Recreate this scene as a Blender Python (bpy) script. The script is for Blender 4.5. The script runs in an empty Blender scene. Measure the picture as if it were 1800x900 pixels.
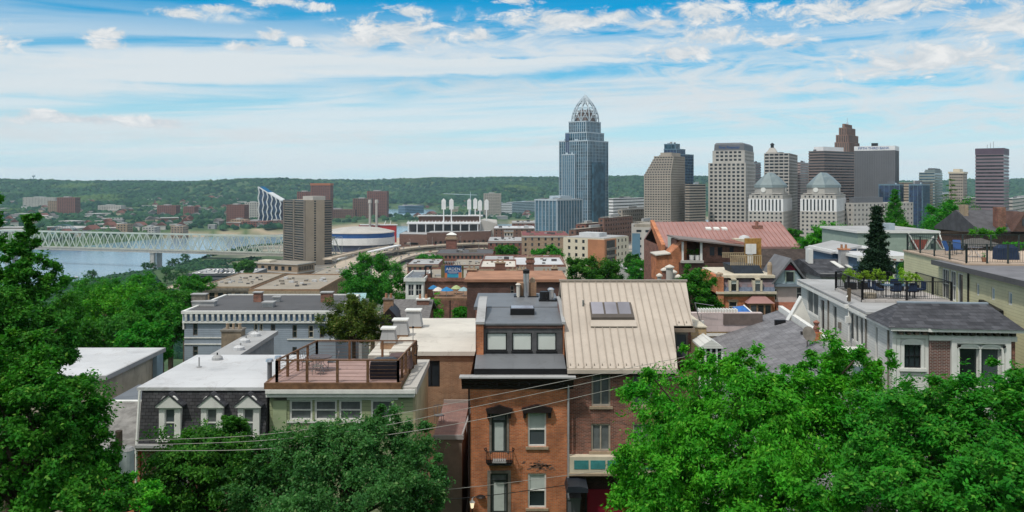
import bpy, math, random
import numpy as np
from mathutils import Vector, Matrix
random.seed(7); rng = np.random.default_rng(7)
F = 1500.0; HY = 322.0           # focal length in photo pixels, horizon row
sc = bpy.context.scene; COL = sc.collection; R = math.radians
# ---------------------------------------------------------------- camera
cd = bpy.data.cameras.new("camera"); cam = bpy.data.objects.new("camera", cd); COL.objects.link(cam)
cam.location = (0, 0, 0); cam.rotation_euler = (R(90), 0, 0)
cd.sensor_width = 36; cd.lens = F / 1800 * 36; cd.shift_y = -(450 - HY) / 1800
cd.clip_start = 0.5; cd.clip_end = 60000; sc.camera = cam
sc.view_settings.view_transform = 'Standard'; sc.view_settings.look = 'None'
sc.view_settings.exposure = -0.22; sc.view_settings.gamma = 1; sc.view_settings.use_curve_mapping = False
sc.cycles.max_bounces = 5; sc.cycles.diffuse_bounces = 3; sc.cycles.glossy_bounces = 2
sc.cycles.transmission_bounces = 2; sc.cycles.transparent_max_bounces = 4; sc.cycles.volume_bounces = 1
sc.cycles.use_denoising = True; sc.cycles.caustics_reflective = False; sc.cycles.caustics_refractive = False
# ---------------------------------------------------------------- sun
SUN_EL, SUN_AZ = 60, 222         # azimuth clockwise from +Y (the view direction)
sd = Vector((math.sin(R(SUN_AZ)) * math.cos(R(SUN_EL)), math.cos(R(SUN_AZ)) * math.cos(R(SUN_EL)), math.sin(R(SUN_EL))))
sl = bpy.data.lights.new("sun", 'SUN'); sl.energy = 3.1; sl.angle = R(3); sl.color = (1, .95, .87)
so = bpy.data.objects.new("sun", sl); COL.objects.link(so); so.rotation_euler = sd.to_track_quat('Z', 'Y').to_euler()
# ---------------------------------------------------------------- world: sky and clouds by direction
W = bpy.data.worlds.new("World"); sc.world = W; W.use_nodes = True; nt = W.node_tree; nt.nodes.clear()
class NB:                          # small node helper
    def __init__(s, nt): s.nt = nt
    def n(s, t, **k):
        o = s.nt.nodes.new(t)
        for a, b in k.items(): setattr(o, a, b)
        return o
    def put(s, sock, v):
        if isinstance(v, bpy.types.NodeSocket): s.nt.links.new(v, sock)
        else: sock.default_value = v
    def m(s, op, a, b=0.0, c=0.0, clamp=False):
        o = s.n('ShaderNodeMath', operation=op, use_clamp=clamp); s.put(o.inputs[0], a); s.put(o.inputs[1], b); s.put(o.inputs[2], c); return o.outputs[0]
    def v(s, op, a, b=(0, 0, 0)):
        o = s.n('ShaderNodeVectorMath', operation=op); s.put(o.inputs[0], a); s.put(o.inputs[1], b); return o.outputs['Value' if op == 'LENGTH' else 'Vector']
    def xyz(s, x, y, z):
        o = s.n('ShaderNodeCombineXYZ'); s.put(o.inputs[0], x); s.put(o.inputs[1], y); s.put(o.inputs[2], z); return o.outputs[0]
    def sep(s, v):
        o = s.n('ShaderNodeSeparateXYZ'); s.put(o.inputs[0], v); return o.outputs
    def noise(s, v, scale, det=4, rough=.55, dist=0):
        o = s.n('ShaderNodeTexNoise'); s.put(o.inputs['Vector'], v); o.inputs['Scale'].default_value = scale; o.inputs['Detail'].default_value = det
        o.inputs['Roughness'].default_value = rough; o.inputs['Distortion'].default_value = dist; return o.outputs['Fac']
    def ss(s, v, a, b, lo=0.0, hi=1.0):
        o = s.n('ShaderNodeMapRange', interpolation_type='SMOOTHSTEP'); s.put(o.inputs[0], v); s.put(o.inputs[1], a); s.put(o.inputs[2], b); s.put(o.inputs[3], lo); s.put(o.inputs[4], hi); return o.outputs[0]
    def mix(s, f, a, b, mode='MIX'):
        o = s.n('ShaderNodeMix', data_type='RGBA', blend_type=mode); s.put(o.inputs[0], f); s.put(o.inputs[6], a); s.put(o.inputs[7], b); return o.outputs[2]
B = NB(nt)
sky = B.n('ShaderNodeTexSky', sky_type='NISHITA'); sky.sun_disc = False; sky.sun_elevation = R(SUN_EL); sky.sun_rotation = R(SUN_AZ)
sky.altitude = 200; sky.air_density = 1.0; sky.dust_density = 0.6; sky.ozone_density = 1.5
dirv = B.n('ShaderNodeTexCoord').outputs['Generated']; dx, dy, dz = B.sep(dirv)
az = B.m('ARCTAN2', dx, dy); el = B.m('ARCSINE', dz)
U = B.m('MULTIPLY', az, 1.5); V = B.m('MULTIPLY', el, 1.5)        # ~ photo kilopixels
P = B.xyz(U, V, 0)
warp = B.noise(B.xyz(B.m('MULTIPLY', U, 3.0), B.m('MULTIPLY', V, 9.0), 0), 2.0, 5, .6)
wo = B.m('MULTIPLY', B.m('SUBTRACT', warp, .5), .06)
Pw = B.xyz(B.m('ADD', U, wo), B.m('ADD', V, B.m('MULTIPLY', wo, .5)), 0)
def pxd(px, py):                   # photo pixel -> (U, V)
    a = math.atan((px - 900) / 1500); e = math.atan((HY - py) / 1500 * math.cos(a)); return a * 1.5, e * 1.5
def blob(px, py, rx, ry):
    u, v = pxd(px, py); q = B.v('MULTIPLY', B.v('SUBTRACT', Pw, (u, v, 0)), (1000 / rx, 1000 / ry, 0)); return B.m('SUBTRACT', 1.0, B.v('LENGTH', q))
def union(bs):
    r = bs[0]
    for b in bs[1:]: r = B.m('MAXIMUM', r, b)
    return r
puffs = union([blob(*b) for b in [(700, 52, 125, 42), (715, 22, 60, 20), (648, 70, 60, 20), (485, 3, 58, 14), (560, 14, 32, 10), (475, 62, 26, 15), (430, 84, 40, 11), (522, 73, 26, 11),
    (845, 62, 48, 18), (1000, 34, 170, 24), (1085, 25, 60, 18), (900, 4, 60, 12), (1230, 22, 100, 34), (1150, 45, 60, 14), (1195, 92, 78, 22), (1260, 62, 90, 22), (1375, 74, 75, 18), (1550, 12, 270, 26),
    (1760, 40, 120, 26), (1640, 105, 200, 34), (185, 62, 42, 12), (190, 78, 36, 9), (318, 22, 60, 12), (390, 15, 70, 10), (95, 205, 70, 15), (262, 217, 90, 11), (160, 212, 60, 12), (2000, 0, 300, 60), (-100, 60, 120, 30), (2300, 150, 300, 40)]])
n1 = B.noise(B.xyz(B.m('MULTIPLY', U, 1.0), B.m('MULTIPLY', V, 1.9), 0), 17.0, 12, .68, .5)
puff = B.ss(B.m('ADD', B.m('MULTIPLY', puffs, .62), B.m('MULTIPLY', B.m('SUBTRACT', n1, .5), 2.5)), .0, .5)
puff = B.m('MULTIPLY', puff, B.ss(puffs, -.5, .35))
wisps = union([blob(*b) for b in [(1600, 130, 330, 85), (1420, 175, 300, 60), (1000, 70, 300, 45), (700, 90, 350, 30), (400, 25, 90, 16), (1260, 130, 200, 40), (1750, 190, 300, 60), (60, 100, 150, 14), (2300, 60, 500, 120), (-1000, 90, 500, 90)]])
n2 = B.noise(B.xyz(B.m('MULTIPLY', U, 1.0), B.m('MULTIPLY', V, 3.4), 3.1), 9.0, 9, .64, .8)
wisp = B.m('MULTIPLY', B.ss(wisps, -.15, .5), B.ss(n2, .36, .64))
band = union([blob(*b) for b in [(230, 122, 360, 24), (620, 114, 520, 21), (-250, 130, 500, 26), (900, 108, 330, 8)]])
band = B.ss(B.m('ADD', band, B.m('MULTIPLY', B.m('SUBTRACT', n2, .5), .5)), .0, .38)
vstr = B.xyz(B.m('MULTIPLY', U, .55), B.m('ADD', B.m('MULTIPLY', V, 9.0), B.m('MULTIPLY', U, -.35)), 1.7)
n3 = B.noise(vstr, 3.2, 6, .55, .5)
low = B.m('MULTIPLY', B.ss(n3, .36, .6), B.m('MULTIPLY', B.ss(V, .32, .2), B.ss(V, -.02, .03)))
lowc = union([blob(*b) for b in [(120, 225, 300, 30), (420, 238, 450, 18), (850, 250, 300, 12), (1180, 160, 300, 38), (930, 155, 400, 26)]])
lowc = B.m('MULTIPLY', B.ss(lowc, -.1, .6), B.ss(n2, .25, .7))
skyc = B.mix(1.0, sky.outputs[0], (.66, 1.2, 1.36, 1), 'MULTIPLY')
sat = B.n('ShaderNodeHueSaturation'); B.put(sat.inputs['Color'], skyc); sat.inputs['Saturation'].default_value = 1.28; sat.inputs['Value'].default_value = 1.0
hz = B.ss(V, .25, .0)
c = B.mix(B.m('MULTIPLY', hz, .9), sat.outputs[0], (6.9, 8.8, 9.8, 1))
c = B.mix(B.m('MULTIPLY', low, .75), c, (8.3, 8.8, 9.1, 1))
c = B.mix(B.m('MULTIPLY', lowc, .75), c, (7.4, 7.9, 8.2, 1))
c = B.mix(B.m('MULTIPLY', wisp, .85), c, (7.6, 8.2, 8.6, 1))
c = B.mix(B.m('MULTIPLY', band, .85), c, (7.9, 8.5, 8.8, 1))
pc = B.mix(B.ss(n1, .42, .70), (6.6, 7.2, 7.7, 1), (9.2, 9.3, 9.3, 1))
c = B.mix(puff, c, pc)
over = B.m('MULTIPLY', B.ss(el, .27, .55), B.ss(B.noise(dirv, 3.0, 6, .6), .25, .55, .6, .95))   # unseen white cloud added overhead to brighten and neutralise the ambient light
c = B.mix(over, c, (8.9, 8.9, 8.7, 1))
behind = B.m('MULTIPLY', B.ss(dy, .25, -.25), .65); c = B.mix(behind, c, (8.0, 8.1, 8.0, 1))  # sky out of view behind the camera whitened as added fill light
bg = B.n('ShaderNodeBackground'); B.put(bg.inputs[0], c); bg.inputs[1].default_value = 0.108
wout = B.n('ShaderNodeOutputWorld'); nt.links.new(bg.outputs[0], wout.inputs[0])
W.cycles.sampling_method = 'MANUAL'; W.cycles.sample_map_resolution = 512
# ---------------------------------------------------------------- pixel helpers (site survey: photo pixel at a chosen distance -> world point)
def PX(px, Y): return (px - 900) * Y / F
def PZ(py, Y): return -(py - HY) * Y / F
# ---------------------------------------------------------------- materials
MATS = {}
def mk(name, fn):
    if name in MATS: return MATS[name]
    m = bpy.data.materials.new(name); m.use_nodes = True; t = m.node_tree
    b = NB(t); bs = t.nodes['Principled BSDF']; fn(b, bs); MATS[name] = m; return m
def c4(c): return (c[0], c[1], c[2], 1)
def ocoord(b):
    tc = b.n('ShaderNodeTexCoord'); return tc.outputs['Object'], tc.outputs['Normal']
def wallv(b, vs=1.0):              # (along wall, height) in metres from object space
    co, no = ocoord(b); x, y, z = b.sep(co); nx, ny, nz = b.sep(no)
    f = b.m('GREATER_THAN', b.m('ABSOLUTE', nx), b.m('ABSOLUTE', ny))
    u = b.m('ADD', b.m('MULTIPLY', x, b.m('SUBTRACT', 1, f)), b.m('MULTIPLY', y, f))
    return b.xyz(u, b.m('MULTIPLY', z, vs), 0), co
def weather(b, col, co, var, sc_=.9, streak=0.0):
    n = b.noise(co, sc_, 5, .65); col = b.mix(b.ss(n, .3, .7, 0.0, 1.0), b.mix(1, col, c4([1 - var] * 3), 'MULTIPLY'), b.mix(1, col, c4([1 + var * .7] * 3), 'MULTIPLY'))
    if streak:
        s = b.noise(b.v('MULTIPLY', co, (1, 1, .12)), 3.5, 4, .6); col = b.mix(b.ss(s, .52, .75, 0, streak), col, c4((.08, .075, .07)))
    return col
def plain(name, col, rough=.75, var=.18, scale=.9, streak=0.0, metal=0.0, bump=0.0):
    def f(b, bs):
        co, _ = ocoord(b); c_ = b.n('ShaderNodeRGB'); c_.outputs[0].default_value = c4(col)
        b.put(bs.inputs['Base Color'], weather(b, c_.outputs[0], co, var, scale, streak)); bs.inputs['Roughness'].default_value = rough; bs.inputs['Metallic'].default_value = metal
        bs.inputs['Specular IOR Level'].default_value = .3
        if bump:
            bp = b.n('ShaderNodeBump'); bp.inputs['Strength'].default_value = bump; bp.inputs['Distance'].default_value = .02
            b.put(bp.inputs['Height'], b.noise(co, scale * 12, 4)); b.put(bs.inputs['Normal'], bp.outputs[0])
    return mk(name, f)
def brick(name, c1, c2, mortar, bw=.23, bh=.075, var=.25, rough=.85, vs=1.0, msz=.012, streak=.25, squash=1.0):
    def f(b, bs):
        v, co = wallv(b, vs); t = b.n('ShaderNodeTexBrick'); b.put(t.inputs['Vector'], v)
        for k, x in (('Color1', c4(c1)), ('Color2', c4(c2)), ('Mortar', c4(mortar)), ('Scale', 1.0), ('Mortar Size', msz), ('Brick Width', bw), ('Row Height', bh), ('Bias', 0.0), ('Mortar Smooth', .2)): t.inputs[k].default_value = x
        b.put(bs.inputs['Base Color'], weather(b, t.outputs['Color'], co, var, .8, streak)); bs.inputs['Roughness'].default_value = rough; bs.inputs['Specular IOR Level'].default_value = .25
        bp = b.n('ShaderNodeBump'); bp.invert = True; bp.inputs['Strength'].default_value = .6; bp.inputs['Distance'].default_value = .01; b.put(bp.inputs['Height'], t.outputs['Fac']); b.put(bs.inputs['Normal'], bp.outputs[0])
    return mk(name, f)
def siding(name, col, pitch=.15, var=.08, streak=.1, rough=.6):
    def f(b, bs):
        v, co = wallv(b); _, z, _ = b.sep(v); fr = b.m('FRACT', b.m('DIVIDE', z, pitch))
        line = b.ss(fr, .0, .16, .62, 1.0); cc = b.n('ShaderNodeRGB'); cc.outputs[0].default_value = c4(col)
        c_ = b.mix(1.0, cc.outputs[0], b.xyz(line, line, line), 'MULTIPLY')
        b.put(bs.inputs['Base Color'], weather(b, c_, co, var, 1.0, streak)); bs.inputs['Roughness'].default_value = rough
        bp = b.n('ShaderNodeBump'); bp.inputs['Strength'].default_value = .8; bp.inputs['Distance'].default_value = .02; b.put(bp.inputs['Height'], b.m('SUBTRACT', 1, fr)); b.put(bs.inputs['Normal'], bp.outputs[0])
    return mk(name, f)
def glass(name, col=(.02, .028, .035), rough=.06, var=.5, cell=2.5, spec=.7):
    def f(b, bs):
        co, _ = ocoord(b); o = b.n('ShaderNodeObjectInfo'); r = o.outputs['Random']
        n = b.noise(b.v('ADD', co, b.xyz(b.m('MULTIPLY', r, 37), b.m('MULTIPLY', r, 91), 0)), cell / 10, 3); g = b.ss(n, .35, .65)
        b.put(bs.inputs['Base Color'], b.mix(b.m('MULTIPLY', b.ss(r, .55, 1.0), .75), b.mix(g, c4([x * (1 - var) for x in col]), c4([x * (1 + var * 1.6) for x in col])), c4([x * 2.2 + .045 for x in col])))
        bs.inputs['Roughness'].default_value = rough; bs.inputs['Specular IOR Level'].default_value = spec
        b.put(bs.inputs['Roughness'], b.m('ADD', rough, b.m('MULTIPLY', r, .16)))
        bp = b.n('ShaderNodeBump'); bp.inputs['Strength'].default_value = .06; bp.inputs['Distance'].default_value = .3; b.put(bp.inputs['Height'], b.noise(co, .5, 2)); b.put(bs.inputs['Normal'], bp.outputs[0])
    return mk(name, f)
def leaf(name, c1, c2, c3=None, rough=.6, trans=.32):
    def f(b, bs):
        g = b.n('ShaderNodeNewGeometry'); r = g.outputs['Random Per Island']; o = b.n('ShaderNodeObjectInfo').outputs['Random']
        co, _ = ocoord(b); n = b.ss(b.noise(co, .8, 4), .3, .7)
        f_ = b.m('ADD', b.m('MULTIPLY', r, .5), b.m('MULTIPLY', n, .5), clamp=True)
        col = b.mix(f_, c4(c1), c4(c2))
        if c3: col = b.mix(b.ss(r, .93, .97, 0, .8), col, c4(c3))
        hs = b.n('ShaderNodeHueSaturation'); b.put(hs.inputs['Color'], col); b.put(hs.inputs['Value'], b.m('ADD', .82, b.m('MULTIPLY', o, .36))); b.put(hs.inputs['Hue'], b.m('ADD', .478, b.m('ADD', b.m('MULTIPLY', o, .015), b.m('MULTIPLY', b.noise(co, 1.7, 2), .05)))); col = hs.outputs[0]
        b.put(bs.inputs['Base Color'], col); bs.inputs['Roughness'].default_value = rough; bs.inputs['Specular IOR Level'].default_value = .16
        tr = b.n('ShaderNodeBsdfTranslucent'); b.put(tr.inputs[0], b.mix(1, col, (1.25, 1.45, .6, 1), 'MULTIPLY'))
        mx = b.n('ShaderNodeMixShader'); mx.inputs[0].default_value = trans; b.nt.links.new(bs.outputs[0], mx.inputs[1]); b.nt.links.new(tr.outputs[0], mx.inputs[2])
        b.nt.links.new(mx.outputs[0], b.nt.nodes['Material Output'].inputs[0])
    return mk(name, f)
# palette
orange_brick = brick('orange_brick', (.64, .205, .075), (.44, .125, .048), (.42, .27, .18), var=.32)
brown_brick = brick('brown_brick', (.33, .115, .075), (.13, .055, .044), (.30, .22, .18), var=.35)
dark_brick = brick('dark_brick', (.13, .06, .045), (.075, .038, .03), (.14, .10, .09))
tan_brick = brick('tan_brick', (.36, .21, .12), (.28, .15, .085), (.33, .24, .17))
yellow_brick = brick('yellow_brick', (.55, .40, .22), (.48, .33, .17), (.52, .44, .33), bw=.4, bh=.2)
far_red = brick('far_red_brick', (.25, .11, .085), (.18, .08, .062), (.26, .14, .11), bw=1.6, bh=.6, var=.2)
far_brown = brick('far_brown_brick', (.21, .115, .085), (.16, .085, .065), (.2, .13, .1), bw=1.6, bh=.6, var=.2)
far_tan = brick('far_tan_brick', (.36, .27, .19), (.31, .22, .15), (.33, .26, .2), bw=1.6, bh=.6, var=.2)
slate = brick('slate_shingles', (.085, .085, .092), (.052, .052, .058), (.025, .025, .028), bw=.28, bh=.16, var=.3, msz=.014, streak=.0)
asphalt_sh = brick('charcoal_shingles', (.082, .085, .098), (.04, .042, .05), (.03, .03, .035), bw=.42, bh=.14, var=.3, msz=.008, streak=0, vs=1.35)
grey_shingle = brick('weathered_grey_shingles', (.21, .21, .225), (.155, .155, .17), (.12, .12, .13), bw=.33, bh=.3, var=.25, msz=.01, streak=0, vs=3.0)
brown_shingle = brick('brown_shingles', (.075, .058, .052), (.05, .04, .036), (.035, .03, .03), bw=.33, bh=.15, var=.3, msz=.01, streak=0)
green_siding = siding('sage_siding', (.29, .33, .19), .19)
grey_siding = siding('grey_siding', (.40, .41, .40), .14)
white_siding = siding('pale_siding', (.60, .60, .57), .16)
bluegrey_siding = siding('blue_grey_siding', (.27, .32, .38), .16)
blue_siding = siding('slate_blue_siding', (.045, .10, .17), .18)
mint_siding = siding('mint_siding', (.30, .38, .32), .16)
yellow_siding = siding('pale_yellow_siding', (.52, .50, .32), .2)
white_paint = plain('white_paint', (.74, .74, .71), .5, .08, 2, .12)
cream_paint = plain('cream_paint', (.62, .56, .44), .55, .1, 2, .2)
def membrane(name, col, seam=1.9, rough=.6, dirt=.3):
    def f(b, bs):
        co, _ = ocoord(b); t = b.n('ShaderNodeTexBrick'); b.put(t.inputs['Vector'], b.v('ADD', co, b.xyz(0, b.m('MULTIPLY', b.noise(co, .6, 2), .12), 0)))
        for k, x in (('Color1', c4(col)), ('Color2', c4([x * .955 for x in col])), ('Mortar', c4([x * .74 for x in col])), ('Scale', 1.0), ('Mortar Size', .018), ('Mortar Smooth', .6), ('Brick Width', seam * 4.2), ('Row Height', seam)): t.inputs[k].default_value = x
        c_ = t.outputs['Color']; n = b.noise(co, .35, 7, .62, .6); ring = b.m('SUBTRACT', 1, b.ss(b.m('ABSOLUTE', b.m('SUBTRACT', n, .56)), 0, .018)); pond = b.ss(n, .56, .66)
        c_ = b.mix(b.m('MULTIPLY', pond, dirt), c_, c4([x * .55 for x in col])); c_ = b.mix(b.m('MULTIPLY', ring, dirt * .8), c_, c4([col[0] * .55, col[1] * .5, col[2] * .45]))
        c_ = b.mix(b.ss(b.noise(co, 5, 5, .7), .55, .8, 0, dirt * .7), c_, c4([x * .5 for x in col]))
        b.put(bs.inputs['Base Color'], weather(b, c_, co, .1, .25)); bs.inputs['Roughness'].default_value = rough
        bp = b.n('ShaderNodeBump'); bp.inputs['Strength'].default_value = .5; bp.inputs['Distance'].default_value = .02; b.put(bp.inputs['Height'], b.noise(co, 1.3, 4)); b.put(bs.inputs['Normal'], bp.outputs[0])
    return mk(name, f)
white_membrane = membrane('white_roof_membrane', (.55, .56, .575), 1.9, .6, .4)
ivory_membrane = membrane('ivory_roof_membrane', (.62, .585, .52), 2.4, .65, .42)
grey_membrane = membrane('grey_roof_membrane', (.15, .16, .175), 1.1, .5, .5)
pale_roof = membrane('pale_grey_roof', (.37, .375, .38), 1.6, .8, .45)
dark_roof = membrane('dark_tar_roof', (.085, .085, .09), 1.2, .8, .6)
tan_roof = membrane('tan_gravel_roof', (.31, .275, .225), 3.5, .9, .5)
pink_metal = plain('faded_red_metal_roof', (.33, .185, .172), .5, .14, .3)
beige_metal = plain('beige_painted_metal', (.485, .425, .365), .42, .1, .45, .12, 0, .25)
silver = plain('galvanised_metal', (.55, .57, .60), .28, .15, 3, 0, .9)
dark_trim = plain('dark_painted_trim', (.022, .015, .015), .5, .3)
black_iron = plain('black_iron', (.012, .012, .014), .45, .2)
green_black = plain('dark_green_trim', (.035, .045, .04), .5, .2)
stone = plain('sandstone_sill', (.36, .28, .2), .85, .2, 3, .3)
grey_stone = plain('weathered_stone', (.21, .19, .165), .9, .3, 2, .3)
concrete = plain('concrete', (.40, .38, .34), .9, .2, .6, .2)
tan_concrete = plain('tan_concrete', (.45, .38, .30), .9, .2, .05)
asphalt = plain('asphalt', (.09, .09, .09), .9, .25, .05)
redwood = plain('weathered_redwood', (.16, .085, .045), .65, .35, 3)
deck_board = brick('composite_deck_boards', (.40, .235, .205), (.36, .20, .175), (.12, .07, .06), bw=4, bh=.14, var=.1, msz=.006, streak=0)
def floor_brick(name, c1, c2, mo, bw, bh, msz=.006, var=.15):
    def f(b, bs):
        co, _ = ocoord(b); t = b.n('ShaderNodeTexBrick'); b.put(t.inputs['Vector'], co)
        for k, x in (('Color1', c4(c1)), ('Color2', c4(c2)), ('Mortar', c4(mo)), ('Scale', 1.0), ('Mortar Size', msz), ('Brick Width', bw), ('Row Height', bh)): t.inputs[k].default_value = x
        b.put(bs.inputs['Base Color'], weather(b, t.outputs['Color'], co, var)); bs.inputs['Roughness'].default_value = .7
    return mk(name, f)
deck_floor = floor_brick('deck_floor_boards', (.40, .265, .235), (.34, .22, .195), (.10, .06, .05), 4, .14)
paver_floor = floor_brick('grey_pavers', (.45, .42, .40), (.40, .37, .35), (.2, .18, .17), .6, .6, .01)
wood_floor = floor_brick('pale_deck_boards', (.52, .40, .30), (.46, .35, .26), (.15, .11, .09), 4, .15)
win_glass = glass('window_glass'); blind_glass = plain('pale_window_blind', (.50, .55, .53), .25, .08, 2)
grey_blind = plain('grey_window_screen', (.14, .155, .16), .35, .25, 2)
glass_blue = glass('blue_curtain_glass', (.035, .085, .125), .12, .45, 1.2)
glass_deep = glass('deep_blue_glass', (.012, .03, .075), .12, .5, 1.5)
glass_dark = glass('dark_band_glass', (.018, .022, .028), .12, .5, 2, .4)
skylight_glass = glass('skylight_glass', (.22, .215, .25), .12, .15, 4)
teal_glass = plain('teal_panel', (.06, .25, .26), .25, .25, 2)
mull_light = plain('pale_mullions', (.42, .50, .56), .4, .1, .05)
mull_blue = plain('blue_grey_spandrel', (.13, .22, .29), .35, .2, .05)
lime = plain('pale_limestone', (.45, .43, .40), .85, .12, .04)
beige_conc = plain('beige_precast', (.36, .32, .275), .85, .12, .04)
tan_conc = plain('tan_precast', (.36, .30, .235), .85, .12, .04)
brown_gran = plain('brown_granite', (.22, .17, .155), .6, .12, .04)
carew = plain('carew_brick', (.24, .15, .12), .85, .2, .06)
grey_gran = plain('grey_granite', (.135, .14, .155), .55, .12, .04)
purple_gran = plain('mauve_granite', (.21, .16, .185), .6, .12, .04)
green_roof = plain('green_grey_metal_roof', (.20, .25, .26), .5, .15, .05)
white_steel = plain('white_steel', (.74, .75, .76), .5, .08, .1)
red_paint = plain('red_paint', (.42, .03, .03), .5, .25, .5)
blue_paint = plain('royal_blue_paint', (.02, .09, .30), .5, .15, .1)
maroon = plain('maroon_paint', (.22, .01, .03), .5, .15, 1)
navy_cloth = plain('navy_cloth', (.015, .03, .07), .8, .3, 3); black_cover = plain('black_vinyl_cover', (.014, .012, .018), .32, .3, 3, bump=1.0)
brown_cover = plain('brown_canvas', (.10, .065, .065), .8, .2, 3)
bark = plain('bark', (.10, .075, .055), .95, .3, 2, bump=.6)
leaf_bright = leaf('leaves_bright', (.026, .16, .009), (.13, .44, .022), (.24, .47, .05))
leaf_mid = leaf('leaves_mid', (.018, .115, .009), (.08, .30, .020), (.20, .38, .05))
leaf_dark = leaf('leaves_dark', (.020, .10, .012), (.085, .27, .025), (.17, .33, .05))
leaf_blue = leaf('leaves_blue_green', (.024, .115, .028), (.10, .29, .07), (.25, .38, .15))
leaf_far = leaf('leaves_far', (.018, .07, .016), (.05, .15, .032), (.09, .17, .05), rough=.8, trans=.2)
leaf_conifer = leaf('needles', (.008, .028, .012), (.025, .06, .025), rough=.7, trans=.1)
leaf_lime = leaf('leaves_lime', (.16, .30, .02), (.34, .48, .06))
leaf_magnolia = leaf('leaves_olive', (.05, .10, .012), (.13, .19, .03), (.42, .33, .12))
# ---------------------------------------------------------------- mesh builder
class MB:
    def __init__(s): s.v = []; s.f = []
    def add(s, vs, fs):
        o = len(s.v); s.v += [tuple(v) for v in vs]; s.f += [tuple(i + o for i in f) for f in fs]; return s
    def box(s, x0, y0, z0, x1, y1, z1):
        return s.add([(x0, y0, z0), (x1, y0, z0), (x1, y1, z0), (x0, y1, z0), (x0, y0, z1), (x1, y0, z1), (x1, y1, z1), (x0, y1, z1)],
                     [(0, 3, 2, 1), (4, 5, 6, 7), (0, 1, 5, 4), (1, 2, 6, 5), (2, 3, 7, 6), (3, 0, 4, 7)])
    def poly(s, pts): return s.add(pts, [tuple(range(len(pts)))])
    def slab(s, pts, t):            # planar polygon thickened downwards (pts counterclockwise from above)
        n = len(pts); return s.add(list(pts) + [(p[0], p[1], p[2] - t) for p in pts], [tuple(range(n)), tuple(range(2 * n - 1, n - 1, -1))] + [(i, i + n, (i + 1) % n + n, (i + 1) % n) for i in range(n)])
    def prism(s, prof, a, b, axis='y'):   # profile [(u,z)] counterclockwise, swept along axis from a to b
        n = len(prof); P_ = (lambda u, z, t: (u, t, z)) if axis == 'y' else (lambda u, z, t: (t, u, z))
        return s.add([P_(u, z, a) for u, z in prof] + [P_(u, z, b) for u, z in prof],
                     [tuple(range(n)), tuple(range(2 * n - 1, n - 1, -1))] + [(i, i + n, (i + 1) % n + n, (i + 1) % n) for i in range(n)])
    def loft(s, ringlist, cap=True):
        n = len(ringlist[0]); o = len(s.v)
        for r in ringlist: s.v += [tuple(p) for p in r]
        for k in range(len(ringlist) - 1):
            for i in range(n):
                j = (i + 1) % n; s.f.append((o + k * n + i, o + k * n + j, o + (k + 1) * n + j, o + (k + 1) * n + i))
        if cap: s.f.append(tuple(o + i for i in range(n))[::-1]); s.f.append(tuple(o + (len(ringlist) - 1) * n + i for i in range(n)))
        return s
    def lathe(s, x, y, prof, n=12):
        return s.loft([[(x + r * math.cos(2 * math.pi * i / n), y + r * math.sin(2 * math.pi * i / n), z) for i in range(n)] for r, z in prof])
    def cyl(s, x, y, z0, z1, r, r2=None, n=12): return s.lathe(x, y, [(r, z0), (r if r2 is None else r2, z1)], n)
    def tube(s, p, q, r, r2=None, n=6):
        p, q = Vector(p), Vector(q); d = (q - p)
        if d.length < 1e-6: return s
        d.normalize(); a = d.orthogonal().normalized(); b_ = d.cross(a); r2 = r if r2 is None else r2
        return s.loft([[p + (a * math.cos(t) + b_ * math.sin(t)) * r for t in [2 * math.pi * i / n for i in range(n)]], [q + (a * math.cos(t) + b_ * math.sin(t)) * r2 for t in [2 * math.pi * i / n for i in range(n)]]])
    def path(s, pts, r, n=6, r2=None):
        for i in range(len(pts) - 1):
            f0 = i / (len(pts) - 1); f1 = (i + 1) / (len(pts) - 1); e = r if r2 is None else r2
            s.tube(pts[i], pts[i + 1], r + (e - r) * f0, r + (e - r) * f1, n)
        return s
    def wall(s, p, q, z0, z1, ops=(), rev=.12):   # wall panel with openings and reveals; outward normal right of p->q
        p, q = Vector(p), Vector(q); L = (q - p).length; t = (q - p) / L; n = Vector((-t.y, t.x))   # n: inward
        us = sorted({0.0, L} | {min(max(o[0], 0), L) for o in ops} | {min(max(o[1], 0), L) for o in ops}); zs = sorted({z0, z1} | {o[2] for o in ops} | {o[3] for o in ops})
        pt = lambda u, z, d=0: (p.x + t.x * u + n.x * d, p.y + t.y * u + n.y * d, z)
        for i in range(len(us) - 1):
            for j in range(len(zs) - 1):
                if us[i + 1] - us[i] < 1e-5 or zs[j + 1] - zs[j] < 1e-5: continue
                uc, zc = (us[i] + us[i + 1]) / 2, (zs[j] + zs[j + 1]) / 2
                if zc < z0 or zc > z1 or any(o[0] < uc < o[1] and o[2] < zc < o[3] for o in ops): continue
                s.poly([pt(us[i], zs[j]), pt(us[i + 1], zs[j]), pt(us[i + 1], zs[j + 1]), pt(us[i], zs[j + 1])])
        for a, b, c, d in [o[:4] for o in ops]:
            s.poly([pt(a, c), pt(a, d), pt(a, d, rev), pt(a, c, rev)][::-1]); s.poly([pt(b, c), pt(b, d), pt(b, d, rev), pt(b, c, rev)])
            s.poly([pt(a, d), pt(b, d), pt(b, d, rev), pt(a, d, rev)][::-1]); s.poly([pt(a, c), pt(b, c), pt(b, c, rev), pt(a, c, rev)])
        return s
    def mesh(s, name, mat, smooth=False):
        me = bpy.data.meshes.new(name); me.from_pydata(s.v, [], s.f)
        if mat: me.materials.append(mat)
        if smooth: me.polygons.foreach_set('use_smooth', [True] * len(me.polygons))
        me.update(); return me
    def build(s, name, mat, parent=None, loc=(0, 0, 0), rot=0, smooth=False):
        return link(name, s.mesh(name, mat, smooth), parent, loc, rot)
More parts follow.
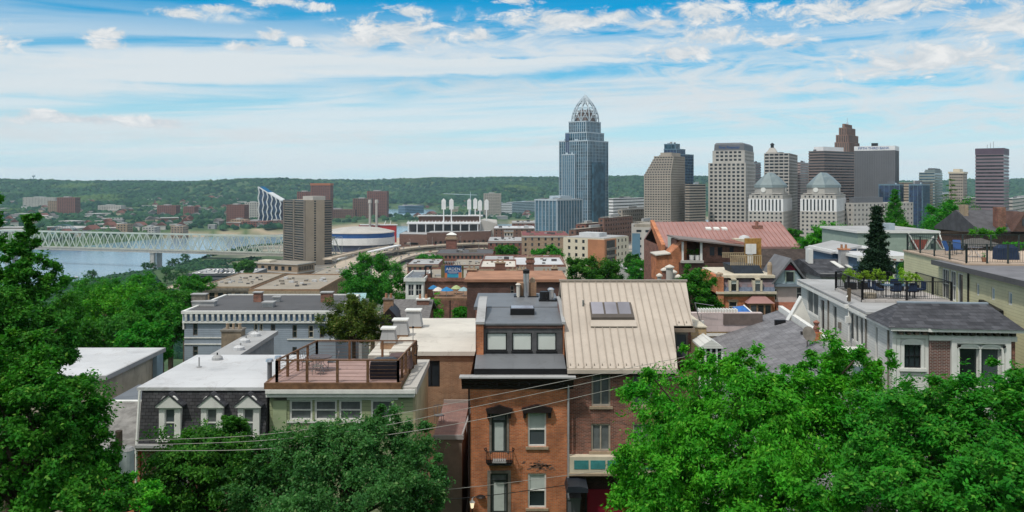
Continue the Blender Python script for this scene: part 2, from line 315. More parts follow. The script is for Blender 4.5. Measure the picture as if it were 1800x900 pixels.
def link(name, me, parent=None, loc=(0, 0, 0), rot=0):
    o = bpy.data.objects.new(name, me); COL.objects.link(o); o.location = loc; o.rotation_euler = (0, 0, rot)
    if parent: o.parent = parent
    return o
def tag(o, label=None, cat=None, group=None, kind=None):
    if label: o['label'] = label
    if cat: o['category'] = cat
    if group: o['group'] = group
    if kind: o['kind'] = kind
    return o
def thing(name, label, cat, loc=(0, 0, 0), rot=0, group=None):
    return tag(link(name, None, None, loc, rot), label, cat, group)
def copy_tree(o, loc=None, rot=None, scale=None, label=None, group=None, parent=None):
    c_ = o.copy(); COL.objects.link(c_); c_.parent = parent
    if loc is not None: c_.location = loc
    if rot is not None: c_.rotation_euler = (0, 0, rot)
    if scale is not None: c_.scale = scale if hasattr(scale, '__len__') else (scale,) * 3
    if label: c_['label'] = label
    if group: c_['group'] = group
    for ch in list(KIDS.get(o.name, [])): copy_tree(ch, parent=c_)
    return c_
KIDS = {}
_link = link
def link(name, me, parent=None, loc=(0, 0, 0), rot=0):
    o = _link(name, me, parent, loc, rot)
    if parent: KIDS.setdefault(parent.name, []).append(o)
    return o
# ---------------------------------------------------------------- footprint from three photo columns (left edge, near corner, right edge)
def foot(xl, xc, xr, Yc, rot):
    th = R(rot); u = (math.cos(th), math.sin(th)); v = (-math.sin(th), math.cos(th)); cx, cy = PX(xc, Yc), Yc
    k = (xl - 900) / F; w = (cx - k * cy) / (u[0] - k * u[1]); k = (xr - 900) / F; d = (k * cy - cx) / (v[0] - k * v[1])
    return (cx - w * u[0], cy - w * u[1]), w, d, th
# ---------------------------------------------------------------- windows
WCACHE = {}
def window_meshes(W_, H_, style, fmat, gmat, fw):
    key = (round(W_, 2), round(H_, 2), style, fmat.name if fmat else '', gmat.name, fw)
    if key in WCACHE: return WCACHE[key]
    g = MB().box(0, 0, 0, W_, .06, H_).mesh('window', gmat); fr = None
    if fmat:
        m = MB(); d0, d1 = -.07, -.003
        m.box(0, d0, 0, fw, d1, H_).box(W_ - fw, d0, 0, W_, d1, H_).box(fw, d0, 0, W_ - fw, d1, fw).box(fw, d0, H_ - fw, W_ - fw, d1, H_)
        if 'h' in style: m.box(fw, d0 + .01, H_ * .5 - fw * .35, W_ - fw, d1, H_ * .5 + fw * .35)
        if 'v' in style: m.box(W_ / 2 - fw * .4, d0 + .015, fw, W_ / 2 + fw * .4, d1, H_ - fw)
        if 'g' in style:
            for k in (1, 2): m.box(W_ * k / 3 - .015, d0 + .02, fw, W_ * k / 3 + .015, d1, H_ - fw)
        fr = m.mesh('frame', fmat)
    WCACHE[key] = (g, fr); return WCACHE[key]
def wmat(side, w, d, u, rev):
    return {'f': ((u, rev), 0), 'r': ((w - rev, u), R(90)), 'b': ((w - u, d - rev), R(180)), 'l': ((rev, d - u), R(-90))}[side]
def window(parent, side, w, d, op, style='h', fmat=white_paint, gmat=win_glass, fw=.07, rev=.12, sill=None, name='window', blind=0, bmat=blind_glass, lintel=None):
    u0, u1, za, zb = op[:4]; W_, H_ = u1 - u0, zb - za; (x, y), r = wmat(side, w, d, u0, rev)
    g, fr = window_meshes(W_, H_, style, fmat, gmat, fw); o = link(name, g, parent, (x, y, za), r)
    if fr: link('frame', fr, o)
    if blind:
        MB().box(fw, -.004, H_ * (1 - blind) + .02, W_ - fw, -.001, H_ - fw).build('blind', bmat, o)
    if sill: MB().box(-.12, -rev - .09, -.14, W_ + .12, -.001, -.002).build('sill', sill, o)
    if lintel: MB().box(-.1, -rev - .05, H_ + .002, W_ + .1, -rev + .02, H_ + .2).build('lintel', lintel, o)
    return o
def walls(parent, w, d, z0, z1, ops, mat, rev=.12, name='wall'):   # four walls; ops = {'f': [...], ...}
    m = MB(); c_ = [(0, 0), (w, 0), (w, d), (0, d)]
    for k, s_ in enumerate('frbl'): m.wall(c_[k], c_[(k + 1) % 4], z0, z1, ops.get(s_, ()), rev)
    return m.build(name, mat, parent)
HAZE = 4.2e-5
# ================================================================ terrain, river, far woods
def interp(x, xs, ys): return float(np.interp(x, xs, ys))
YS = [-60, 0, 14, 26, 40, 62, 80, 110, 150, 200, 260, 330, 420, 520, 640, 800, 2600, 3300, 4200, 5400, 6500, 9000, 40000]
ZS = [-1.6, -1.6, -9, -17, -21, -21.5, -24, -30, -38, -48, -58, -68, -78, -86, -91, -95, -101, -96, -70, 2, 4, -20, -120]
NBX = [-900, -200, 0, 95, 155, 228, 300, 350, 400, 440, 500, 600, 700, 900, 1100, 1400, 1900]; NBY = [640, 740, 780, 805, 858, 925, 1000, 1105, 1240, 1340, 1400, 1450, 1520, 1640, 1800, 2100, 2600]
FBX = [-900, 0, 80, 150, 300, 495, 560, 640, 900, 1400]; FBY = [1380, 1400, 1425, 1500, 1719, 1833, 1980, 2150, 2300, 2700]
def vnoise(x, y, s, seed=0):
    def h(i, j): return np.modf(np.abs(np.sin(i * 127.1 + j * 311.7 + seed * 74.7) * 43758.5453))[0]
    x = np.asarray(x, float) / s; y = np.asarray(y, float) / s; i, j = np.floor(x), np.floor(y); fx, fy = x - i, y - j
    fx = fx * fx * (3 - 2 * fx); fy = fy * fy * (3 - 2 * fy)
    return (h(i, j) * (1 - fx) + h(i + 1, j) * fx) * (1 - fy) + (h(i, j + 1) * (1 - fx) + h(i + 1, j + 1) * fx) * fy - .5
def ground(X, Y):
    X, Y = np.asarray(X, float), np.asarray(Y, float); z = np.interp(Y, YS, ZS)
    px = 900 + F * X / np.maximum(Y, 60)
    # the ridge beyond the river: height per direction
    ridge = np.interp(px, [-400, 0, 200, 330, 420, 650, 760, 1000, 1250, 1500, 1640, 1800, 2300], [20, 8, 8, 16, 26, 26, 38, 40, 40, 12, 8, 20, 20])
    t = np.clip((Y - 3500) / 1900, 0, 1); z = z + t * (ridge - 6) * (Y < 7000)
    z = z + np.clip((Y - 3000) / 1200, 0, 1) * (vnoise(X, Y, 700, 1) * 62 + vnoise(X, Y, 260, 2) * 34) * np.clip((5600 - Y) / 500, .5, 1)
    n, f_ = np.interp(px, NBX, NBY), np.interp(px, FBX, FBY)
    dist = np.minimum(Y - n, f_ - Y); z = np.where(dist > -25, np.minimum(z, np.interp(dist, [-25, 0, 30], [-104, -110.6, -116])), z)
    q = np.minimum(np.minimum(Y - 2650, 3600 - Y), np.minimum(X - (-560 - (Y - 2650) * .25), (-230 - (Y - 2650) * .1) - X)); z = np.where(q > -30, np.minimum(z, np.interp(q, [-30, 0, 40], [-104, -110.6, -116])), z)
    # Mt hillside to the right stays high, the left drops towards the river road
    z = z + np.interp(Y, [60, 100, 170, 260], [0, 1, 1, 0]) * np.interp(px, [300, 700, 1100, 1900], [-12, -5, 4, 16]) * np.interp(Y, [60, 90], [.0, 1])
    return z
def terrain():
    ys = [-60, -30, -10, 0, 8]; y = 14.0
    while y < 6200: ys.append(y); y *= 1.022
    ys += [6500]; ks = np.linspace(-1.35, 1.35, 220); ys = np.array(ys)
    Y, K = np.meshgrid(ys, ks, indexing='ij'); X = K * (np.abs(Y) + 60); Z = ground(X, Y)
    v = np.stack([X, Y, Z], -1).reshape(-1, 3); n, m = len(ys), len(ks); i = np.arange(n * m).reshape(n, m)
    fc = np.stack([i[:-1, :-1], i[:-1, 1:], i[1:, 1:], i[1:, :-1]], -1).reshape(-1, 4)
    me = bpy.data.meshes.new('ground'); me.from_pydata(v.tolist(), [], fc.tolist()); me.polygons.foreach_set('use_smooth', [True] * len(fc))
    zone = np.zeros((n * m, 4)); zone[:, 3] = 1; Yf, Xf = Y.ravel(), X.ravel(); px = 900 + F * Xf / np.maximum(Yf, 60)
    city = np.clip((Yf - 260) / 120, 0, 1) * np.clip((2500 - Yf) / 200, 0, 1) * np.clip((px - 330 + (900 - Yf) * .05) / 150, 0, 1)
    nb = np.interp(px, NBX, NBY); fb = np.interp(px, FBX, FBY); city = city * (Yf < fb); bank = (np.abs(Yf - fb - 14) < 15) * np.clip((px - 250) / 60, .0, 1); bank = np.maximum(bank, (np.abs(Yf - nb + 5) < 14) * .6)
    zone[:, 0] = city; zone[:, 1] = bank; zone[:, 2] = (Yf > 2000)
    a = me.color_attributes.new('zone', 'FLOAT_COLOR', 'POINT'); a.data.foreach_set('color', zone.ravel())
    def f(b, bs):
        at = b.n('ShaderNodeVertexColor'); at.layer_name = 'zone'; r, g, bl = b.n('ShaderNodeSeparateColor'), None, None; b.put(r.inputs[0], at.outputs[0]); co, _ = ocoord(b)
        n1_, n2_ = b.noise(co, .03, 6, .6), b.noise(co, .006, 5, .6)
        green = b.mix(b.ss(n1_, .3, .7), (.022, .06, .015, 1), (.055, .11, .03, 1)); green = b.mix(b.ss(n2_, .55, .7), green, (.085, .13, .04, 1))
        town = b.mix(b.ss(b.noise(co, .02, 3), .42, .58), (.16, .15, .135, 1), (.34, .30, .245, 1)); town = b.mix(b.ss(b.noise(co, .011, 3), .52, .6), town, (.05, .09, .03, 1))
        c_ = b.mix(r.outputs[0], green, town); c_ = b.mix(r.outputs[1], c_, (.36, .29, .2, 1)); b.put(bs.inputs['Base Color'], c_); bs.inputs['Roughness'].default_value = .95
    me.materials.append(mk('terrain', f)); tag(_link('ground', me), kind='structure')
terrain()
def fw(b, bs):
    co, _ = ocoord(b); bs.inputs['Base Color'].default_value = (.16, .27, .37, 1); bs.inputs['Roughness'].default_value = .16; bs.inputs['Specular IOR Level'].default_value = .5
    bp = b.n('ShaderNodeBump'); bp.inputs['Strength'].default_value = .35; bp.inputs['Distance'].default_value = 1.0; b.put(bp.inputs['Height'], b.noise(b.v('MULTIPLY', co, (1, 3, 1)), .05, 6)); b.put(bs.inputs['Normal'], bp.outputs[0])
river = mk('river_water', fw)
tag(MB().poly([(-6000, 500, -110), (3000, 500, -110), (3000, 4000, -110), (-6000, 4000, -110)]).build('river', river), kind='structure')
# canopy far away: one mass of small crowns
def canopy(name, pts, rad, mat, seed, squash=.75):
    r_ = np.random.default_rng(seed); n = len(pts); ico = [(0, 0, 1)] + [(math.cos(a) * .8, math.sin(a) * .8, .5) for a in np.arange(5) * 1.2566] + [(math.cos(a), math.sin(a), -.35) for a in np.arange(5) * 1.2566 + .63]
    ico = np.array(ico); fc = [(0, 1 + i, 1 + (i + 1) % 5) for i in range(5)] + [(1 + i, 6 + i, 1 + (i + 1) % 5) for i in range(5)] + [(1 + (i + 1) % 5, 6 + i, 6 + (i + 1) % 5) for i in range(5)]
    V_ = ico[None] * (1 + r_.uniform(-.28, .28, (n, 11, 3))) * rad[:, None, None] * np.array([1, 1, squash]); V_ = V_ + pts[:, None, :]
    Fc = (np.array(fc)[None] + (np.arange(n) * 11)[:, None, None]).reshape(-1, 3); me = bpy.data.meshes.new(name); V_ = V_.reshape(-1, 3)
    me.vertices.add(len(V_)); me.vertices.foreach_set('co', V_.ravel()); me.loops.add(len(Fc) * 3); me.loops.foreach_set('vertex_index', Fc.ravel().astype(np.int32))
    me.polygons.add(len(Fc)); me.polygons.foreach_set('loop_start', np.arange(len(Fc), dtype=np.int32) * 3); me.polygons.foreach_set('loop_total', np.full(len(Fc), 3, np.int32)); me.update(); me.materials.append(mat); return me
def fcan(b, bs):
    g = b.n('ShaderNodeNewGeometry').outputs['Random Per Island']; co, _ = ocoord(b); n = b.noise(co, .004, 5, .6)
    c_ = b.mix(b.ss(b.m('ADD', b.m('MULTIPLY', g, .5), b.m('MULTIPLY', n, .9)), .4, .95), (.006, .030, .021, 1), (.034, .09, .042, 1)); c_ = b.mix(b.ss(b.noise(co, .0022, 3), .54, .66, 0, .8), c_, (.085, .145, .05, 1))
    b.put(bs.inputs['Base Color'], c_); bs.inputs['Roughness'].default_value = .95; bs.inputs['Specular IOR Level'].default_value = .1
can_mat = mk('woodland_canopy', fcan)
FB = lambda px: np.interp(px, FBX, FBY)
def in_water(X, Y):
    px = 900 + F * X / Y; n, f_ = np.interp(px, NBX, NBY), np.interp(px, FBX, FBY); a = (Y > n - 12) & (Y < f_ + 26)
    return a | ((Y > 2630) & (Y < 3620) & (X > -580 - (Y - 2650) * .25) & (X < -210 - (Y - 2650) * .1))
r0 = np.random.default_rng(11); N = 52000
yy = 1400 + (5750 - 1400) * r0.random(N) ** .8; kk = r0.uniform(-.82, .82, N); xx = kk * yy; px_ = 900 + F * kk
dens = np.where(yy > 3300, .97, .0); townn = vnoise(xx, yy, 160, 5) + .5 * vnoise(xx, yy, 60, 6)
dens = np.where(yy <= 3300, np.clip(.62 + townn * 1.6, .05, 1), dens); dens = np.where((px_ > 560) & (yy < 3000), dens * .45, dens)
dens = np.where((yy > 3300) & (vnoise(xx, yy, 420, 9) > .36), .35, dens)
ok = (r0.random(N) < dens) & ~in_water(xx, yy) & (yy > FB(px_) + 20 + 14 * (px_ > 300)); xx, yy = xx[ok], yy[ok]; rad = r0.uniform(5.5, 13.5, len(xx)) * np.where(yy > 3300, 1.15, .8)
tag(link('distant_woods', canopy('distant_woods', np.stack([xx, yy, ground(xx, yy) + rad * .35], -1), rad, can_mat, 3)), 'dense green woods covering the far bank and the ridge across the river', 'woods', kind='stuff')
# near river bank and slope brush
N = 30000; yy = r0.uniform(330, 1450, N); px_ = r0.uniform(-150, 620, N); xx = (px_ - 900) / F * yy; nb = np.interp(px_, NBX, NBY)
s_ = (nb - yy); ok = (s_ > 14) & (((s_ < 45)) | ((px_ < 330 - (yy - 400) * .12) & (vnoise(xx, yy, 90, 4) > -.22)) | ((vnoise(xx, yy, 60, 8) > .16) & (px_ < 460)))
xx, yy = xx[ok], yy[ok]; rad = r0.uniform(1.3, 2.8, len(xx))
tag(link('riverside_brush', canopy('riverside_brush', np.stack([xx, yy, ground(xx, yy) + rad * .4], -1), rad, can_mat, 5)), 'low green brush filling the slope above the near river bank', 'brush', kind='stuff')
hz_ = bpy.data.materials.new('haze_air'); hz_.use_nodes = True; ht = hz_.node_tree; ht.nodes.clear(); hv = ht.nodes.new('ShaderNodeVolumePrincipled'); hv.inputs['Color'].default_value = (.56, .82, 1, 1); hv.inputs['Density'].default_value = HAZE; hv.inputs['Anisotropy'].default_value = 0
ho = ht.nodes.new('ShaderNodeOutputMaterial'); ht.links.new(hv.outputs[0], ho.inputs['Volume'])
tag(MB().box(-9000, -400, -128, 9000, 6700, 160).build('haze', hz_), kind='stuff')
# ================================================================ roads
def ribbon_road(name, pts, Zs, width, mat=tan_concrete, parapet=.9, label=None, kind='structure', thick=1.2, cat=None):
    pts = [Vector((PX(px, abs(z_) * F / (py - HY)), abs(z_) * F / (py - HY), z_)) for (px, py), z_ in zip(pts, Zs)]
    # smooth with Catmull-Rom
    out = []
    for i in range(len(pts) - 1):
        p0, p1, p2, p3 = pts[max(i - 1, 0)], pts[i], pts[i + 1], pts[min(i + 2, len(pts) - 1)]
        for k in range(8):
            t = k / 8; out.append(.5 * ((2 * p1) + (-p0 + p2) * t + (2 * p0 - 5 * p1 + 4 * p2 - p3) * t * t + (-p0 + 3 * p1 - 3 * p2 + p3) * t ** 3))
    out.append(pts[-1]); m = MB(); rings = []
    for i, p in enumerate(out):
        d = (out[min(i + 1, len(out) - 1)] - out[max(i - 1, 0)]); s = Vector((d.y, -d.x, 0)).normalized() * width / 2; h = parapet
        a, b_ = p - s, p + s; rings.append([a + Vector((0, 0, h)), a + Vector((0, 0, -thick)), b_ + Vector((0, 0, -thick)), b_ + Vector((0, 0, h)), b_ - s * (.8 / width * 2) * .5 + Vector((0, 0, h)), b_ - s * (.4 / width * 2) + Vector((0, 0, 0)), a + s * (.4 / width * 2), a + s * (.4 / width) + Vector((0, 0, h))])
    m.loft(rings); o = m.build(name, mat); 
    if kind: tag(o, kind=kind)
    return o, out
RD = []
for pts, zz, wd in [
    ([(585, 486), (612, 462), (650, 447), (700, 438), (760, 432), (840, 428), (930, 430)], [-84, -85, -86, -87, -88, -88, -88], 22),
    ([(640, 500), (672, 470), (705, 453), (750, 444), (800, 440), (860, 437)], [-90] * 6, 18),
    ([(690, 510), (716, 478), (748, 458), (790, 449), (850, 446)], [-92] * 5, 16),
    ([(660, 450), (700, 443), (745, 438), (800, 435)], [-92] * 4, 14),
    ([(420, 520), (470, 500), (540, 486), (600, 470), (650, 458)], [-93] * 5, 14),
    ([(270, 520), (330, 497), (390, 484), (440, 474)], [-93] * 4, 12),
    ([(250, 492), (300, 478), (350, 466), (400, 457), (440, 450)], [-97] * 5, 9),
    ([(575, 455), (600, 449), (640, 440), (690, 432)], [-80, -81, -84, -86], 10),
    ([(1090, 486), (1130, 474), (1170, 462), (1230, 455)], [-60] * 4, 12)]:
    o, path_ = ribbon_road('road', pts, zz, wd); RD.append(path_)
    # bridge piers where the road is in the air
tag(MB().poly([(PX(570, 1080), 1080, -93.4), (PX(705, 1080), 1080, -93.4), (PX(730, 1480), 1480, -93.4), (PX(585, 1400), 1400, -93.4)]).build('pavement', tan_concrete), kind='structure')
# ================================================================ tall buildings
def zb(py, Y): return PZ(py, Y)
def plant(par, x0, y0, x1, y1, z):
    r_ = random.Random(int((x1 - x0) * 91 + z * 7)); w, d = x1 - x0, y1 - y0
    for k in range(r_.randint(2, 4)):
        a, b_ = x0 + w * r_.uniform(.08, .7), y0 + d * r_.uniform(.05, .6); MB().box(a, b_, z, a + w * r_.uniform(.06, .2), b_ + d * r_.uniform(.08, .25), z + r_.uniform(1, 3)).build('roof_plant', r_.choice([pale_roof, grey_gran, mull_light]), par)
def ribbon(par, rect, z0, z1, n, wm, gm, frac=.52, inset=.5, first='spandrel', piers=0):
    """rect(k) -> x0,y0,x1,y1 of storey k; spandrel slabs in one wall mesh, every window band a part of its own"""
    fh = (z1 - z0) / n; m = MB()
    for k in range(n):
        x0, y0, x1, y1 = rect(k) if callable(rect) else rect; za = z0 + k * fh; zc = za + fh * (1 - frac)
        m.box(x0, y0, za, x1, y1, zc)
        b = MB().box(x0 + inset, y0 + inset, zc, x1 - inset, y1 - inset, za + fh); b.build('window_band', gm, par)
        if piers:
            nx = max(2, int(round((x1 - x0) / piers))); ny = max(2, int(round((y1 - y0) / piers)))
            for i in range(nx + 1):
                u = x0 + (x1 - x0 - 1.1) * i / nx; m.box(u, y0 + .06, zc, u + 1.1, y0 + inset + .2, za + fh)
            for i in range(ny + 1):
                u = y0 + (y1 - y0 - 1.1) * i / ny; m.box(x1 - inset - .2, u, zc, x1 - .06, u + 1.1, za + fh)
    m.box(x0, y0, z1, x1, y1, z1 + .8); plant(par, x0, y0, x1, y1, z1 + .8); return m.build('wall', wm, par)
def curtain(par, x0, y0, x1, y1, z0, z1, gm, mm, dx=4.5, dz=4.0, vw=.5, hw=.7, hd=.12, vd=.35, name='glazing', bm=None):
    MB().box(x0, y0, z0, x1, y1, z1).build(name, gm, par); m = MB(); h = MB()
    nx, ny, nz = max(1, round((x1 - x0) / dx)), max(1, round((y1 - y0) / dx)), max(1, round((z1 - z0) / dz))
    for i in range(nx + 1):
        u = x0 + (x1 - x0 - vw) * i / nx; m.box(u, y0 - vd, z0, u + vw, y0 - .01, z1); m.box(u, y1 + .01, z0, u + vw, y1 + vd, z1)
    for i in range(ny + 1):
        u = y0 + (y1 - y0 - vw) * i / ny; m.box(x1 + .01, u, z0, x1 + vd, u + vw, z1); m.box(x0 - vd, u, z0, x0 - .01, u + vw, z1)
    for i in range(1, nz):
        z = z0 + (z1 - z0) * i / nz; h.box(x0 - hd, y0 - hd, z - hw / 2, x1 + hd, y1 + hd, z + hw / 2)
    m.build('mullions', mm, par); h.build('spandrels', bm or mull_blue, par)
    MB().box(x0 - vd, y0 - vd, z1, x1 + vd, y1 + vd, z1 + 1.4).build('parapet', mm, par); plant(par, x0, y0, x1, y1, z1 + 1.4)
def gridwalls(par, x0, y0, x1, y1, z0, z1, sx, sz, ww, wh, wm, gm, left=100, rev=.5, marg=1.5, faces='fr', base=0):
    """punched window grid: wall with real openings; the largest-showing windows are parts, the rest one mass"""
    m = MB(); allw = []; c_ = [(x0, y0), (x1, y0), (x1, y1), (x0, y1)]
    for k, s_ in enumerate('frbl'):
        p, q = c_[k], c_[(k + 1) % 4]; L = math.dist(p, q); ops = []
        if s_ in faces:
            n = max(1, int((L - 2 * marg + sx - ww) // sx)); off = (L - (n - 1) * sx - ww) / 2; nz = int((z1 - z0 - base) // sz)
            for i in range(n):
                for j in range(nz): ops.append((off + i * sx, off + i * sx + ww, z1 - (j + 1) * sz + (sz - wh) * .5, z1 - (j + 1) * sz + (sz + wh) * .5))
        m.wall(p, q, z0, z1, ops, rev); allw += [(s_, o) for o in ops]
    m.poly([(x0, y0, z1), (x1, y0, z1), (x1, y1, z1), (x0, y1, z1)]); m.build('wall', wm, par)
    allw.sort(key=lambda t: -t[1][2]); g, _ = window_meshes(ww, wh, '', None, gm, 0); rest = MB(); w, d = x1 - x0, y1 - y0
    for i, (s_, o) in enumerate(allw):
        (x, y), r = wmat(s_, w, d, o[0], rev); x += x0; y += y0
        if i < left: link('window', g, par, (x, y, o[2]), r)
        else:
            cs, sn = math.cos(r), math.sin(r); q = lambda a, b_: (x + a * cs - b_ * sn, y + a * sn + b_ * cs)
            rest.poly([(*q(0, 0), o[2]), (*q(ww, 0), o[2]), (*q(ww, 0), o[3]), (*q(0, 0), o[3])])
    if rest.v: tag(rest.build('window_rows', gm, par), kind='stuff')
def tower(name, label, xl, xc, xr, ybase, ytop, Y, rot, group=None, cat='building'):
    rot = min(rot, -math.degrees(math.atan((xc - 900) / F)) - 7)
    loc, w, d, th = foot(xl, xc, xr, Y, rot); z0 = zb(ybase, Y); H = zb(ytop, Y) - z0
    return thing(name, label, cat, (loc[0], loc[1], z0), th, group), w, d, H
def zrel(t, py, Y): return zb(py, Y) - t.location.z
def roofbox(par, x0, y0, x1, y1, z, h, mat=pale_roof, name='penthouse'): return MB().box(x0, y0, z, x1, y1, z + h).build(name, mat, par)
def text_part(name, s, size, mat, par, loc, rot, ext=.15):
    cu = bpy.data.curves.new(name, 'FONT'); cu.body = s; cu.size = size; cu.extrude = ext; cu.align_x = 'CENTER'; cu.align_y = 'CENTER'; tmp = bpy.data.objects.new('t', cu); COL.objects.link(tmp)
    bpy.context.view_layer.update(); me = bpy.data.meshes.new_from_object(tmp.evaluated_get(bpy.context.evaluated_depsgraph_get())); bpy.data.objects.remove(tmp); me.name = name
    me.materials.clear(); me.materials.append(mat); o = link(name, me, par, loc); o.rotation_euler = (R(90), 0, rot); return o
# --- glass tower with the open steel crown
Y0 = 1060; t, w, d, H = tower('glass_skyscraper', 'tallest blue glass tower with a pointed open steel crown', 983, 1033, 1069, 440, 245, Y0, -38)
zz = lambda py: zrel(t, py, Y0)
curtain(t, 0, 0, w, d, 0, zz(248), glass_blue, mull_light, 3.4, 4.1, .55, .8)
curtain(t, 7, 4, w - 4, d - 4, zz(248) + 1.5, zz(233), glass_blue, mull_light, 3.4, 4.1, .55, .8)
curtain(t, 10, 7, w - 7, d - 7, zz(233) + 1.5, zz(213), glass_blue, mull_light, 3.4, 4.1, .7, .8)
curtain(t, w * .16, -3.2, w * .6, 0, 0, zz(272), glass_blue, mull_light, 3.4, 4.1, .55, .8, name='bay_glazing')
MB().box(w * .22, -.35, zz(268), w * .36, -.02, zz(216) - 12).build('recess_glazing', glass_deep, t)
MB().box(w + .36, d * .18, 0, w + 3, d * .75, zz(285)).build('side_bay', glass_blue, t)
m = MB(); cx, cy = w / 2 + 1.5, d / 2 + 1; ra, rb = w * .385, d * .385; z0, hh = zz(212), zz(162) - zz(212)
MB().lathe(cx, cy, [(min(ra, rb) * .82, z0 + .2), (min(ra, rb) * .82, z0 + 9), (min(ra, rb) * .62, z0 + 9.2), (min(ra, rb) * .6, z0 + 15)], 20).build('mechanical_drum', brown_gran, t)
def crownpt(a, f): s_ = math.cos(min(f, 1) ** 1.2 * math.pi / 2); return (cx + ra * s_ * math.cos(a), cy + rb * s_ * math.sin(a), z0 + hh * f)
for k in range(10):
    a = math.pi * 2 * k / 10; m.path([crownpt(a, f / 10) for f in range(11)], .75, 5)
    for sg in (1, -1): m.path([crownpt(a + sg * f * .11, f / 10) for f in range(11)], .5, 5)
for f in (.0, .16, .34, .52, .7): m.path([crownpt(math.pi * 2 * k / 24, f) for k in range(25)], .4, 5)
m.build('crown', mull_light, t)
# --- blue glass office block in front of it
Y0 = 905; t, w, d, H = tower('office_block', 'low square blue glass office block at the foot of the tallest tower', 941, 979, 1023, 425, 353, Y0, -42)
curtain(t, 0, 0, w, d, 0, H, glass_blue, mull_light, 5.0, 3.9, .7, .5, vd=.8); roofbox(t, 2, 2, w - 2, d - 2, H + 1.4, .3, pale_roof, 'roof'); roofbox(t, w * .3, d * .3, w * .8, d * .75, H + 1.6, 3.5, mull_light)
# --- stepped ribbon tower with sloping shoulder
Y0 = 930; t, w, d, H = tower('office_tower', 'beige banded office tower whose left shoulder leans back near the top', 1132, 1179, 1204, 420, 275, Y0, -30)
n = 33; nb_ = 26
def rc(k): s_ = max(0, k - nb_ + 1); return (1.15 * s_, 1.3 * s_, w, d)
ribbon(t, rc, 0, H, n, beige_conc, glass_dark, .45, .6, piers=3.2); roofbox(t, 14, 14, w - 4, d - 4, H + .8, 4, beige_conc)
t, w, d, H = tower('office_wing', 'lower beige banded office wing beside the leaning tower', 1204, 1212, 1241, 420, 325, 940, -50)
ribbon(t, (0, 0, w, d), 0, H, 20, beige_conc, glass_dark, .42, .5)
# --- dark blue glass behind
Y0 = 1120; t, w, d, H = tower('glass_tower', 'dark blue glass tower rising behind the beige banded tower', 1166, 1190, 1219, 420, 272, Y0, -38)
curtain(t, 0, 0, w, d, 0, H, glass_deep, mull_blue, 5, 4, .4, .6); zz = lambda py: zrel(t, py, Y0)
curtain(t, 0, 2, w * .92, d * .55, H + 1.5, zz(263), glass_deep, mull_blue, 5, 4, .4, .6); curtain(t, 0, 3, w * .8, d * .32, zz(263) + 1.5, zz(254), glass_blue, mull_blue, 5, 4, .4, .6)
# --- grey grid bank tower with blue sign
Y0 = 960; t, w, d, H = tower('bank_tower', 'grey gridded bank tower with a dark hood and blue lettering on top', 1245, 1311, 1328, 425, 286, Y0, -24)
gridwalls(t, 0, 0, w, d, 0, H, 5.0, 4.25, 3.0, 2.5, lime, glass_dark, 60, faces='fr'); zz = lambda py: zrel(t, py, Y0)
gridwalls(t, 4.5, 1.5, w - 1.5, d - 2, H, zz(264), 5.0, 4.25, 3.2, 2.4, lime, glass_dark, 40)
m = MB(); x0, y0, x1, y1 = 6, 2.5, w - 2, d - 3; za, zc, ze = zz(264), zz(253), zz(250)
m.loft([[(x0, y0, za), (x1, y0, za), (x1, y1, za), (x0, y1, za)], [(x0 + .5, y0 + .5, zc), (x1 - .5, y0 + .5, zc), (x1 - .5, y1, zc), (x0 + .5, y1, zc)], [(x0 + 2, y0 + 3, ze), (x1 - 3, y0 + 3, ze), (x1 - 3, y1 - 2, ze), (x0 + 2, y1 - 2, ze)]]); m.build('hood', grey_gran, t)
text_part('sign', 'First Financial', 4.2, blue_paint, t, ((x0 + x1) / 2, y0 - .05, (za + zc) / 2), 0)
t, w, d, H = tower('office_tower', 'narrow mauve office tower showing just right of the grey bank tower', 1322, 1326, 1338, 420, 286, 1040, -30); ribbon(t, (0, 0, w, d), 0, H, 30, purple_gran, glass_dark, .5)
# --- white tower with stone cupola
Y0 = 1150; t, w, d, H = tower('cupola_tower', 'white office tower with a small domed cupola on its roof', 1343, 1387, 1402, 430, 270, Y0, -22)
ribbon(t, (0, 0, w, d), 0, H, 28, lime, glass_dark, .55, .6, piers=6.2); zz = lambda py: zrel(t, py, Y0); s_ = 6
MB().box(2, 2, H + .8, 17, 17, H + 2.5).loft([[(3, 3, H + 2.5), (16, 3, H + 2.5), (16, 16, H + 2.5), (3, 16, H + 2.5)], [(6.5, 6.5, zz(259)), (12.5, 6.5, zz(259)), (12.5, 12.5, zz(259)), (6.5, 12.5, zz(259))]]).build('cupola_base', lime, t)
MB().lathe(9.5, 9.5, [(2.2, zz(259)), (2.2, zz(254)), (3, zz(254) + .1), (2.6, zz(252)), (.3, zz(250))], 12).build('cupola', black_iron, t)
t, w, d, H = tower('office_tower', 'pale pinkish office tower half hidden between the cupola tower and the brown one', 1401, 1407, 1424, 420, 286, 1250, -30); ribbon(t, (0, 0, w, d), 0, H, 30, plain('pink_precast', (.40, .32, .31), .8, .1, .05), glass_dark, .3)
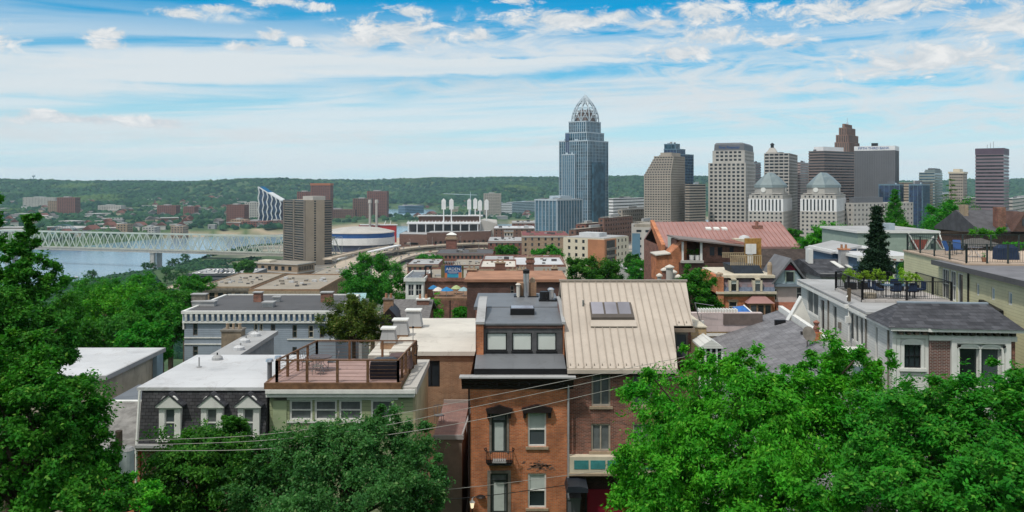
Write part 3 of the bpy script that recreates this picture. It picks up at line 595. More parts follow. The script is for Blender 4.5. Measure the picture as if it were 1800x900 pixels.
# --- twin stone towers with pyramid roofs
def twin(label, xl, xc, xr, xa, Y0, ytop, yb=425):
    t, w, d, H = tower('domed_office_tower', label, xl, xc, xr, yb, ytop, Y0, -27, 'twin stone towers with hipped metal roofs'); zz = lambda py: zrel(t, py, Y0)
    z1 = zz(350); zm = zz(372)
    gridwalls(t, 0, 0, w, d, 0, zm, 4.2, 4.1, 2.0, 2.0, lime, glass_dark, 40, .4)
    gridwalls(t, .3, .3, w - .3, d - .3, zm, z1, 3.5, z1 - zm, 1.5, (z1 - zm) * .92, white_steel, glass_dark, 30, .5)
    gridwalls(t, .9, .9, w - .9, d - .9, z1, H, 4.2, 3.4, 1.5, 2.1, lime, glass_dark, 30, .4)
    def octo(i, z, c_=.3): a, b_ = w - i, d - i; cw, cd = (w - 2 * i) * c_, (d - 2 * i) * c_; return [(i + cw, i, z), (a - cw, i, z), (a, i + cd, z), (a, b_ - cd, z), (a - cw, b_, z), (i + cw, b_, z), (i, b_ - cd, z), (i, i + cd, z)]
    MB().loft([octo(3, H), octo(3, zz(330))]).build('drum', lime, t)
    MB().loft([octo(2.2, zz(330)), octo(2.6, zz(325)), octo(w * .28, zz(311)), octo(w * .42, zz(304)), octo(w * .49, zz(302.5))]).build('roof', green_roof, t)
    for (x, y, r) in ((w * .42, 2.7, 0), (w - 2.7, d * .5, 90)):
        e = MB(); e.loft([[(2.6 * math.cos(k * math.pi / 8), 0, 2.6 * math.sin(k * math.pi / 8)) for k in range(16)], [(2.4 * math.cos(k * math.pi / 8), -.5, 2.4 * math.sin(k * math.pi / 8)) for k in range(16)]]); e.build('emblem', white_paint, t, (x, y, zz(334)), R(r))
    MB().box(2.6, 2.6, zz(341) - .3, w - 2.6, d - 2.6, zz(341) + .5).build('cornice', lime, t)
twin('left one of the two matching stone towers with hipped green-grey roofs', 1315, 1377, 1393, 1355, 850, 343)
twin('right one of the two matching stone towers with hipped green-grey roofs', 1406, 1471, 1488, 1447, 850, 343)
t, w, d, H = tower('office_block', 'long low white stone block running right from the twin hipped towers', 1480, 1500, 1612, 440, 357, 900, -62)
gridwalls(t, 0, 0, w, d, 0, H, 6, 5, 2.2, 2.2, lime, glass_dark, 60); roofbox(t, 4, 6, w - 4, d * .5, H, 6, grey_gran)
# --- brown banded slab, brick art-deco tower, wide bank slab
Y0 = 1080; t, w, d, H = tower('office_slab', 'brown banded office slab with a white plant room on its roof', 1421, 1449, 1502, 430, 266, Y0, -52)
ribbon(t, (0, 0, w, d), 0, H, 33, brown_gran, glass_dark, .45, .5); roofbox(t, 4, 6, w - 5, d * .75, H + .8, 5.5, white_steel)
Y0 = 1300; t, w, d, H = tower('brick_skyscraper', 'brown brick stepped skyscraper with a thin mast on top', 1467, 1493, 1511, 425, 250, Y0, -36); zz = lambda py: zrel(t, py, Y0)
def pil(par, x0, y0, x1, y1, z0, z1, sp=3.4):
    m = MB(); g = MB().box(x0 + .5, y0 + .5, z0, x1 - .5, y1 - .5, z1 - 1); g.build('window_strips', glass('brown_glass', (.05, .045, .042), .3, .4, 4, .3), par)
    for (a, b_, fx) in ((x0, x1, 1), (y0, y1, 0)):
        n = int((b_ - a) / sp)
        for i in range(n + 1):
            u = a + (b_ - a - 1.9) * i / n
            if fx: m.box(u, y0, z0, u + 1.9, y0 + .6, z1).box(u, y1 - .6, z0, u + 1.9, y1, z1)
            else: m.box(x1 - .6, u, z0, x1, u + 1.9, z1).box(x0, u, z0, x0 + .6, u + 1.9, z1)
    m.box(x0 + .05, y0 + .05, z1 - 1, x1 - .05, y1 - .05, z1 + .5); m.build('wall', carew, par)
pil(t, 0, 0, w, d, 0, H); pil(t, 1.5, 1.5, w - 1.5, d - 1.5, H + .5, zz(237)); pil(t, 5, 5, w - 5, d - 5, zz(237) + .5, zz(224)); pil(t, 9, 9, w - 9, d - 9, zz(224) + .5, zz(217))
MB().cyl(w / 2, d / 2, zz(217), zz(213), 2.5, 1.5).cyl(w / 2, d / 2, zz(213), zz(204), .45, .25).build('mast', mull_light, t)
Y0 = 1160; t, w, d, H = tower('bank_tower', 'wide dark grey bank slab with a white sign band across its top', 1502, 1573, 1580, 430, 264, Y0, -16); zz = lambda py: zrel(t, py, Y0)
curtain(t, 0, 0, w, d, 0, H, grey_gran, plain('grey_fins', (.17, .17, .18), .6, .1, .05), 2.2, 3.6, .5, .7, bm=grey_gran)
MB().box(-.4, -.4, H + .02, w + .4, d + .4, zz(256)).build('sign_band', white_steel, t); text_part('sign', 'FIFTH THIRD BANK', 4.6, blue_paint, t, (w * .48, -.5, (H + zz(256)) / 2), 0); roofbox(t, w * .4, 8, w * .55, 16, zz(256), 4.5, black_iron)
for lb, xl, xc, xr, yt, Y0, gm, sty in [
    ('deep blue glass block in front of the wide grey bank slab', 1545, 1581, 1588, 326, 960, glass_deep, 'c'), ('tan office block filling the gap behind the two deep blue glass blocks', 1580, 1606, 1640, 322, 1050, tan_conc, 'r'),
    ('second deep blue glass block with a slanted grey side, right of the tan one', 1598, 1621, 1634, 326, 940, glass_deep, 'c')]:
    t, w, d, H = tower('office_block', lb, xl, xc, xr, 430, yt, Y0, -25)
    if sty == 'c': curtain(t, 0, 0, w, d, 0, H, gm, mull_blue, 5, 4, .3, .5, bm=plain('navy_spandrel', (.02, .035, .07), .4, .2, .1)); roofbox(t, w * .4, 4, w * .75, 10, H + 1.4, 4, grey_gran)
    else: ribbon(t, (0, 0, w, d), 0, H, 22, gm, glass_dark, .3)
Y0 = 1250; t, w, d, H = tower('office_tower', 'green-grey stepped office tower right of the deep blue blocks', 1615, 1643, 1657, 425, 304, Y0, -30); ribbon(t, (0, 0, w, d), 0, H, 24, plain('green_precast', (.32, .37, .35), .6, .1, .05), glass_blue, .5); zz = lambda py: zrel(t, py, Y0)
roofbox(t, 8, 4, w, d * .9, H + .8, zz(299) - H, green_roof, 'upper_storeys'); roofbox(t, w * .55, 4, w - 1, d * .8, zz(299) + .8, zz(296.5) - zz(299), grey_gran)
Y0 = 1230; t, w, d, H = tower('office_tower', 'small cream office tower with a stepped cream cap', 1668, 1693, 1700, 420, 306, Y0, -18); ribbon(t, (0, 0, w, d), 0, H, 22, beige_conc, glass_dark, .35, piers=3)
MB().box(-1, -1, H + .8, w + 1, d + 1, H + 3.5).box(5, 4, H + 3.5, w - 5, d - 4, H + 7.5).build('cap', cream_paint, t)
Y0 = 1090; t, w, d, H = tower('office_tower', 'dark mauve banded office tower standing alone at the right', 1714, 1765, 1774, 430, 260, Y0, -20); ribbon(t, (0, 0, w, d), 0, H * .93, 26, purple_gran, glass_dark, .48, .6)
MB().box(0, 0, H * .93 + .8, w, d, H).build('plant_storey', plain('mauve_panels', (.10, .07, .10), .6, .15, .1), t); m = MB()
for (x, y, h_) in ((w * .5, 8, 7), (w * .6, 10, 9), (w * .4, 6, 5)): m.cyl(x, y, H, H + h_, .18, n=5)
m.build('antennas', black_iron, t)
# --- low blocks between the towers and the stadium
SB = [('wide low white-roofed hall right of the tallest tower', 1070, 1078, 1132, 350, 1350, white_steel, 'r'), ('low beige block with square windows below the beige banded tower', 1086, 1094, 1140, 369, 950, beige_conc, 'g'),
      ('brick block with a flat roof in front of the beige banded tower', 1052, 1062, 1112, 384, 800, far_brown, 'g'), ('white concrete block behind the sloping red roof', 1110, 1122, 1166, 393, 640, lime, 'g'),
      ('low red brick block at the foot of the blue glass office block', 1012, 1030, 1060, 395, 820, far_red, 'g'), ('dark brick warehouse with a row of small windows', 1000, 1012, 1108, 405, 760, far_brown, 'g'),
      ('long pale convention block behind the stone twin towers', 1600, 1610, 1700, 345, 1300, lime, 'r'), ('low cream block left of the lone mauve tower', 1690, 1700, 1716, 350, 1150, beige_conc, 'r'), ('grey block at the right edge behind the slate roofed house', 1768, 1780, 1830, 350, 1200, lime, 'r'),
      ('low grey building under the far ridge left of the tallest tower', 890, 900, 985, 356, 2750, mull_light, 'r'), ('white arched hall left of the tallest tower', 858, 862, 900, 358, 2650, white_steel, 'r'), ('long low blue-grey shed behind the stadium', 700, 712, 745, 362, 2900, mull_blue, 'r')]
for lb, xl, xc, xr, yt, Y0, wm, sty in SB:
    t, w, d, H = tower('low_block', lb, xl, xc, xr, 430 if Y0 < 1000 else (400 if Y0 < 2000 else 376), yt, Y0, -35 if xc - xl > 6 else -70)
    if sty == 'r': ribbon(t, (0, 0, w, d), 0, H, max(3, int(H / 5)), wm, glass_dark, .35)
    else: gridwalls(t, 0, 0, w, d, 0, H, 5, 4.3, 2.2, 1.9, wm, glass_dark, 50)
    roofbox(t, w * .3, d * .3, w * .6, d * .6, H + .8, 2.5, pale_roof)
    roofbox(t, .6, .6, w - .6, d - .6, H + .81, .25, white_membrane if sty == 'r' else tan_roof, 'roof')
# --- the riverside apartment tower
Y0 = 985; t, w, d, H = tower('apartment_tower', 'tall tan riverside apartment tower with stacked dark balconies', 497, 535, 584, 469, 352, Y0, -50); n = 27; fh = H / n
gridwalls(t, 1.6, 1.6, w, d - 10, 0, H, d - 14, fh, 2.6, 1.8, tan_conc, glass_dark, 27, .5, faces='r')
m = MB(); g = MB()
for k in range(n):
    z = k * fh + .3
    for a, b_ in ((2, w * .44), (w * .54, w - 3)): m.box(a, 0, z, b_, 1.6, z + 1.25); 
    m.box(w - 1.6, d - 10, z, w + .8, d - .3, z + 1.25)
    b = MB().box(2.5, 1.2, z + 1.25, w - 3.5, 1.59, z + fh - .1); b.build('balcony_glazing', glass_dark, t)
    b = MB().box(w - 2, d - 9.8, z + 1.25, w - .3, d - .5, z + fh - .1); b.build('balcony_glazing', glass_dark, t)
m.box(0, .4, 0, 2, 1.6, H).box(w * .46, .3, 0, w * .52, 1.6, H).box(w - 3, .3, 0, w - .05, 1.6, H).box(1.6, d - 10, H - .4, w - .1, d, H).build('balconies', plain('brown_precast', (.21, .175, .145), .85, .15, .1), t); roofbox(t, w * .55, d * .3, w, d * .75, H, 4.5, lime)
# --- low beige office near the river
Y0 = 830; t, w, d, H = tower('riverside_office', 'low tan office block with a band of square windows near the river', 443, 523, 553, 500, 466, Y0, -22)
fl = [(3 + i * (w - 6) / 6, 3 + i * (w - 6) / 6 + 4, H - 6, H - 2) for i in range(6)] + [(3 + i * (w - 6) / 8, 3 + i * (w - 6) / 8 + 3, H - 13, H - 10) for i in range(8)]
fr_ = [(2 + i * (d - 4) / 9, 2 + i * (d - 4) / 9 + 2, H - 6, H - 2) for i in range(9)] + [(2 + i * (d - 4) / 9, 2 + i * (d - 4) / 9 + 2, H - 13, H - 10) for i in range(9)]
walls(t, w, d, 0, H, {'f': fl, 'r': fr_}, far_tan, .5)
for s_, L in (('f', fl), ('r', fr_)):
    for o_ in L: window(t, s_, w, d, o_, '', None, glass_dark, rev=.5)
MB().box(-.8, -.8, H - 8.2, w + .8, -.02, H - 7.2).box(w + .02, -.8, H - 8.2, w + .8, d, H - 7.2).box(-1, -1, H, w + 1, d + 1, H + .9).build('cornice', lime, t); roofbox(t, w * .1, d * .1, w * .35, d * .5, H + .9, 2, cream_paint); roofbox(t, .2, .2, w - .2, d - .2, H + .9, .15, tan_roof, 'roof')
# ================================================================ trees
def leafmesh(name, centers, rads, per, L, mat, seed, up=.45, elong=(1, 1, .8), wid=.5, shell=.55, hang=0.0):
    r_ = np.random.default_rng(seed); C_ = np.repeat(np.asarray(centers, float), per, 0); Rr = np.repeat(np.asarray(rads, float), per)
    n = len(C_); cen = np.mean(centers, 0); K = max(4, per // 11); k_ = r_.integers(0, K, n) + K * np.repeat(np.arange(len(centers)), per)
    nt_ = K * len(centers); tc = np.repeat(np.asarray(centers, float), K, 0); tr_ = np.repeat(np.asarray(rads, float), K); o = tc - cen; o /= np.linalg.norm(o, axis=1)[:, None] + 1e-6
    td = o * .5 + r_.normal(size=(nt_, 3)) * .62 + np.array([0, 0, .12 - hang * .3]); td /= np.linalg.norm(td, axis=1)[:, None]; tl = tr_ * r_.uniform(.45, 1.55, nt_); ts = tc + r_.normal(size=(nt_, 3)) * (tr_ * .33)[:, None]
    f_ = r_.random(n) ** .8; P_ = ts[k_] + td[k_] * (tl[k_] * f_)[:, None] * np.array(elong) + r_.normal(size=(n, 3)) * (tr_[k_] * .13 + L * .22)[:, None] * np.array(elong)
    P_[:, 2] -= hang * .25 * tl[k_] * f_ ** 2; d = td[k_]; out = o[k_]
    nrm = out * .3 + np.array([0, 0, up + .15]) + r_.normal(size=(n, 3)) * .5; nrm /= np.linalg.norm(nrm, axis=1)[:, None]
    t = r_.normal(size=(n, 3)) * .7 + d + np.array([0, 0, -hang]); t -= (t * nrm).sum(1)[:, None] * nrm; t /= np.linalg.norm(t, axis=1)[:, None]; b_ = np.cross(nrm, t)
    l = (L * r_.uniform(.6, 1.35, n))[:, None]; w = l * wid
    V_ = np.stack([P_ - t * l * .5, P_ + b_ * w * .5 + nrm * l * .07 - t * l * .03, P_ + t * l * .5 - nrm * l * .08, P_ - b_ * w * .5 + nrm * l * .07 - t * l * .03], 1).reshape(-1, 3)
    me = bpy.data.meshes.new(name); me.vertices.add(4 * n); me.vertices.foreach_set('co', V_.ravel()); me.loops.add(4 * n); me.loops.foreach_set('vertex_index', np.arange(4 * n, dtype=np.int32))
    me.polygons.add(n); me.polygons.foreach_set('loop_start', np.arange(n, dtype=np.int32) * 4); me.polygons.foreach_set('loop_total', np.full(n, 4, np.int32)); me.update(); me.materials.append(mat); return me
def clumps(lobes, n, seed, cr=(.18, .3), inner=.5):
    """lobes: [(x,y,z,rx,ry,rz)] -> clump centres spread through them, denser near the surface, uneven outline"""
    r_ = random.Random(seed); tot = sum(l[3] * l[5] for l in lobes); C_, Q = [], []
    for (x, y, z, rx, ry, rz) in lobes:
        k = max(3, int(n * rx * rz / tot)); ph = r_.uniform(0, 6)
        for i in range(k):
            a = r_.uniform(0, 2 * math.pi); s_ = r_.uniform(-.75, 1); c_ = math.sqrt(max(0, 1 - s_ * s_)); f_ = inner + (1 - inner) * r_.random() ** .6
            f_ *= 1 + .13 * math.sin(3 * a + ph) + .09 * math.sin(5 * a + 2 * ph + 4 * s_) + r_.uniform(-.08, .12)
            q = r_.uniform(*cr) * (rx + ry + rz) / 3; C_.append((x + rx * f_ * c_ * math.cos(a), y + ry * f_ * c_ * math.sin(a), z + rz * f_ * s_)); Q.append(q)
    return C_, Q
def trunk_mb(h0, C_, r, seed, nl=14, lean=0):
    r_ = random.Random(seed); m = MB(); top = Vector(np.mean(C_, 0)); zc = top.z; fork = Vector((lean * .4, 0, h0)); m.path([(0, 0, -1.5), (lean * .15, 0, h0 * .5), tuple(fork)], r, 8, r * .75)
    for i in range(nl):
        c_ = Vector(r_.choice(C_)); mid = fork.lerp(c_, .5) + Vector((r_.uniform(-.4, .4), r_.uniform(-.4, .4), (c_.z - h0) * .12)); m.path([tuple(fork), tuple(mid), tuple(c_)], r * r_.uniform(.3, .5), 6, r * .06)
    return m
TREES = {}
def tree(name, label, lobes, base, n, per, L, mat, seed, group=None, h0=None, r=.25, **kw):
    """lobes and base in world metres"""
    bx, by, bz = base; lb = [(l[0] - bx, l[1] - by, l[2] - bz, *l[3:]) for l in lobes]; C_, Q = clumps(lb, n, seed, kw.pop('cr', (.18, .3)), kw.pop('inner', .5))
    nl = kw.pop('nl', 14); t = thing(name, label, 'tree', base, 0, group); zmin = min(l[2] - l[5] for l in lb)
    trunk_mb(h0 or max(1.5, zmin + .5), C_, r, seed, nl).build('trunk', bark, t); link('crown', leafmesh('crown', C_, Q, per, L, mat, seed, **kw), t); return t
def unit_tree(kind, seed):           # crown radius 1, crown centre at 1.35, base 0
    r_ = random.Random(seed)
    if kind == 'round': lb = [(0, 0, 1.35, 1, 1, .85), (.35, .1, 1.7, .6, .6, .5), (-.4, -.1, 1.2, .6, .6, .5)]; return lb, 90, 34, .12, leaf_mid
    if kind == 'roundb': lb = [(0, 0, 1.25, .95, .95, .9), (-.35, 0, 1.65, .55, .55, .5), (.45, .2, 1.1, .55, .5, .45)]; return lb, 90, 34, .12, leaf_bright
    if kind == 'far': lb = [(0, 0, 1.2, 1, 1, .85), (.3, 0, 1.5, .6, .6, .5)]; return lb, 45, 22, .24, leaf_far
    if kind == 'farb': lb = [(0, 0, 1.1, 1, 1, .75), (-.4, 0, 1.3, .6, .6, .5)]; return lb, 45, 22, .24, leaf_far
def proto(kind, seed): lb, n, per, L, mat = unit_tree(kind, seed); C_, Q = clumps(lb, n, seed, (.2, .32)); return leafmesh('crown', C_, Q, per, L, mat, seed), trunk_mb(.5, C_, .06, seed, 6).mesh('trunk', bark)
PROTO = {k: [proto(k, s) for s in (1, 2)] for k in ('round', 'roundb', 'far', 'farb')}
def ctree(name, label, px, py_top, rpx, Y, kind, group=None, seed=0, z=None, sz=1.0):
    """copy of a proto placed by photo column, crown top row and crown radius in pixels"""
    rad = rpx * Y / F; zt = zb(py_top, Y); x = PX(px, Y); me, tk = PROTO[kind][seed % 2]; zb_ = zt - 2.2 * rad * sz
    t = thing(name, label, 'tree', (x, Y, zb_), seed * 1.3, group); t.scale = (rad, rad, rad * sz); link('crown', me, t)
    k = link('trunk', tk, t); g = float(ground(x, Y)); 
    if g < zb_ - .3: MB().cyl(0, 0, (g - zb_) / (rad * sz), .1, .06, .055, 8).build('lower_trunk', bark, t)
    return t
def hit(px, py):                  # distance at which the sight line through a photo pixel meets the ground
    ys = np.geomspace(60, 5000, 1500); g = ground(PX(px, ys), ys); k = np.argmax(PZ(py, ys) < g); return float(ys[k])
# ================================================================ truss bridge
def truss_bridge():
    A = Vector((PX(514, 1062), 1062, 0)); Bq = Vector((PX(-60, 1215), 1215, 0)); t = thing('truss_bridge', 'long pale green-white steel truss road bridge over the river', 'bridge', (A.x, A.y, -110), math.atan2(Bq.y - A.y, Bq.x - A.x)); L = (Bq - A).length; zd, zt = 22.5, 44.5; W_ = 13; steel = plain('pale_green_steel', (.50, .55, .49), .6, .1, .05)
    MB().box(-90, -1, zd - 2.6, L + 300, W_ + 1, zd).box(-90, -1.4, zd, L + 300, -1, zd + 1.2).box(-90, W_ + 1, zd, L + 300, W_ + 1.4, zd + 1.2).build('deck', concrete, t); n = int(L / 11)
    n -= n % 2; p = L / n
    for y in (0, W_):
        m = MB(); m.box(-60, y - .5, zt - .9, L, y + .5, zt + .3); m.box(-60, y - .5, zd, L, y + .5, zd + .9)
        for i in range(-6, n):
            a = i * p; up = i % 2 == 0; m.tube((a, y, zd if up else zt), (a + p, y, zt if up else zd), .6, n=4); m.tube((a, y, zd), (a, y, zt), .3, n=4)
            if i % 4 == 0: m.tube((a, y, zt if up else zd), (a + p, y, zd if up else zt), .4, n=4)
        m.build('truss_side', steel, t)
    m = MB()
    for i in range(-6, n + 1, 2): m.tube((i * p, 0, zt), (i * p, W_, zt), .3, n=4); m.tube((i * p, 0, zt), (min(i + 2, n) * p, W_, zt), .2, n=4)
    m.build('top_bracing', steel, t)
    for xx_ in (L * .375, L * .83):
        m = MB(); m.box(xx_ - 3, -1.5, -6, xx_ + 3, 2.5, zd - 3.4).box(xx_ - 3, W_ - 2.5, -6, xx_ + 3, W_ + 1.5, zd - 3.4).box(xx_ - 3.4, -2.5, zd - 3.4, xx_ + 3.4, W_ + 2.5, zd - 2.6); m.build('pier', concrete, t)
truss_bridge()
def barge():
    Y0 = 1405; t = thing('barge', 'dark cargo barge moored under the far end of the bridge', 'barge', (PX(84, Y0), Y0, -110)); w = 56
    MB().prism([(0, 0), (w, 0), (w + 3, 2.6), (0, 2.6)], 0, 11).build('hull', plain('barge_steel', (.10, .06, .06), .8, .2, .2), t); MB().box(3, 1.5, 2.6, w * .8, 9.5, 4.2).build('cargo_cover', concrete, t); MB().box(w * .84, 3, 2.6, w * .92, 8, 5).build('winch_house', plain('rust', (.2, .08, .05), .9), t)
    t = thing('motorboat', 'small dark motorboat alone on the river', 'boat', (PX(133, 985), 985, -110), R(200)); MB().loft([[(-4, 0, .2), (-4, .01, .2), (5, .02, .2), (5, 0, .2)], [(-4, -1.3, 1.2), (-4, 1.3, 1.2), (3, 1.2, 1.4), (5.5, 0, 1.6)]]).build('hull', plain('boat_hull', (.04, .05, .07), .4), t); MB().box(-2.5, -.9, 1.2, 1, .9, 2.6).build('cabin', white_paint, t)
    t = thing('riverboat', 'white riverboat moored beside the tan apartment tower', 'boat', (PX(478, 1290), 1290, -110), R(25)); MB().prism([(0, 0), (24, 0), (28, 2), (0, 2)], 0, 7).build('hull', white_steel, t); MB().box(2, 1, 2, 22, 6, 5).box(4, 1.4, 5, 18, 5.6, 7.6).build('cabins', white_steel, t); MB().cyl(6, 3, 7.6, 11, .7).build('funnel', black_iron, t)
barge()
# arch bridge up the river
t = thing('arch_bridge', 'pale low arch bridge far off among trees at the left', 'bridge', (PX(82, 1650), 1650, -104)); m = MB()
for y in (0, 8):
    pts = [(62 * i / 12, y, 16 * 4 * (i / 12) * (1 - i / 12) + 8) for i in range(13)]; m.path(pts, .5, 4)
    for i in range(1, 12): m.tube((62 * i / 12, y, 7), pts[i], .22, n=4)
m.build('arch', mull_blue, t); MB().box(-25, -1, 5.6, 90, 9, 7).build('deck', mull_blue, t)
# ================================================================ ball park and arena
def stadium():
    Y0 = 1240; t = thing('ballpark', 'brick ballpark with white roof truss behind the curving highway', 'stadium', (PX(702, Y0), Y0, -97)); S = Y0 / F; g = lambda px: (px - 702) * S; h = lambda py, dy=0: PZ(py, Y0 + dy) + 97
    w = g(862); ops = [(12 + i * 7.5, 15.5 + i * 7.5, 5, 13) for i in range(int((w - 20) / 7.5))]
    m = MB(); m.wall((0, 0), (g(752), -14), 0, h(411), [(8, 30, 8, 11)], 1); m.wall((g(752), -14), (w, 30), 0, h(408), ops, 1); m.wall((w, 30), (w, 90), 0, h(408), [], 1); m.wall((0, 90), (0, 0), 0, h(411), [], 1); m.build('facade', far_brown, t)
    m = MB(); m.slab([(0, 0, h(411) - .2), (g(752), -14, h(411) - .2), (g(752), 60, h(411) - .2), (0, 60, h(411) - .2)], .5); m.slab([(g(752), -14, h(409)), (w, 30, h(409)), (w, 90, h(409)), (g(752), 60, h(409))], .5); m.build('concourse_roof', pale_roof, t)
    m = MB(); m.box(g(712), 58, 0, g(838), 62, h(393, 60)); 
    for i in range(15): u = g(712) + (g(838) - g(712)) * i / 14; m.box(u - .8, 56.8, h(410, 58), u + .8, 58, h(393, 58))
    m.build('seating_back', plain('dark_seating', (.14, .12, .12), .8, .2, .1), t)  # back of the seating in one even dark grey-brown
    m = MB(); m.box(g(709), 40, h(394, 40), g(842), 62, h(391, 40)); 
    for i in range(22): u = g(709) + (g(842) - g(709)) * i / 21; m.tube((u, 40, h(393, 40)), (u, 62, h(388, 62)), .4, n=4)
    for i in range(9): u = g(712) + (g(838) - g(712)) * i / 8; m.tube((u, 41, h(411, 40)), (u, 41, h(393, 40)), .8, n=5)
    m.build('canopy', white_steel, t); MB().box(g(716), 150, 0, g(838), 158, h(380, 155)).build('far_stand', far_brown, t); m = MB().box(g(714), 147, h(380, 150), g(842), 162, h(378.6, 150))
    for i in range(20): u = g(716) + (g(836) - g(716)) * i / 19; m.tube((u, 147, h(380, 150)), (u, 147, h(376.5, 150)), .35, n=4)
    m.build('far_canopy', white_steel, t)
    MB().loft([[(g(840), 60, 0), (g(880), 60, 0), (g(880), 150, 0), (g(840), 150, 0)], [(g(842), 60, h(386, 60)), (g(872), 60, h(393, 60)), (g(870), 150, h(386, 150)), (g(846), 150, h(384, 150))]]).build('corner_stand', lime, t)
    for px, py, yy_ in [(775, 349, 50), (789, 349, 52), (815, 349, 160), (827, 348, 160), (841, 351, 60), (853, 350, 62)]:
        m = MB(); u = g(px); m.cyl(u, yy_, 0, h(py + 6, yy_), 1.1, .8, 8).box(u - 3.2, yy_ - .6, h(py + 19, yy_), u + 3.2, yy_ + .6, h(py + 3, yy_)); m.loft([[(u - 3, yy_ - .5, h(py + 3, yy_)), (u + 3, yy_ - .5, h(py + 3, yy_)), (u + 3, yy_ + .5, h(py + 3, yy_)), (u - 3, yy_ + .5, h(py + 3, yy_))], [(u - .4, yy_ - .3, h(py, yy_)), (u + .4, yy_ - .3, h(py, yy_)), (u + .4, yy_ + .3, h(py, yy_)), (u - .4, yy_ + .3, h(py, yy_))]])
        m.build('floodlight_tower', white_steel, t)
    MB().box(g(622), 40, 8, g(690), 44, h(396, 40)).build('scoreboard', red_paint, t); m = MB().box(g(624), 39, h(396, 40), g(692), 45, h(394.5, 40)); m.tube((g(667), 42, h(396, 40)), (g(671), 42, h(388, 40)), .5); m.tube((g(678), 42, h(396, 40)), (g(680), 42, h(388, 40)), .5); m.build('scoreboard_truss', white_steel, t)
    for px in (643, 655): MB().cyl(g(px), 36, 0, h(357, 36), 1.9, 1.7, 12).cyl(g(px), 36, h(357, 36), h(351, 36), 2.8, 2.4, 12).build('smokestack', lime, t)
    # arena with blue band
    Y0 = 1150; t = thing('arena', 'white arena with a broad royal blue band below its pale roof', 'arena', (PX(620, Y0), Y0 + 50, -97)); S = Y0 / F; n = 40; rx, ry = 62 * S, 46
    ring = lambda k, z: [(rx * k * math.copysign(abs(math.cos(a)) ** .8, math.cos(a)), ry * k * math.sin(a), z) for a in [2 * math.pi * i / n for i in range(n)]]
    hh = lambda py: PZ(py, Y0) + 97
    MB().loft([ring(1, 0), ring(1, hh(432))]).build('base', plain('dark_concourse', (.06, .07, .12), .6), t); MB().loft([ring(1.04, hh(432)), ring(1.04, hh(420)), ring(1.0, hh(419.5))]).build('wall', white_steel, t)
    MB().loft([ring(1.02, hh(419.5)), ring(1.02, hh(411.5))]).build('blue_band', blue_paint, t); MB().loft([ring(1.04, hh(411.5)), ring(1.02, hh(410)), ring(.9, hh(408)), ring(.6, hh(404)), ring(.3, hh(402))]).build('roof', lime, t)
    # stepped white concourse left-front
    t = thing('elevated_walkway', 'long white elevated walkway sloping down in front of the arena', 'walkway', (PX(596, 1010), 1010, -97), R(60)); MB().prism([(0, 6), (120, 15), (120, 16.6), (0, 7.6)], 0, 7, 'y').build('deck', white_steel, t); m = MB()
    for i in range(6): MB().box(4 + i * 22, 1, 0, 6 + i * 22, 2.5, 6 + i * 1.6).box(4 + i * 22, 5, 0, 6 + i * 22, 6.5, 6 + i * 1.6).build('pier', lime, t)
stadium()
# ================================================================ wedge building and the far town
Y0 = 2050; t = thing('wedge_tower', 'blue and white striped tower whose roof slopes steeply down', 'building', (PX(456, Y0), Y0, -104)); S = Y0 / F; h = lambda py: PZ(py, Y0) + 104
w = 38 * S; MB().prism([(0, 0), (w, 0), (w, h(352)), (w * .4, h(338)), (0, h(328))], 0, 40).build('glazing', glass_deep, t); m = MB()
for i in range(6):
    u = w * i / 5; zt = h(328) + (h(352) - h(328)) * (i / 5); m.path([(u - (3 if k % 2 else 0), -1, zt * k / 7) for k in range(8)], 1.5, 4)
m.prism([(-1, h(328)), (w * .4, h(338)), (w + 1, h(352)), (w + 1, h(354)), (w * .4, h(340)), (-1, h(330.5))][::-1], -1.5, 40.5); m.build('fins', white_steel, t)
TW = [(546, 581, 326, 2300, far_red, 'twin'), (522, 546, 337, 2350, far_red, 0), (645, 680, 336, 2500, far_red, 0), (620, 652, 349, 2450, far_brown, 0), (100, 133, 347, 2700, far_red, 0), (84, 101, 353, 2750, far_tan, 0), (398, 430, 360, 2000, far_red, 0), (430, 456, 356, 2250, lime, 0), (560, 625, 368, 2650 - 200, far_brown, 0), (276, 310, 361, 2600, far_red, 0), (322, 342, 363, 2600, far_red, 0), (40, 100, 347, 3300, lime, 0), (172, 214, 361, 2900, lime, 0), (850, 880, 340, 2600, beige_conc, 'crane'), (425, 470, 389, 1900, far_red, 0), (470, 497, 388, 1930, far_brown, 0), (405, 432, 386, 1950, far_tan, 0), (204, 224, 394, 1660, far_tan, 0), (250, 272, 399, 1690, lime, 0), (300, 322, 398, 1700, far_tan, 0)]
TL = ['tall red-brown brick block with an orange top behind the apartment tower', 'shorter red brick block left of the orange-topped one', 'dark red brick tower behind the two white smokestacks', 'brown brick block beside the dark red tower', 'broad red brick block standing alone at the far left', 'low tan block attached to the far left brick block', 'red brick hall left of the striped wedge tower', 'pale office block touching the striped wedge tower', 'long dark brick building behind the arena', 'red brick block in the middle of the far town', 'smaller red brick block in the far town, right of its like', 'long pale building on the hillside at the far left', 'white-roofed shed in the far town', 'pale grey highrise behind the ballpark lights', 'low red brick building on the far bank by the wedge tower', 'low brown building on the far bank nearest the apartment tower', 'low tan building on the far bank left of the red one', 'pale house block on the far bank above the bridge', 'small white house block on the far bank', 'small tan house block on the far bank']
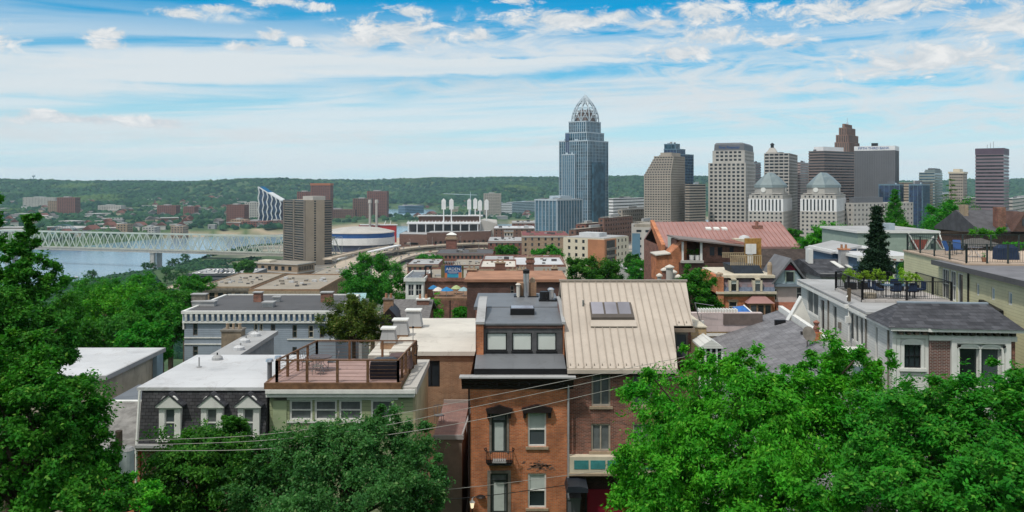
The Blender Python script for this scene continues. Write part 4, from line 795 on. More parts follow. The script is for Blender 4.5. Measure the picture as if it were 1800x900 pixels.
for (xl, xr, yt, Y0, mt, sp), lb in zip(TW, TL):
    z0 = float(ground(PX((xl + xr) / 2, Y0), Y0)) - 3; t = thing('far_building', lb, 'building', (PX(xl, Y0), Y0, z0), R(-4)); w = (xr - xl) * Y0 / F; d = min(w, 30); H = PZ(yt, Y0) - z0
    gridwalls(t, 0, 0, w, d, 0, H, 6, 4.6, 3, 2.2, mt, glass_dark, 24, .4)
    roofbox(t, w * .3, d * .2, w * .6, d * .8, H, 3, pale_roof)
    if sp == 'twin': roofbox(t, -1, -1, w + 1, d + 1, H, 6, plain('orange_tile', (.42, .15, .07), .8), 'roof')
t = thing('construction_crane', 'pale tower crane with a long level jib behind the ballpark', 'crane', (PX(827, 1900), 1900, -104)); m = MB(); zt = PZ(342, 1900) + 104; m.tube((0, 0, 0), (0, 0, zt), 1.0, n=4); m.build('mast', mull_light, t); MB().tube((-60, 0, zt + 2), (14, 0, zt - 1), .8, n=4).tube((0, 0, zt), (0, 0, zt + 6), .7, n=4).build('jib', mull_light, t)
t = thing('water_tower', 'small water tower on the skyline ridge at the far left', 'water tower', (PX(59, 5300), 5300, float(ground(PX(59, 5300), 5300)))); z = PZ(309, 5300) - t.location.z; MB().lathe(0, 0, [(.5, z - 8), (9, z - 5), (10, z), (6, z + 5), (.5, z + 7)], 12).build('tank', mull_light, t); MB().cyl(0, 0, -5, z - 5, 2.2).build('stem', mull_light, t)
# houses of the far town: one thing each
hp = []; wallcols = [plain('house_white', (.55, .53, .5), .8), plain('house_cream', (.42, .35, .27), .8), plain('house_red', (.2, .085, .065), .85), plain('house_grey', (.3, .3, .31), .8)]
roofcols = [plain('house_roof_grey', (.16, .15, .15), .9), plain('house_roof_pale', (.42, .41, .40), .8), plain('house_roof_red', (.17, .075, .06), .9)]
for wi, wm in enumerate(wallcols):
    for ri, rm in enumerate(roofcols):
        bm_ = MB().box(-.5, -.5, 0, .5, .5, .6).mesh('wall', wm); rf = MB().prism([(-.56, .6), (.56, .6), (0, 1)], -.56, .56).mesh('roof', rm) if ri != 1 else MB().box(-.52, -.52, .6, .52, .52, .68).mesh('roof', rm); wn = MB().box(-.3, -.512, .15, -.1, -.502, .4).mesh('window', glass_dark); hp.append((bm_, rf, wn, wi, ri))
hn = ['white', 'cream', 'red brick', 'grey']; rn = ['grey gabled roof', 'flat pale roof', 'red gabled roof']; rr = random.Random(5); cnt = 0
while cnt < 230:
    Y0 = 1480 + 2300 * rr.random() ** 1.2; px = rr.uniform(-40, 960) if cnt % 4 else rr.uniform(180, 500); x = PX(px, Y0)
    if in_water(np.array(x), np.array(Y0)) or Y0 < FB(px) + 60: continue
    if px > 500 and Y0 < 2350: continue
    if vnoise(x, Y0, 160, 5) + .5 * vnoise(x, Y0, 60, 6) > .15 and rr.random() < .8: continue
    wx = 'at the far left' if px < 120 else 'above the bridge' if px < 330 else 'near the striped wedge tower' if px < 560 else 'beyond the arena'; wy = 'by the far bank' if Y0 < 2100 else 'towards the ridge'
    b_, rf, wn, wi, ri = rr.choice(hp); s_ = rr.uniform(13, 24) * (2.2 if ri == 1 and rr.random() < .6 else 1); t = thing('far_house', f'tiny {hn[wi]} house, {rn[ri]}, {wx}, {wy}', 'house', (x, Y0, float(ground(x, Y0)) - 1), rr.uniform(-.6, .6), f'{hn[wi]} far houses with {rn[ri]} {wx}, {wy}'); t.scale = (s_, s_ * .8, rr.uniform(12, 19))
    link('wall', b_, t); link('roof', rf, t); cnt += 1
    if Y0 < 1900: link('window', wn, t)
# ================================================================ riverbank and city trees
cnt = 0; rr = random.Random(9)
for i in range(34):                 # row along the near bank
    px = 110 + i * 8.2 + rr.uniform(-3, 3); Yb = float(np.interp(px, NBX, NBY)) - 18 - rr.uniform(0, 12); g = float(ground(PX(px, Yb), Yb)); rad = rr.uniform(4.2, 6.2)
    ctree('bank_tree', 'rounded green tree in the row along the near river bank, ' + ('left of the bridge pier' if px < 262 else 'right of the bridge pier'), px, HY - (g + rad * 2.1) * F / Yb, rad * F / Yb, Yb, 'far', 'trees along the near river bank', i)
CT = [(560, 590, 470, 500, 880, 14), (600, 650, 455, 480, 800, 6), (740, 800, 455, 470, 760, 10), (850, 985, 425, 455, 640, 26), (1090, 1140, 452, 480, 420, 9), (560, 640, 488, 520, 420, 12), (440, 470, 440, 450, 1150, 10), (900, 990, 452, 470, 420, 10), (505, 560, 470, 482, 760, 5), (1380, 1420, 405, 420, 480, 5), (1130, 1160, 460, 478, 330, 3), (330, 420, 466, 480, 900, 10), (745, 775, 470, 486, 560, 5)]
def gtree(name, label, px, py_base, rad, kind, group, seed, sz=1.0):
    Yt = hit(px, py_base); x = PX(px, Yt); g = float(ground(x, Yt)); me, tk = PROTO[kind][seed % 2]; t = thing(name, label, 'tree', (x, Yt, g), seed * 1.3, group); t.scale = (rad, rad, rad * sz); link('crown', me, t); link('trunk', tk, t); return t
for gi, (xa, xb, ya, yb, rad, k, lb) in enumerate([(560, 600, 486, 505, 5, 12, 'below the tan apartment tower'), (740, 800, 462, 478, 4, 9, 'beside the curving ramps'), (850, 1000, 452, 474, 6, 30, 'around the brown downtown blocks'), (1090, 1150, 468, 484, 5, 10, 'beside the cream apartment block'),
        (560, 640, 505, 530, 5, 14, 'below the highway walkway'), (500, 550, 484, 492, 4, 7, 'beside the low tan riverside office'), (1380, 1430, 440, 455, 6, 8, 'below the stone twin towers'), (290, 430, 478, 500, 4.5, 22, 'on the slope above the river road'), (600, 700, 455, 470, 4, 6, 'between the highway ramps')]):
    for i in range(k): gtree('city_tree', 'dark green tree ' + lb, rr.uniform(xa, xb), rr.uniform(ya, yb), rad * rr.uniform(.7, 1.25), 'far' if i % 2 else 'farb', 'trees ' + lb, i + gi, rr.uniform(.85, 1.1))
# ================================================================ hillside neighbourhood
class HS:
    def __init__(s, name, label, xl, xr, Yf, zbase, d, ytop, cat='house', group=None):
        s.Y, s.zb, s.d = Yf, zbase, d; s.X0 = PX(xl, Yf); s.w = PX(xr, Yf) - s.X0; s.H = PZ(ytop, Yf) - zbase; s.t = thing(name, label, cat, (s.X0, Yf, zbase), 0, group)
    def x(s, px, dy=0): return PX(px, s.Y + dy) - s.X0
    def z(s, py, dy=0): return PZ(py, s.Y + dy) - s.zb
    def op(s, a, b, c, d_, dy=0): return (s.x(a, dy), s.x(b, dy), s.z(d_, dy), s.z(c, dy))
    def walls(s, ops, mat, rev=.12, H=None): return walls(s.t, s.w, s.d, 0, H or s.H, ops, mat, rev)
    def win(s, side, op, **k): return window(s.t, side, s.w, s.d, op, **k)
def flatroof(h, mat, edge=None, ov=.15, par=.0, z=None, name='roof', x0=None, x1=None, y0=None, y1=None, th=.22):
    z = h.H if z is None else z; x0 = -ov if x0 is None else x0; x1 = h.w + ov if x1 is None else x1; y0 = -ov if y0 is None else y0; y1 = h.d + ov if y1 is None else y1
    r = MB().box(x0, y0, z + .002, x1, y1, z + th).build(name, mat, h.t)
    if edge: m = MB(); e = .14; p = th + par; m.box(x0 - e, y0 - e, z - .05, x1 + e, y0 - .002, z + p).box(x0 - e, y1 + .002, z - .05, x1 + e, y1 + e, z + p).box(x0 - e, y0 - .002, z - .05, x0 - .002, y1 + .002, z + p).box(x1 + .002, y0 - .002, z - .05, x1 + e, y1 + .002, z + p); m.build('roof_edge', edge, h.t)
    return r
def chimney(par, x, y, z, w, d, h, mat=brown_brick, cap=grey_stone, pots=2, potm=None, name='chimney'):
    o = MB().box(x, y, z - 1, x + w, y + d, z + h).build(name, mat, par); m = MB().box(x - .08, y - .08, z + h, x + w + .08, y + d + .08, z + h + .14); m.build('cap', cap, o)
    if pots:
        m = MB()
        for i in range(pots): m.lathe(x + w * (i + .5) / pots, y + d / 2, [(.14, z + h + .14), (.11, z + h + .5), (.14, z + h + .55)], 8)
        m.build('pots', potm or plain('clay', (.33, .17, .1), .85), o)
    return o
def hood(par, x0, x1, z, y=-.02, mat=dark_trim, h=.42):      # Victorian window hood
    xm = (x0 + x1) / 2; m = MB(); m.prism([(x0 - .28, z), (x0 - .28, z + .06), (x0 - .34, z + h * .55), (x0 + .1, z + h * .8), (xm, z + h * 1.05), (x1 - .1, z + h * .8), (x1 + .34, z + h * .55), (x1 + .28, z + .06), (x1 + .28, z)][::-1], -.28, y)
    m.box(x0 - .26, -.2, z - .28, x0 - .1, y, z).box(x1 + .1, -.2, z - .28, x1 + .26, y, z); return m.build('window_hood', mat, par)
# ---------------- orange brick house in the middle
h = HS('brick_house', 'tall narrow orange brick house with dark cornice and iron balconet, in the centre foreground', 826.5, 997, 46, -21.6, 15, 668)
t = h.t; Wd = [h.op(928, 960, 725, 785), h.op(928, 960, 832, 893), h.op(864, 891, 727, 796), h.op(862, 893, 832, 902)]
h.walls({'f': Wd}, orange_brick, .14, H=h.z(660))
for o_ in Wd[:2]: h.win('f', o_, style='h', fw=.085, blind=.5, sill=stone)
h.win('f', Wd[1], style='h', fw=.085) if False else None
for o_ in Wd[2:]:
    q = h.win('f', o_, style='', fmat=green_black, gmat=grey_blind, fw=.1); W_, H_ = o_[1] - o_[0], o_[3] - o_[2]
    MB().box(.0, -.09, H_ * .79, W_, -.072, H_ * .83).build('transom_bar', green_black, q); MB().box(W_ * .2, -.05, .1, W_ * .78, -.02, H_ * .76).build('door_panel', blind_glass, q)
MB().box(Wd[3][0] - .16, -.03, 0, Wd[3][0] - .002, -.001, Wd[3][3] + .16).box(Wd[3][1] + .002, -.03, 0, Wd[3][1] + .16, -.001, Wd[3][3] + .16).box(Wd[3][0] - .002, -.03, Wd[3][3] + .002, Wd[3][1] + .002, -.001, Wd[3][3] + .16).build('door_surround', grey_stone, t)
MB().box(Wd[2][0] - .12, -.03, Wd[2][2], Wd[2][0] - .002, -.001, Wd[2][3]).box(Wd[2][1] + .002, -.03, Wd[2][2], Wd[2][1] + .12, -.001, Wd[2][3]).build('door_surround', grey_stone, t)
hood(t, h.x(865), h.x(890), h.z(725)); hood(t, h.x(928), h.x(960), h.z(724))
# balconet
m = MB(); xa, xb, za, zc = h.x(855), h.x(901), h.z(813), h.z(789); m.prism([(xa + .1, za), (xb - .1, za), (xb, za + .14), (xa, za + .14)], -.5, -.001)
for i in range(13): u = xa + (xb - xa) * i / 12; m.path([(u, -.5, za + .14), (u, -.62, za + .38), (u, -.5, zc)], .014, 4)
for i in range(4): 
    for u in (xa, xb): m.path([(u, -.5 + i * .15, za + .14), (u, -.5 + i * .15, zc)], .014, 4)
m.tube((xa, -.5, zc), (xb, -.5, zc), .025).tube((xa, -.5, zc), (xa, 0, zc), .025).tube((xb, -.5, zc), (xb, 0, zc), .025); m.path([(xa, -.5, zc), (xa - .1, -.5, zc + .15), (xa + .02, -.5, zc + .22)], .025, 5).path([(xb, -.5, zc), (xb + .1, -.5, zc + .15), (xb - .02, -.5, zc + .22)], .025, 5)
m.build('balconet', black_iron, t); MB().box(h.x(866), -.56, za + .15, h.x(890), -.1, za + .24).build('threshold', pale_roof, t)
# cornice
prof = [(-.004, h.z(683)), (-.1, h.z(683)), (-.14, h.z(676)), (-.34, h.z(672)), (-.40, h.z(667)), (-.58, h.z(664)), (-.66, h.z(660)), (-.004, h.z(660))]
m = MB(); m.prism(prof[::-1], -.45, h.w + .32, 'x')
for i in range(9): u = h.w * (i + .5) / 9; m.box(u - .06, -.36, h.z(675), u + .06, -.141, h.z(668))
m.build('cornice', dark_trim, t); MB().box(-.55, -.74, h.z(660), h.w + .42, -.1, h.z(660) + .07).build('gutter', pale_roof, t)
z0, z1 = h.z(657) + .05, h.z(622, 2.4); MB().prism([(-.05, z0 - .3), (2.4, z0 - .3), (2.4, z1), (0, z0 + .22), (-.05, z0 + .22)][::1], h.x(834), h.w - .05, 'x').build('apron_roof', grey_membrane, t); MB().box(h.x(833), -.16, z0 - .02, h.w - .03, -.06, z0 + .24).build('apron_edge', black_iron, t)
# dormer storey
D_ = 2.42; zt = h.z(572, D_); xl, xr = h.x(849, D_), h.x(989, D_); ops = []; m = MB()
for a, b in ((855, 891), (900, 935), (943.5, 978)): ops.append((h.x(a, D_) - xl, h.x(b, D_) - xl, h.z(617, D_), h.z(585, D_)))
m.wall((xl, D_), (xr, D_), z1 - .1, zt, ops, .1); m.build('dormer_wall', grey_membrane if False else plain('slate_panels', (.10, .10, .105), .7, .25, 3), t)
for o_ in ops:
    g, fr = window_meshes(o_[1] - o_[0], o_[3] - o_[2], '', black_iron, win_glass, .05); q = link('window', g, t, (xl + o_[0], D_ + .1, o_[2])); link('frame', fr, q); MB().box(.06, -.006, .07, o_[1] - o_[0] - .06, -.002, o_[3] - o_[2] - .06).build('blind', plain('bright_blind', (.66, .70, .66), .4, .05), q)
    MB().box(-.04, -.16, -.08, o_[1] - o_[0] + .04, -.003, -.003).build('sill', black_iron, q)
MB().box(xl, D_ - .06, zt - .16, xr, D_ + .2, zt + .02).build('dormer_head', dark_brick, t)
zr = zt + .02
MB().prism([(D_ - .1, zr), (8.2, zr), (8.2, zr + .16), (D_ - .1, zr + .1)], h.x(851, D_), xr + .05, 'x').build('upper_roof', grey_membrane, t)
MB().box(h.x(836, 8.2), 8.21, zr - 2.5, h.w, 15, zr - .02).build('rear_wall', brown_brick, t); MB().box(h.x(836, 8.2) - .12, 8.21, zr, h.w + .1, 15, zr + .2).build('rear_roof', grey_membrane, t)
for nm, a, b in (('l', h.x(838, D_), h.x(850, D_)), ('r', xr + .02, h.w - .01)):
    o = MB().box(a, D_ - .2, z0, b, D_ + .6, zt + .1).build('party_wall', orange_brick, t); c_ = MB(); c_.prism([(D_ + .6, z0), (8.2, z0), (8.2, zr + .75), (6.5, zr + .75), (D_ + .6, zt + .1)], a, b, 'x'); c_.build('party_wall', brown_brick, t)
    MB().prism([(D_ - .26, zt + .1), (D_ + .6, zt + .1), (6.5, zr + .75), (8.2, zr + .75), (8.2, zr + .87), (6.45, zr + .87), (D_ + .5, zt + .24), (D_ - .26, zt + .24)], a - .06, b + .06, 'x').build('coping', pale_roof, t)
MB().box(h.x(897, 6), 5.2, zr + .14, h.x(939, 6), 6.5, zr + .5).build('skylight_curb', black_iron, t); MB().box(h.x(898.5, 6), 5.3, zr + .5, h.x(937.5, 6), 6.4, zr + .54).build('skylight', skylight_glass, t)
MB().path([(h.w + .06, -.1, 0), (h.w + .06, -.1, h.z(668))], .055, 8).build('downpipe', pale_roof, t); MB().path([(-.06, -.05, 0), (-.06, -.05, h.z(672))], .05, 8).build('downpipe', dark_trim, t)
rr = random.Random(4); m = MB()
for i in range(64):
    a, b = rr.gauss(0, .42), rr.gauss(0, .13)
    if abs(a) < .9 and abs(b) < .28: m.box((h.x(945) + a), -.012, h.z(820) + b, (h.x(945) + a + .14), -.002, h.z(820) + b + .05)
m.build('repaired_bricks', plain('greyed_brick', (.2, .13, .1), .9, .4, 6), t); MB().lathe(0, 0, [(.02, 0), (.26, .03), (.2, .1), (.02, .16)], 10).build('name_plaque', dark_trim, t, (h.x(845), -.04, h.z(874)))
# things standing on it
zc_ = h.zb + zr + .2
c_ = thing('brick_chimney', 'squat brick chimney with a tall silver flue on the grey flat roof', 'chimney', (PX(925, 59), 59, zc_)); MB().box(-.65, 0, -.1, .7, .8, .95).build('stack', tan_brick, c_); MB().box(-.85, -.25, -.05, .85, 1, .06).build('flashing', black_iron, c_); MB().cyl(0, -.08, 0, 1.62, .2, .2, 16).build('flue', silver, c_); MB().cyl(0, -.08, 1.62, 1.85, .23, .23, 12).cyl(0, -.08, 1.85, 1.92, .29, .1, 12).build('flue_cap', black_iron, c_); MB().cyl(-.55, -.15, 0, .85, .13).cyl(-.55, -.15, .85, .95, .2, .1).build('vent_pipe', ivory_membrane, c_)
MB().lathe(.45, .4, [(.2, .95), (.16, 1.2), (.05, 1.3)], 8).build('pot', stone, c_)
c_ = thing('roof_vent', 'silver and black rooftop fan unit beside the flue on the grey roof', 'vent', (PX(963, 57), 57, zc_)); MB().cyl(-.25, 0, .1, .62, .3, .3, 14).build('fan_drum', black_iron, c_); MB().cyl(.2, .1, 0, .75, .2, .2, 14).cyl(.2, .1, .75, .85, .25, .12).build('flue', silver, c_); MB().box(-.6, -.4, 0, .6, .5, .1).build('base', black_iron, c_); MB().path([(.5, -.2, .15), (.9, -.3, .1), (.9, -.3, .3)], .06).build('pipe', black_iron, c_)
# lantern by the corner
c_ = thing('wall_lantern', 'small lit white lantern on the near left corner of the orange brick house', 'lantern', (PX(830, 45.6), 45.6, PZ(893, 45.6))); lamp = bpy.data.materials.new('lamp_glow'); lamp.use_nodes = True; lamp.node_tree.nodes['Principled BSDF'].inputs['Emission Color'].default_value = (1, .8, .5, 1); lamp.node_tree.nodes['Principled BSDF'].inputs['Emission Strength'].default_value = 1.2
MB().lathe(0, 0, [(.07, 0), (.12, .3), (.12, .31)], 6).build('lamp_glass', lamp, c_); MB().lathe(0, 0, [(.17, .31), (.05, .42), (.02, .5)], 6).tube((0, 0, .5), (.1, .3, .5), .02).build('lamp_cap', white_paint, c_); MB().cyl(0, 0, -1.8, 0, .035).build('post', black_iron, c_)
# ---------------- brown brick house with standing seam roof
h = HS('brick_house', 'brown brick house with a big beige standing-seam metal roof and triple skylight', 998.5, 1216, 46.3, -21.6, 12, 655); t = h.t
Wd = [h.op(1040, 1073, 657, 714), h.op(1039, 1073, 745, 793), h.op(1112, 1146, 657, 714), h.op(1112, 1146, 745, 793)]
h.walls({'f': Wd + [h.op(1003, 1200, 831, 1000)], 'r': []}, brown_brick, .12)
for o_ in Wd: h.win('f', o_, style='v', fmat=plain('taupe_frame', (.40, .36, .30), .6), gmat=grey_blind, fw=.09, sill=stone)
MB().box(.1, .9, 0, h.w - .5, 1.0, h.z(831) - .01).build('recessed_entry', dark_brick, t)
b_ = MB().box(.05, -.5, h.z(829), h.x(1200), -.002, h.z(798)).build('bay_band', cream_paint, t)
for a, b in ((1008, 1033), (1036.5, 1062), (1066, 1092), (1096, 1121), (1125, 1150)): MB().box(h.x(a), -.52, h.z(819), h.x(b), -.502, h.z(804)).build('teal_pane', teal_glass, b_)
MB().box(.0, -.56, h.z(829) - .05, h.x(1200), -.0025, h.z(826.5)).build('band_sill', stone, t)
Ye, Yr = -.55, 6.2; ze, zr_ = h.z(647, -.5), h.z(495, Yr); sl = (zr_ - ze) / (Yr - Ye); xL, xR, xQ = -.08, h.x(1206, Yr), h.x(1218, 2.55); xN = h.x(1184, 2.6); yn = 2.55; zn = ze + sl * (yn - Ye)
m = MB(); xB = h.x(1191, -.55); m.slab([(xL, Ye, ze), (xB, Ye, ze), (xN, yn, zn), (xL, yn, zn)], .16); m.slab([(xL, yn, zn), (xQ, yn, zn), (xR, Yr, zr_), (xL, Yr, zr_)], .16); m.slab([(xL, Yr, zr_), (xR, Yr, zr_), (xR, 12.4, ze + .4), (xL, 12.4, ze + .4)], .16)
m.build('roof', beige_metal, t); m = MB(); n_ = 17
for i in range(n_ + 1):
    u = xL + .03 + (xQ - xL - .08) * i / n_; ys = Ye if u < xB else (yn if u > xN else Ye + (yn - Ye) * (u - xB) / (xN - xB) + .02); zs = ze + sl * (ys - Ye)
    m.prism([(ys, zs), (Yr, zr_), (Yr, zr_ + .085), (ys, zs + .085)], u - .018, u + .018, 'x')
    m.prism([(ys + .16, zs + sl * .16), (ys + .22, zs + sl * .22), (ys + .22, zs + sl * .22 + .12), (ys + .16, zs + sl * .16 + .12)], u + .13, u + .17, 'x')
m.box(xL - .06, Yr - .1, zr_ + .01, xR + .06, Yr + .1, zr_ + .12); m.build('roof_seams', plain('beige_seam_metal', (.36, .31, .26), .4, .1, .8), t)
MB().box(xL, Ye - .14, ze - .26, xB + .02, Ye - .002, ze - .06).build('gutter', beige_metal, t); MB().box(xL + .05, -.5, ze - .4, xB - .05, -.003, ze - .2).build('soffit', dark_trim, t)
def onroof(y): return ze + sl * (y - Ye)
def roofpx(px, py):                # point on the front slope seen at a pixel
    k = (py - HY) / F; y = (-(ze + h.zb) - k * (h.Y) + sl * Ye) / (sl + k) if False else None
    a_ = ze + h.zb - sl * Ye; y = (-a_ - k * h.Y) / (sl + k); return PX(px, h.Y + y) - h.X0, y
x0, y0 = roofpx(1040, 567); x1, y1 = roofpx(1110, 536)
q = MB().prism([(y0, onroof(y0)), (y1, onroof(y1)), (y1, onroof(y1) + .16), (y0, onroof(y0) + .3)], x0, x0 + 2.45, 'x').build('skylight_frame', plain('bronze_trim', (.10, .085, .075), .5), t)
for i in range(3): a = x0 + .07 + i * .79; MB().prism([(y0 + .12, onroof(y0) + .31), (y1 - .06, onroof(y1) + .17), (y1 - .06, onroof(y1) + .19), (y0 + .12, onroof(y0) + .345)], a, a + .68, 'x').build('skylight_pane', skylight_glass, q)
MB().prism([(y0 - .45, onroof(y0 - .45) + .09), (y0, onroof(y0) + .01), (y0, onroof(y0) + .15), (y0 - .45, onroof(y0 - .45) + .13)], x0 - .1, x0 + 2.55, 'x').build('skylight_apron', beige_metal, t)
# side dormer with window at right
xw = h.x(1183, 2.6) + .03; MB().box(xw, 2.9, 0, h.x(1217, 2.6), 6, zn - .6).build('side_bay', brown_brick, t); q = MB().box(h.x(1190, 2.6), 2.84, h.z(628, 2.6), h.x(1207, 2.6), 2.895, h.z(589, 2.6)).build('window', glass_dark, t); MB().box(h.x(1187, 2.6), 2.8, h.z(589, 2.6), h.x(1210, 2.6), 2.89, h.z(584, 2.6)).box(h.x(1187, 2.6), 2.8, h.z(628, 2.6), h.x(1190, 2.6) - .004, 2.89, h.z(589, 2.6)).box(h.x(1207, 2.6) + .004, 2.8, h.z(628, 2.6), h.x(1210, 2.6), 2.89, h.z(589, 2.6)).build('frame', grey_stone, q)
MB().box(xw - .1, 2.4, h.z(583, 2.6), xQ + .1, 2.98, h.z(577, 2.6)).box(xw, 2.55, h.z(577, 2.6), xQ + .06, 2.9, h.z(573, 2.6)).build('bay_cornice', plain('taupe_trim', (.22, .17, .13), .6), t)
MB().cyl(*roofpx(1025, 538), onroof(roofpx(1025, 538)[1]) - .1, onroof(roofpx(1025, 538)[1]) + .35, .05).build('vent_pipe', silver, t)
# entrance things below
c_ = thing('entry_canopy', 'black fabric canopy over the dark entrance under the teal panels', 'awning', (PX(1012, 45.2), 45.2, PZ(858, 45.2))); MB().prism([(-.55, 0), (.6, 0), (.6, .22), (.2, .32), (-.45, .32)], -.7, .9).build('canopy', plain('canopy_cloth', (.02, .025, .035), .5), c_); MB().box(-.5, -.1, -3.6, -.44, -.04, 0).box(.5, -.1, -3.6, .56, -.04, 0).build('posts', black_iron, c_)
c_ = thing('rubbish_bin', 'grey wheeled bin half hidden under the black canopy', 'bin', (PX(1008, 45.8), 45.8, PZ(900, 45.8) - .3)); MB().loft([[(-.3, -.3, 0), (.3, -.3, 0), (.3, .3, 0), (-.3, .3, 0)], [(-.36, -.36, 1.1), (.36, -.36, 1.1), (.36, .36, 1.1), (-.36, .36, 1.1)]]).build('body', grey_gran, c_); MB().box(-.4, -.4, 1.1, .4, .42, 1.2).build('lid', grey_membrane, c_)
c_ = thing('garage_door', 'maroon garage door below the brown brick house', 'garage door', (PX(1034, 46), 46.6, -21.6)); MB().box(0, 0, 0, 2.6, .1, PZ(868, 46) + 21.6).build('panel', maroon, c_); m = MB()
for i in range(1, 6): m.box(.02, -.02, i * .7, 2.58, -.001, i * .7 + .05)
m.build('ribs', maroon, c_)
# ---------------- deck house
h = HS('deck_house', 'sage green house with a railed wooden roof deck, left of centre', 474, 726, 42, -20.5, 6.4, 692); t = h.t
Wd = [h.op(509, 549, 703, 739), h.op(553, 592, 703, 739), h.op(596, 636, 703, 739), h.op(652, 692, 703, 739)]
h.walls({'f': Wd, 'r': []}, green_siding, .1); MB().box(h.w + .003, 0, 0, h.w + .12, 6.4, h.H).build('party_wall', plain('tan_stucco', (.42, .37, .24), .9, .2, .8), t)
for o_ in Wd: h.win('f', o_, style='h', fmat=white_paint, gmat=grey_blind, fw=.09, rev=.1)
m = MB(); m.box(h.x(505), -.06, h.z(743), h.x(700), -.002, h.z(739.5)).box(h.x(505), -.06, h.z(702.5), h.x(700), -.002, h.z(698)); m.build('window_trim', white_paint, t)
MB().box(h.x(480), -.04, h.z(760), h.x(504), -.002, h.z(704)).build('side_door', plain('pale_green_door', (.36, .42, .26), .6), t); m = MB()
for i in range(6): m.box(h.x(482), -.06, h.z(703) + i * .045, h.x(505), -.003, h.z(703) + i * .045 + .02)
m.build('vent_grille', grey_stone, t)
MB().box(-.1, -.32, h.H - .1, h.w + .1, -.003, h.H + .18).box(-.1, -.42, h.H + .1, h.w + .15, -.32, h.H + .28).build('gutter', white_paint, t)
zf = h.z(672); zr2 = zf
MB().box(-.2, -.28, h.H + .29, h.w - .55, -.1, zf + .02).box(-.2, -.1, h.H + .29, -.05, 5.6, zf + .02).box(h.w - .7, -.1, h.H + .29, h.w - .55, 5.6, zf + .02).build('deck_beam', redwood, t)
MB().box(h.w - .5, -.1, h.H + .001, h.w + .2, 6.5, h.H + .34).build('parapet_coping', lime, t)
dk = MB().box(-.04, -.09, zf - .1, h.w - .72, 5.6, zf + .01).build('deck_floor', deck_floor, t)
# railing: posts, rails and cables
def railing(par, pts, z, hgt, post, mat, rows=0, nb=0, name='railing', cap=.05, matp=None):
    for (a, b, n) in pts:
        a, b = Vector((*a, z)), Vector((*b, z))
        for i in range(n + 1): p = a.lerp(b, i / n); MB().box(p.x - post, p.y - post, z - .25, p.x + post, p.y + post, z + hgt).build('railing_post', matp or mat, par)
        m = MB(); m.tube(a + Vector((0, 0, hgt + .02)), b + Vector((0, 0, hgt + .02)), cap, n=4)
        for r_ in range(rows): m.tube(a + Vector((0, 0, hgt * (r_ + .6) / rows)), b + Vector((0, 0, hgt * (r_ + .6) / rows)), .009, n=4)
        if nb:
            k = int((b - a).length / nb); m.tube(a + Vector((0, 0, .1)), b + Vector((0, 0, .1)), .02, n=4)
            for i in range(k): p = a.lerp(b, (i + .5) / k); m.tube(p + Vector((0, 0, .1)), p + Vector((0, 0, hgt)), .011, n=4)
        m.build(name, mat, par)
xa, xb = h.x(487), h.x(700); q = thing('deck_railing', 'brown timber post and cable railing around the roof deck', 'railing', (h.X0, h.Y, h.zb + zf))
ya = 5.1; xc_, xd_ = h.x(557, ya), h.x(741, ya)
railing(q, [((xa, -.05), (xb, -.05), 4), ((xa, -.05), (xc_, ya), 4), ((xb, -.05), (xb + .3, ya + .1), 5), ((xc_, ya), (xd_ - .35, ya), 3)], 0, 1.08, .06, redwood, rows=6, cap=.05)
# deck furniture
def table_set(par_label, x, y, z, chairs, rot=0):
    t = thing('round_table', par_label, 'table', (x, y, z)); MB().cyl(0, 0, .7, .74, .62, .62, 18).build('tabletop', plain('brown_metal', (.10, .07, .06), .4), t); m = MB()
    for k in range(4): a = k * 1.57 + .6; m.path([(.5 * math.cos(a), .5 * math.sin(a), 0), (.15 * math.cos(a), .15 * math.sin(a), .4), (.35 * math.cos(a), .35 * math.sin(a), .7)], .018, 5)
    m.build('legs', silver, t)
    return t
def garden_chair(label, x, y, z, rot, mat, group='metal chairs on the roof deck'):
    t = thing('garden_chair', label, 'chair', (x, y, z), rot, group); MB().box(-.24, -.24, .42, .24, .24, .45).build('seat', mat, t); m = MB()
    for u in (-.22, 0, .22): m.tube((u, .24, .45), (u, .34, .95), .015, n=4)
    m.tube((-.22, .34, .95), (.22, .34, .95), .02); m.build('backrest', mat, t)
    for a, b in ((-.22, -.22), (.22, -.22), (-.22, .22), (.22, .22)): MB().tube((a, b, 0), (a * .9, b * .9, .43), .015, n=4).build('leg', mat, t)
    return t
dz_ = h.zb + zf + .01; pm = plain('grey_metal', (.22, .2, .19), .4)
table_set('round brown table on the left half of the roof deck', PX(563, 44.6), 44.6, dz_, 0)
garden_chair('metal chair in front of the round deck table, its back to the street', PX(559, 43.7), 43.7, dz_, 3.0, pm); garden_chair('metal chair right of the round deck table', PX(584, 44.7), 44.7, dz_, -1.4, pm); garden_chair('metal chair left of the round deck table', PX(541, 44.8), 44.8, dz_, 1.3, pm)
c_ = thing('covered_grill', 'barbecue under a black vinyl cover at the front right of the roof deck', 'grill', (PX(676, 42.9), 42.9, dz_)); MB().loft([[(-.68, -.36, 0), (.68, -.36, 0), (.68, .36, 0), (-.68, .36, 0)], [(-.7, -.38, .5), (.7, -.38, .5), (.7, .38, .5), (-.7, .38, .5)], [(-.66, -.32, .86), (.66, -.32, .86), (.66, .34, .86), (-.66, .34, .86)], [(-.4, -.2, 1.0), (.42, -.2, 1.04), (.42, .25, 1.02), (-.4, .25, 1.0)]]).build('cover', black_cover, c_); MB().box(-.6, -.3, -.01, .6, .3, .05).build('base', black_iron, c_)
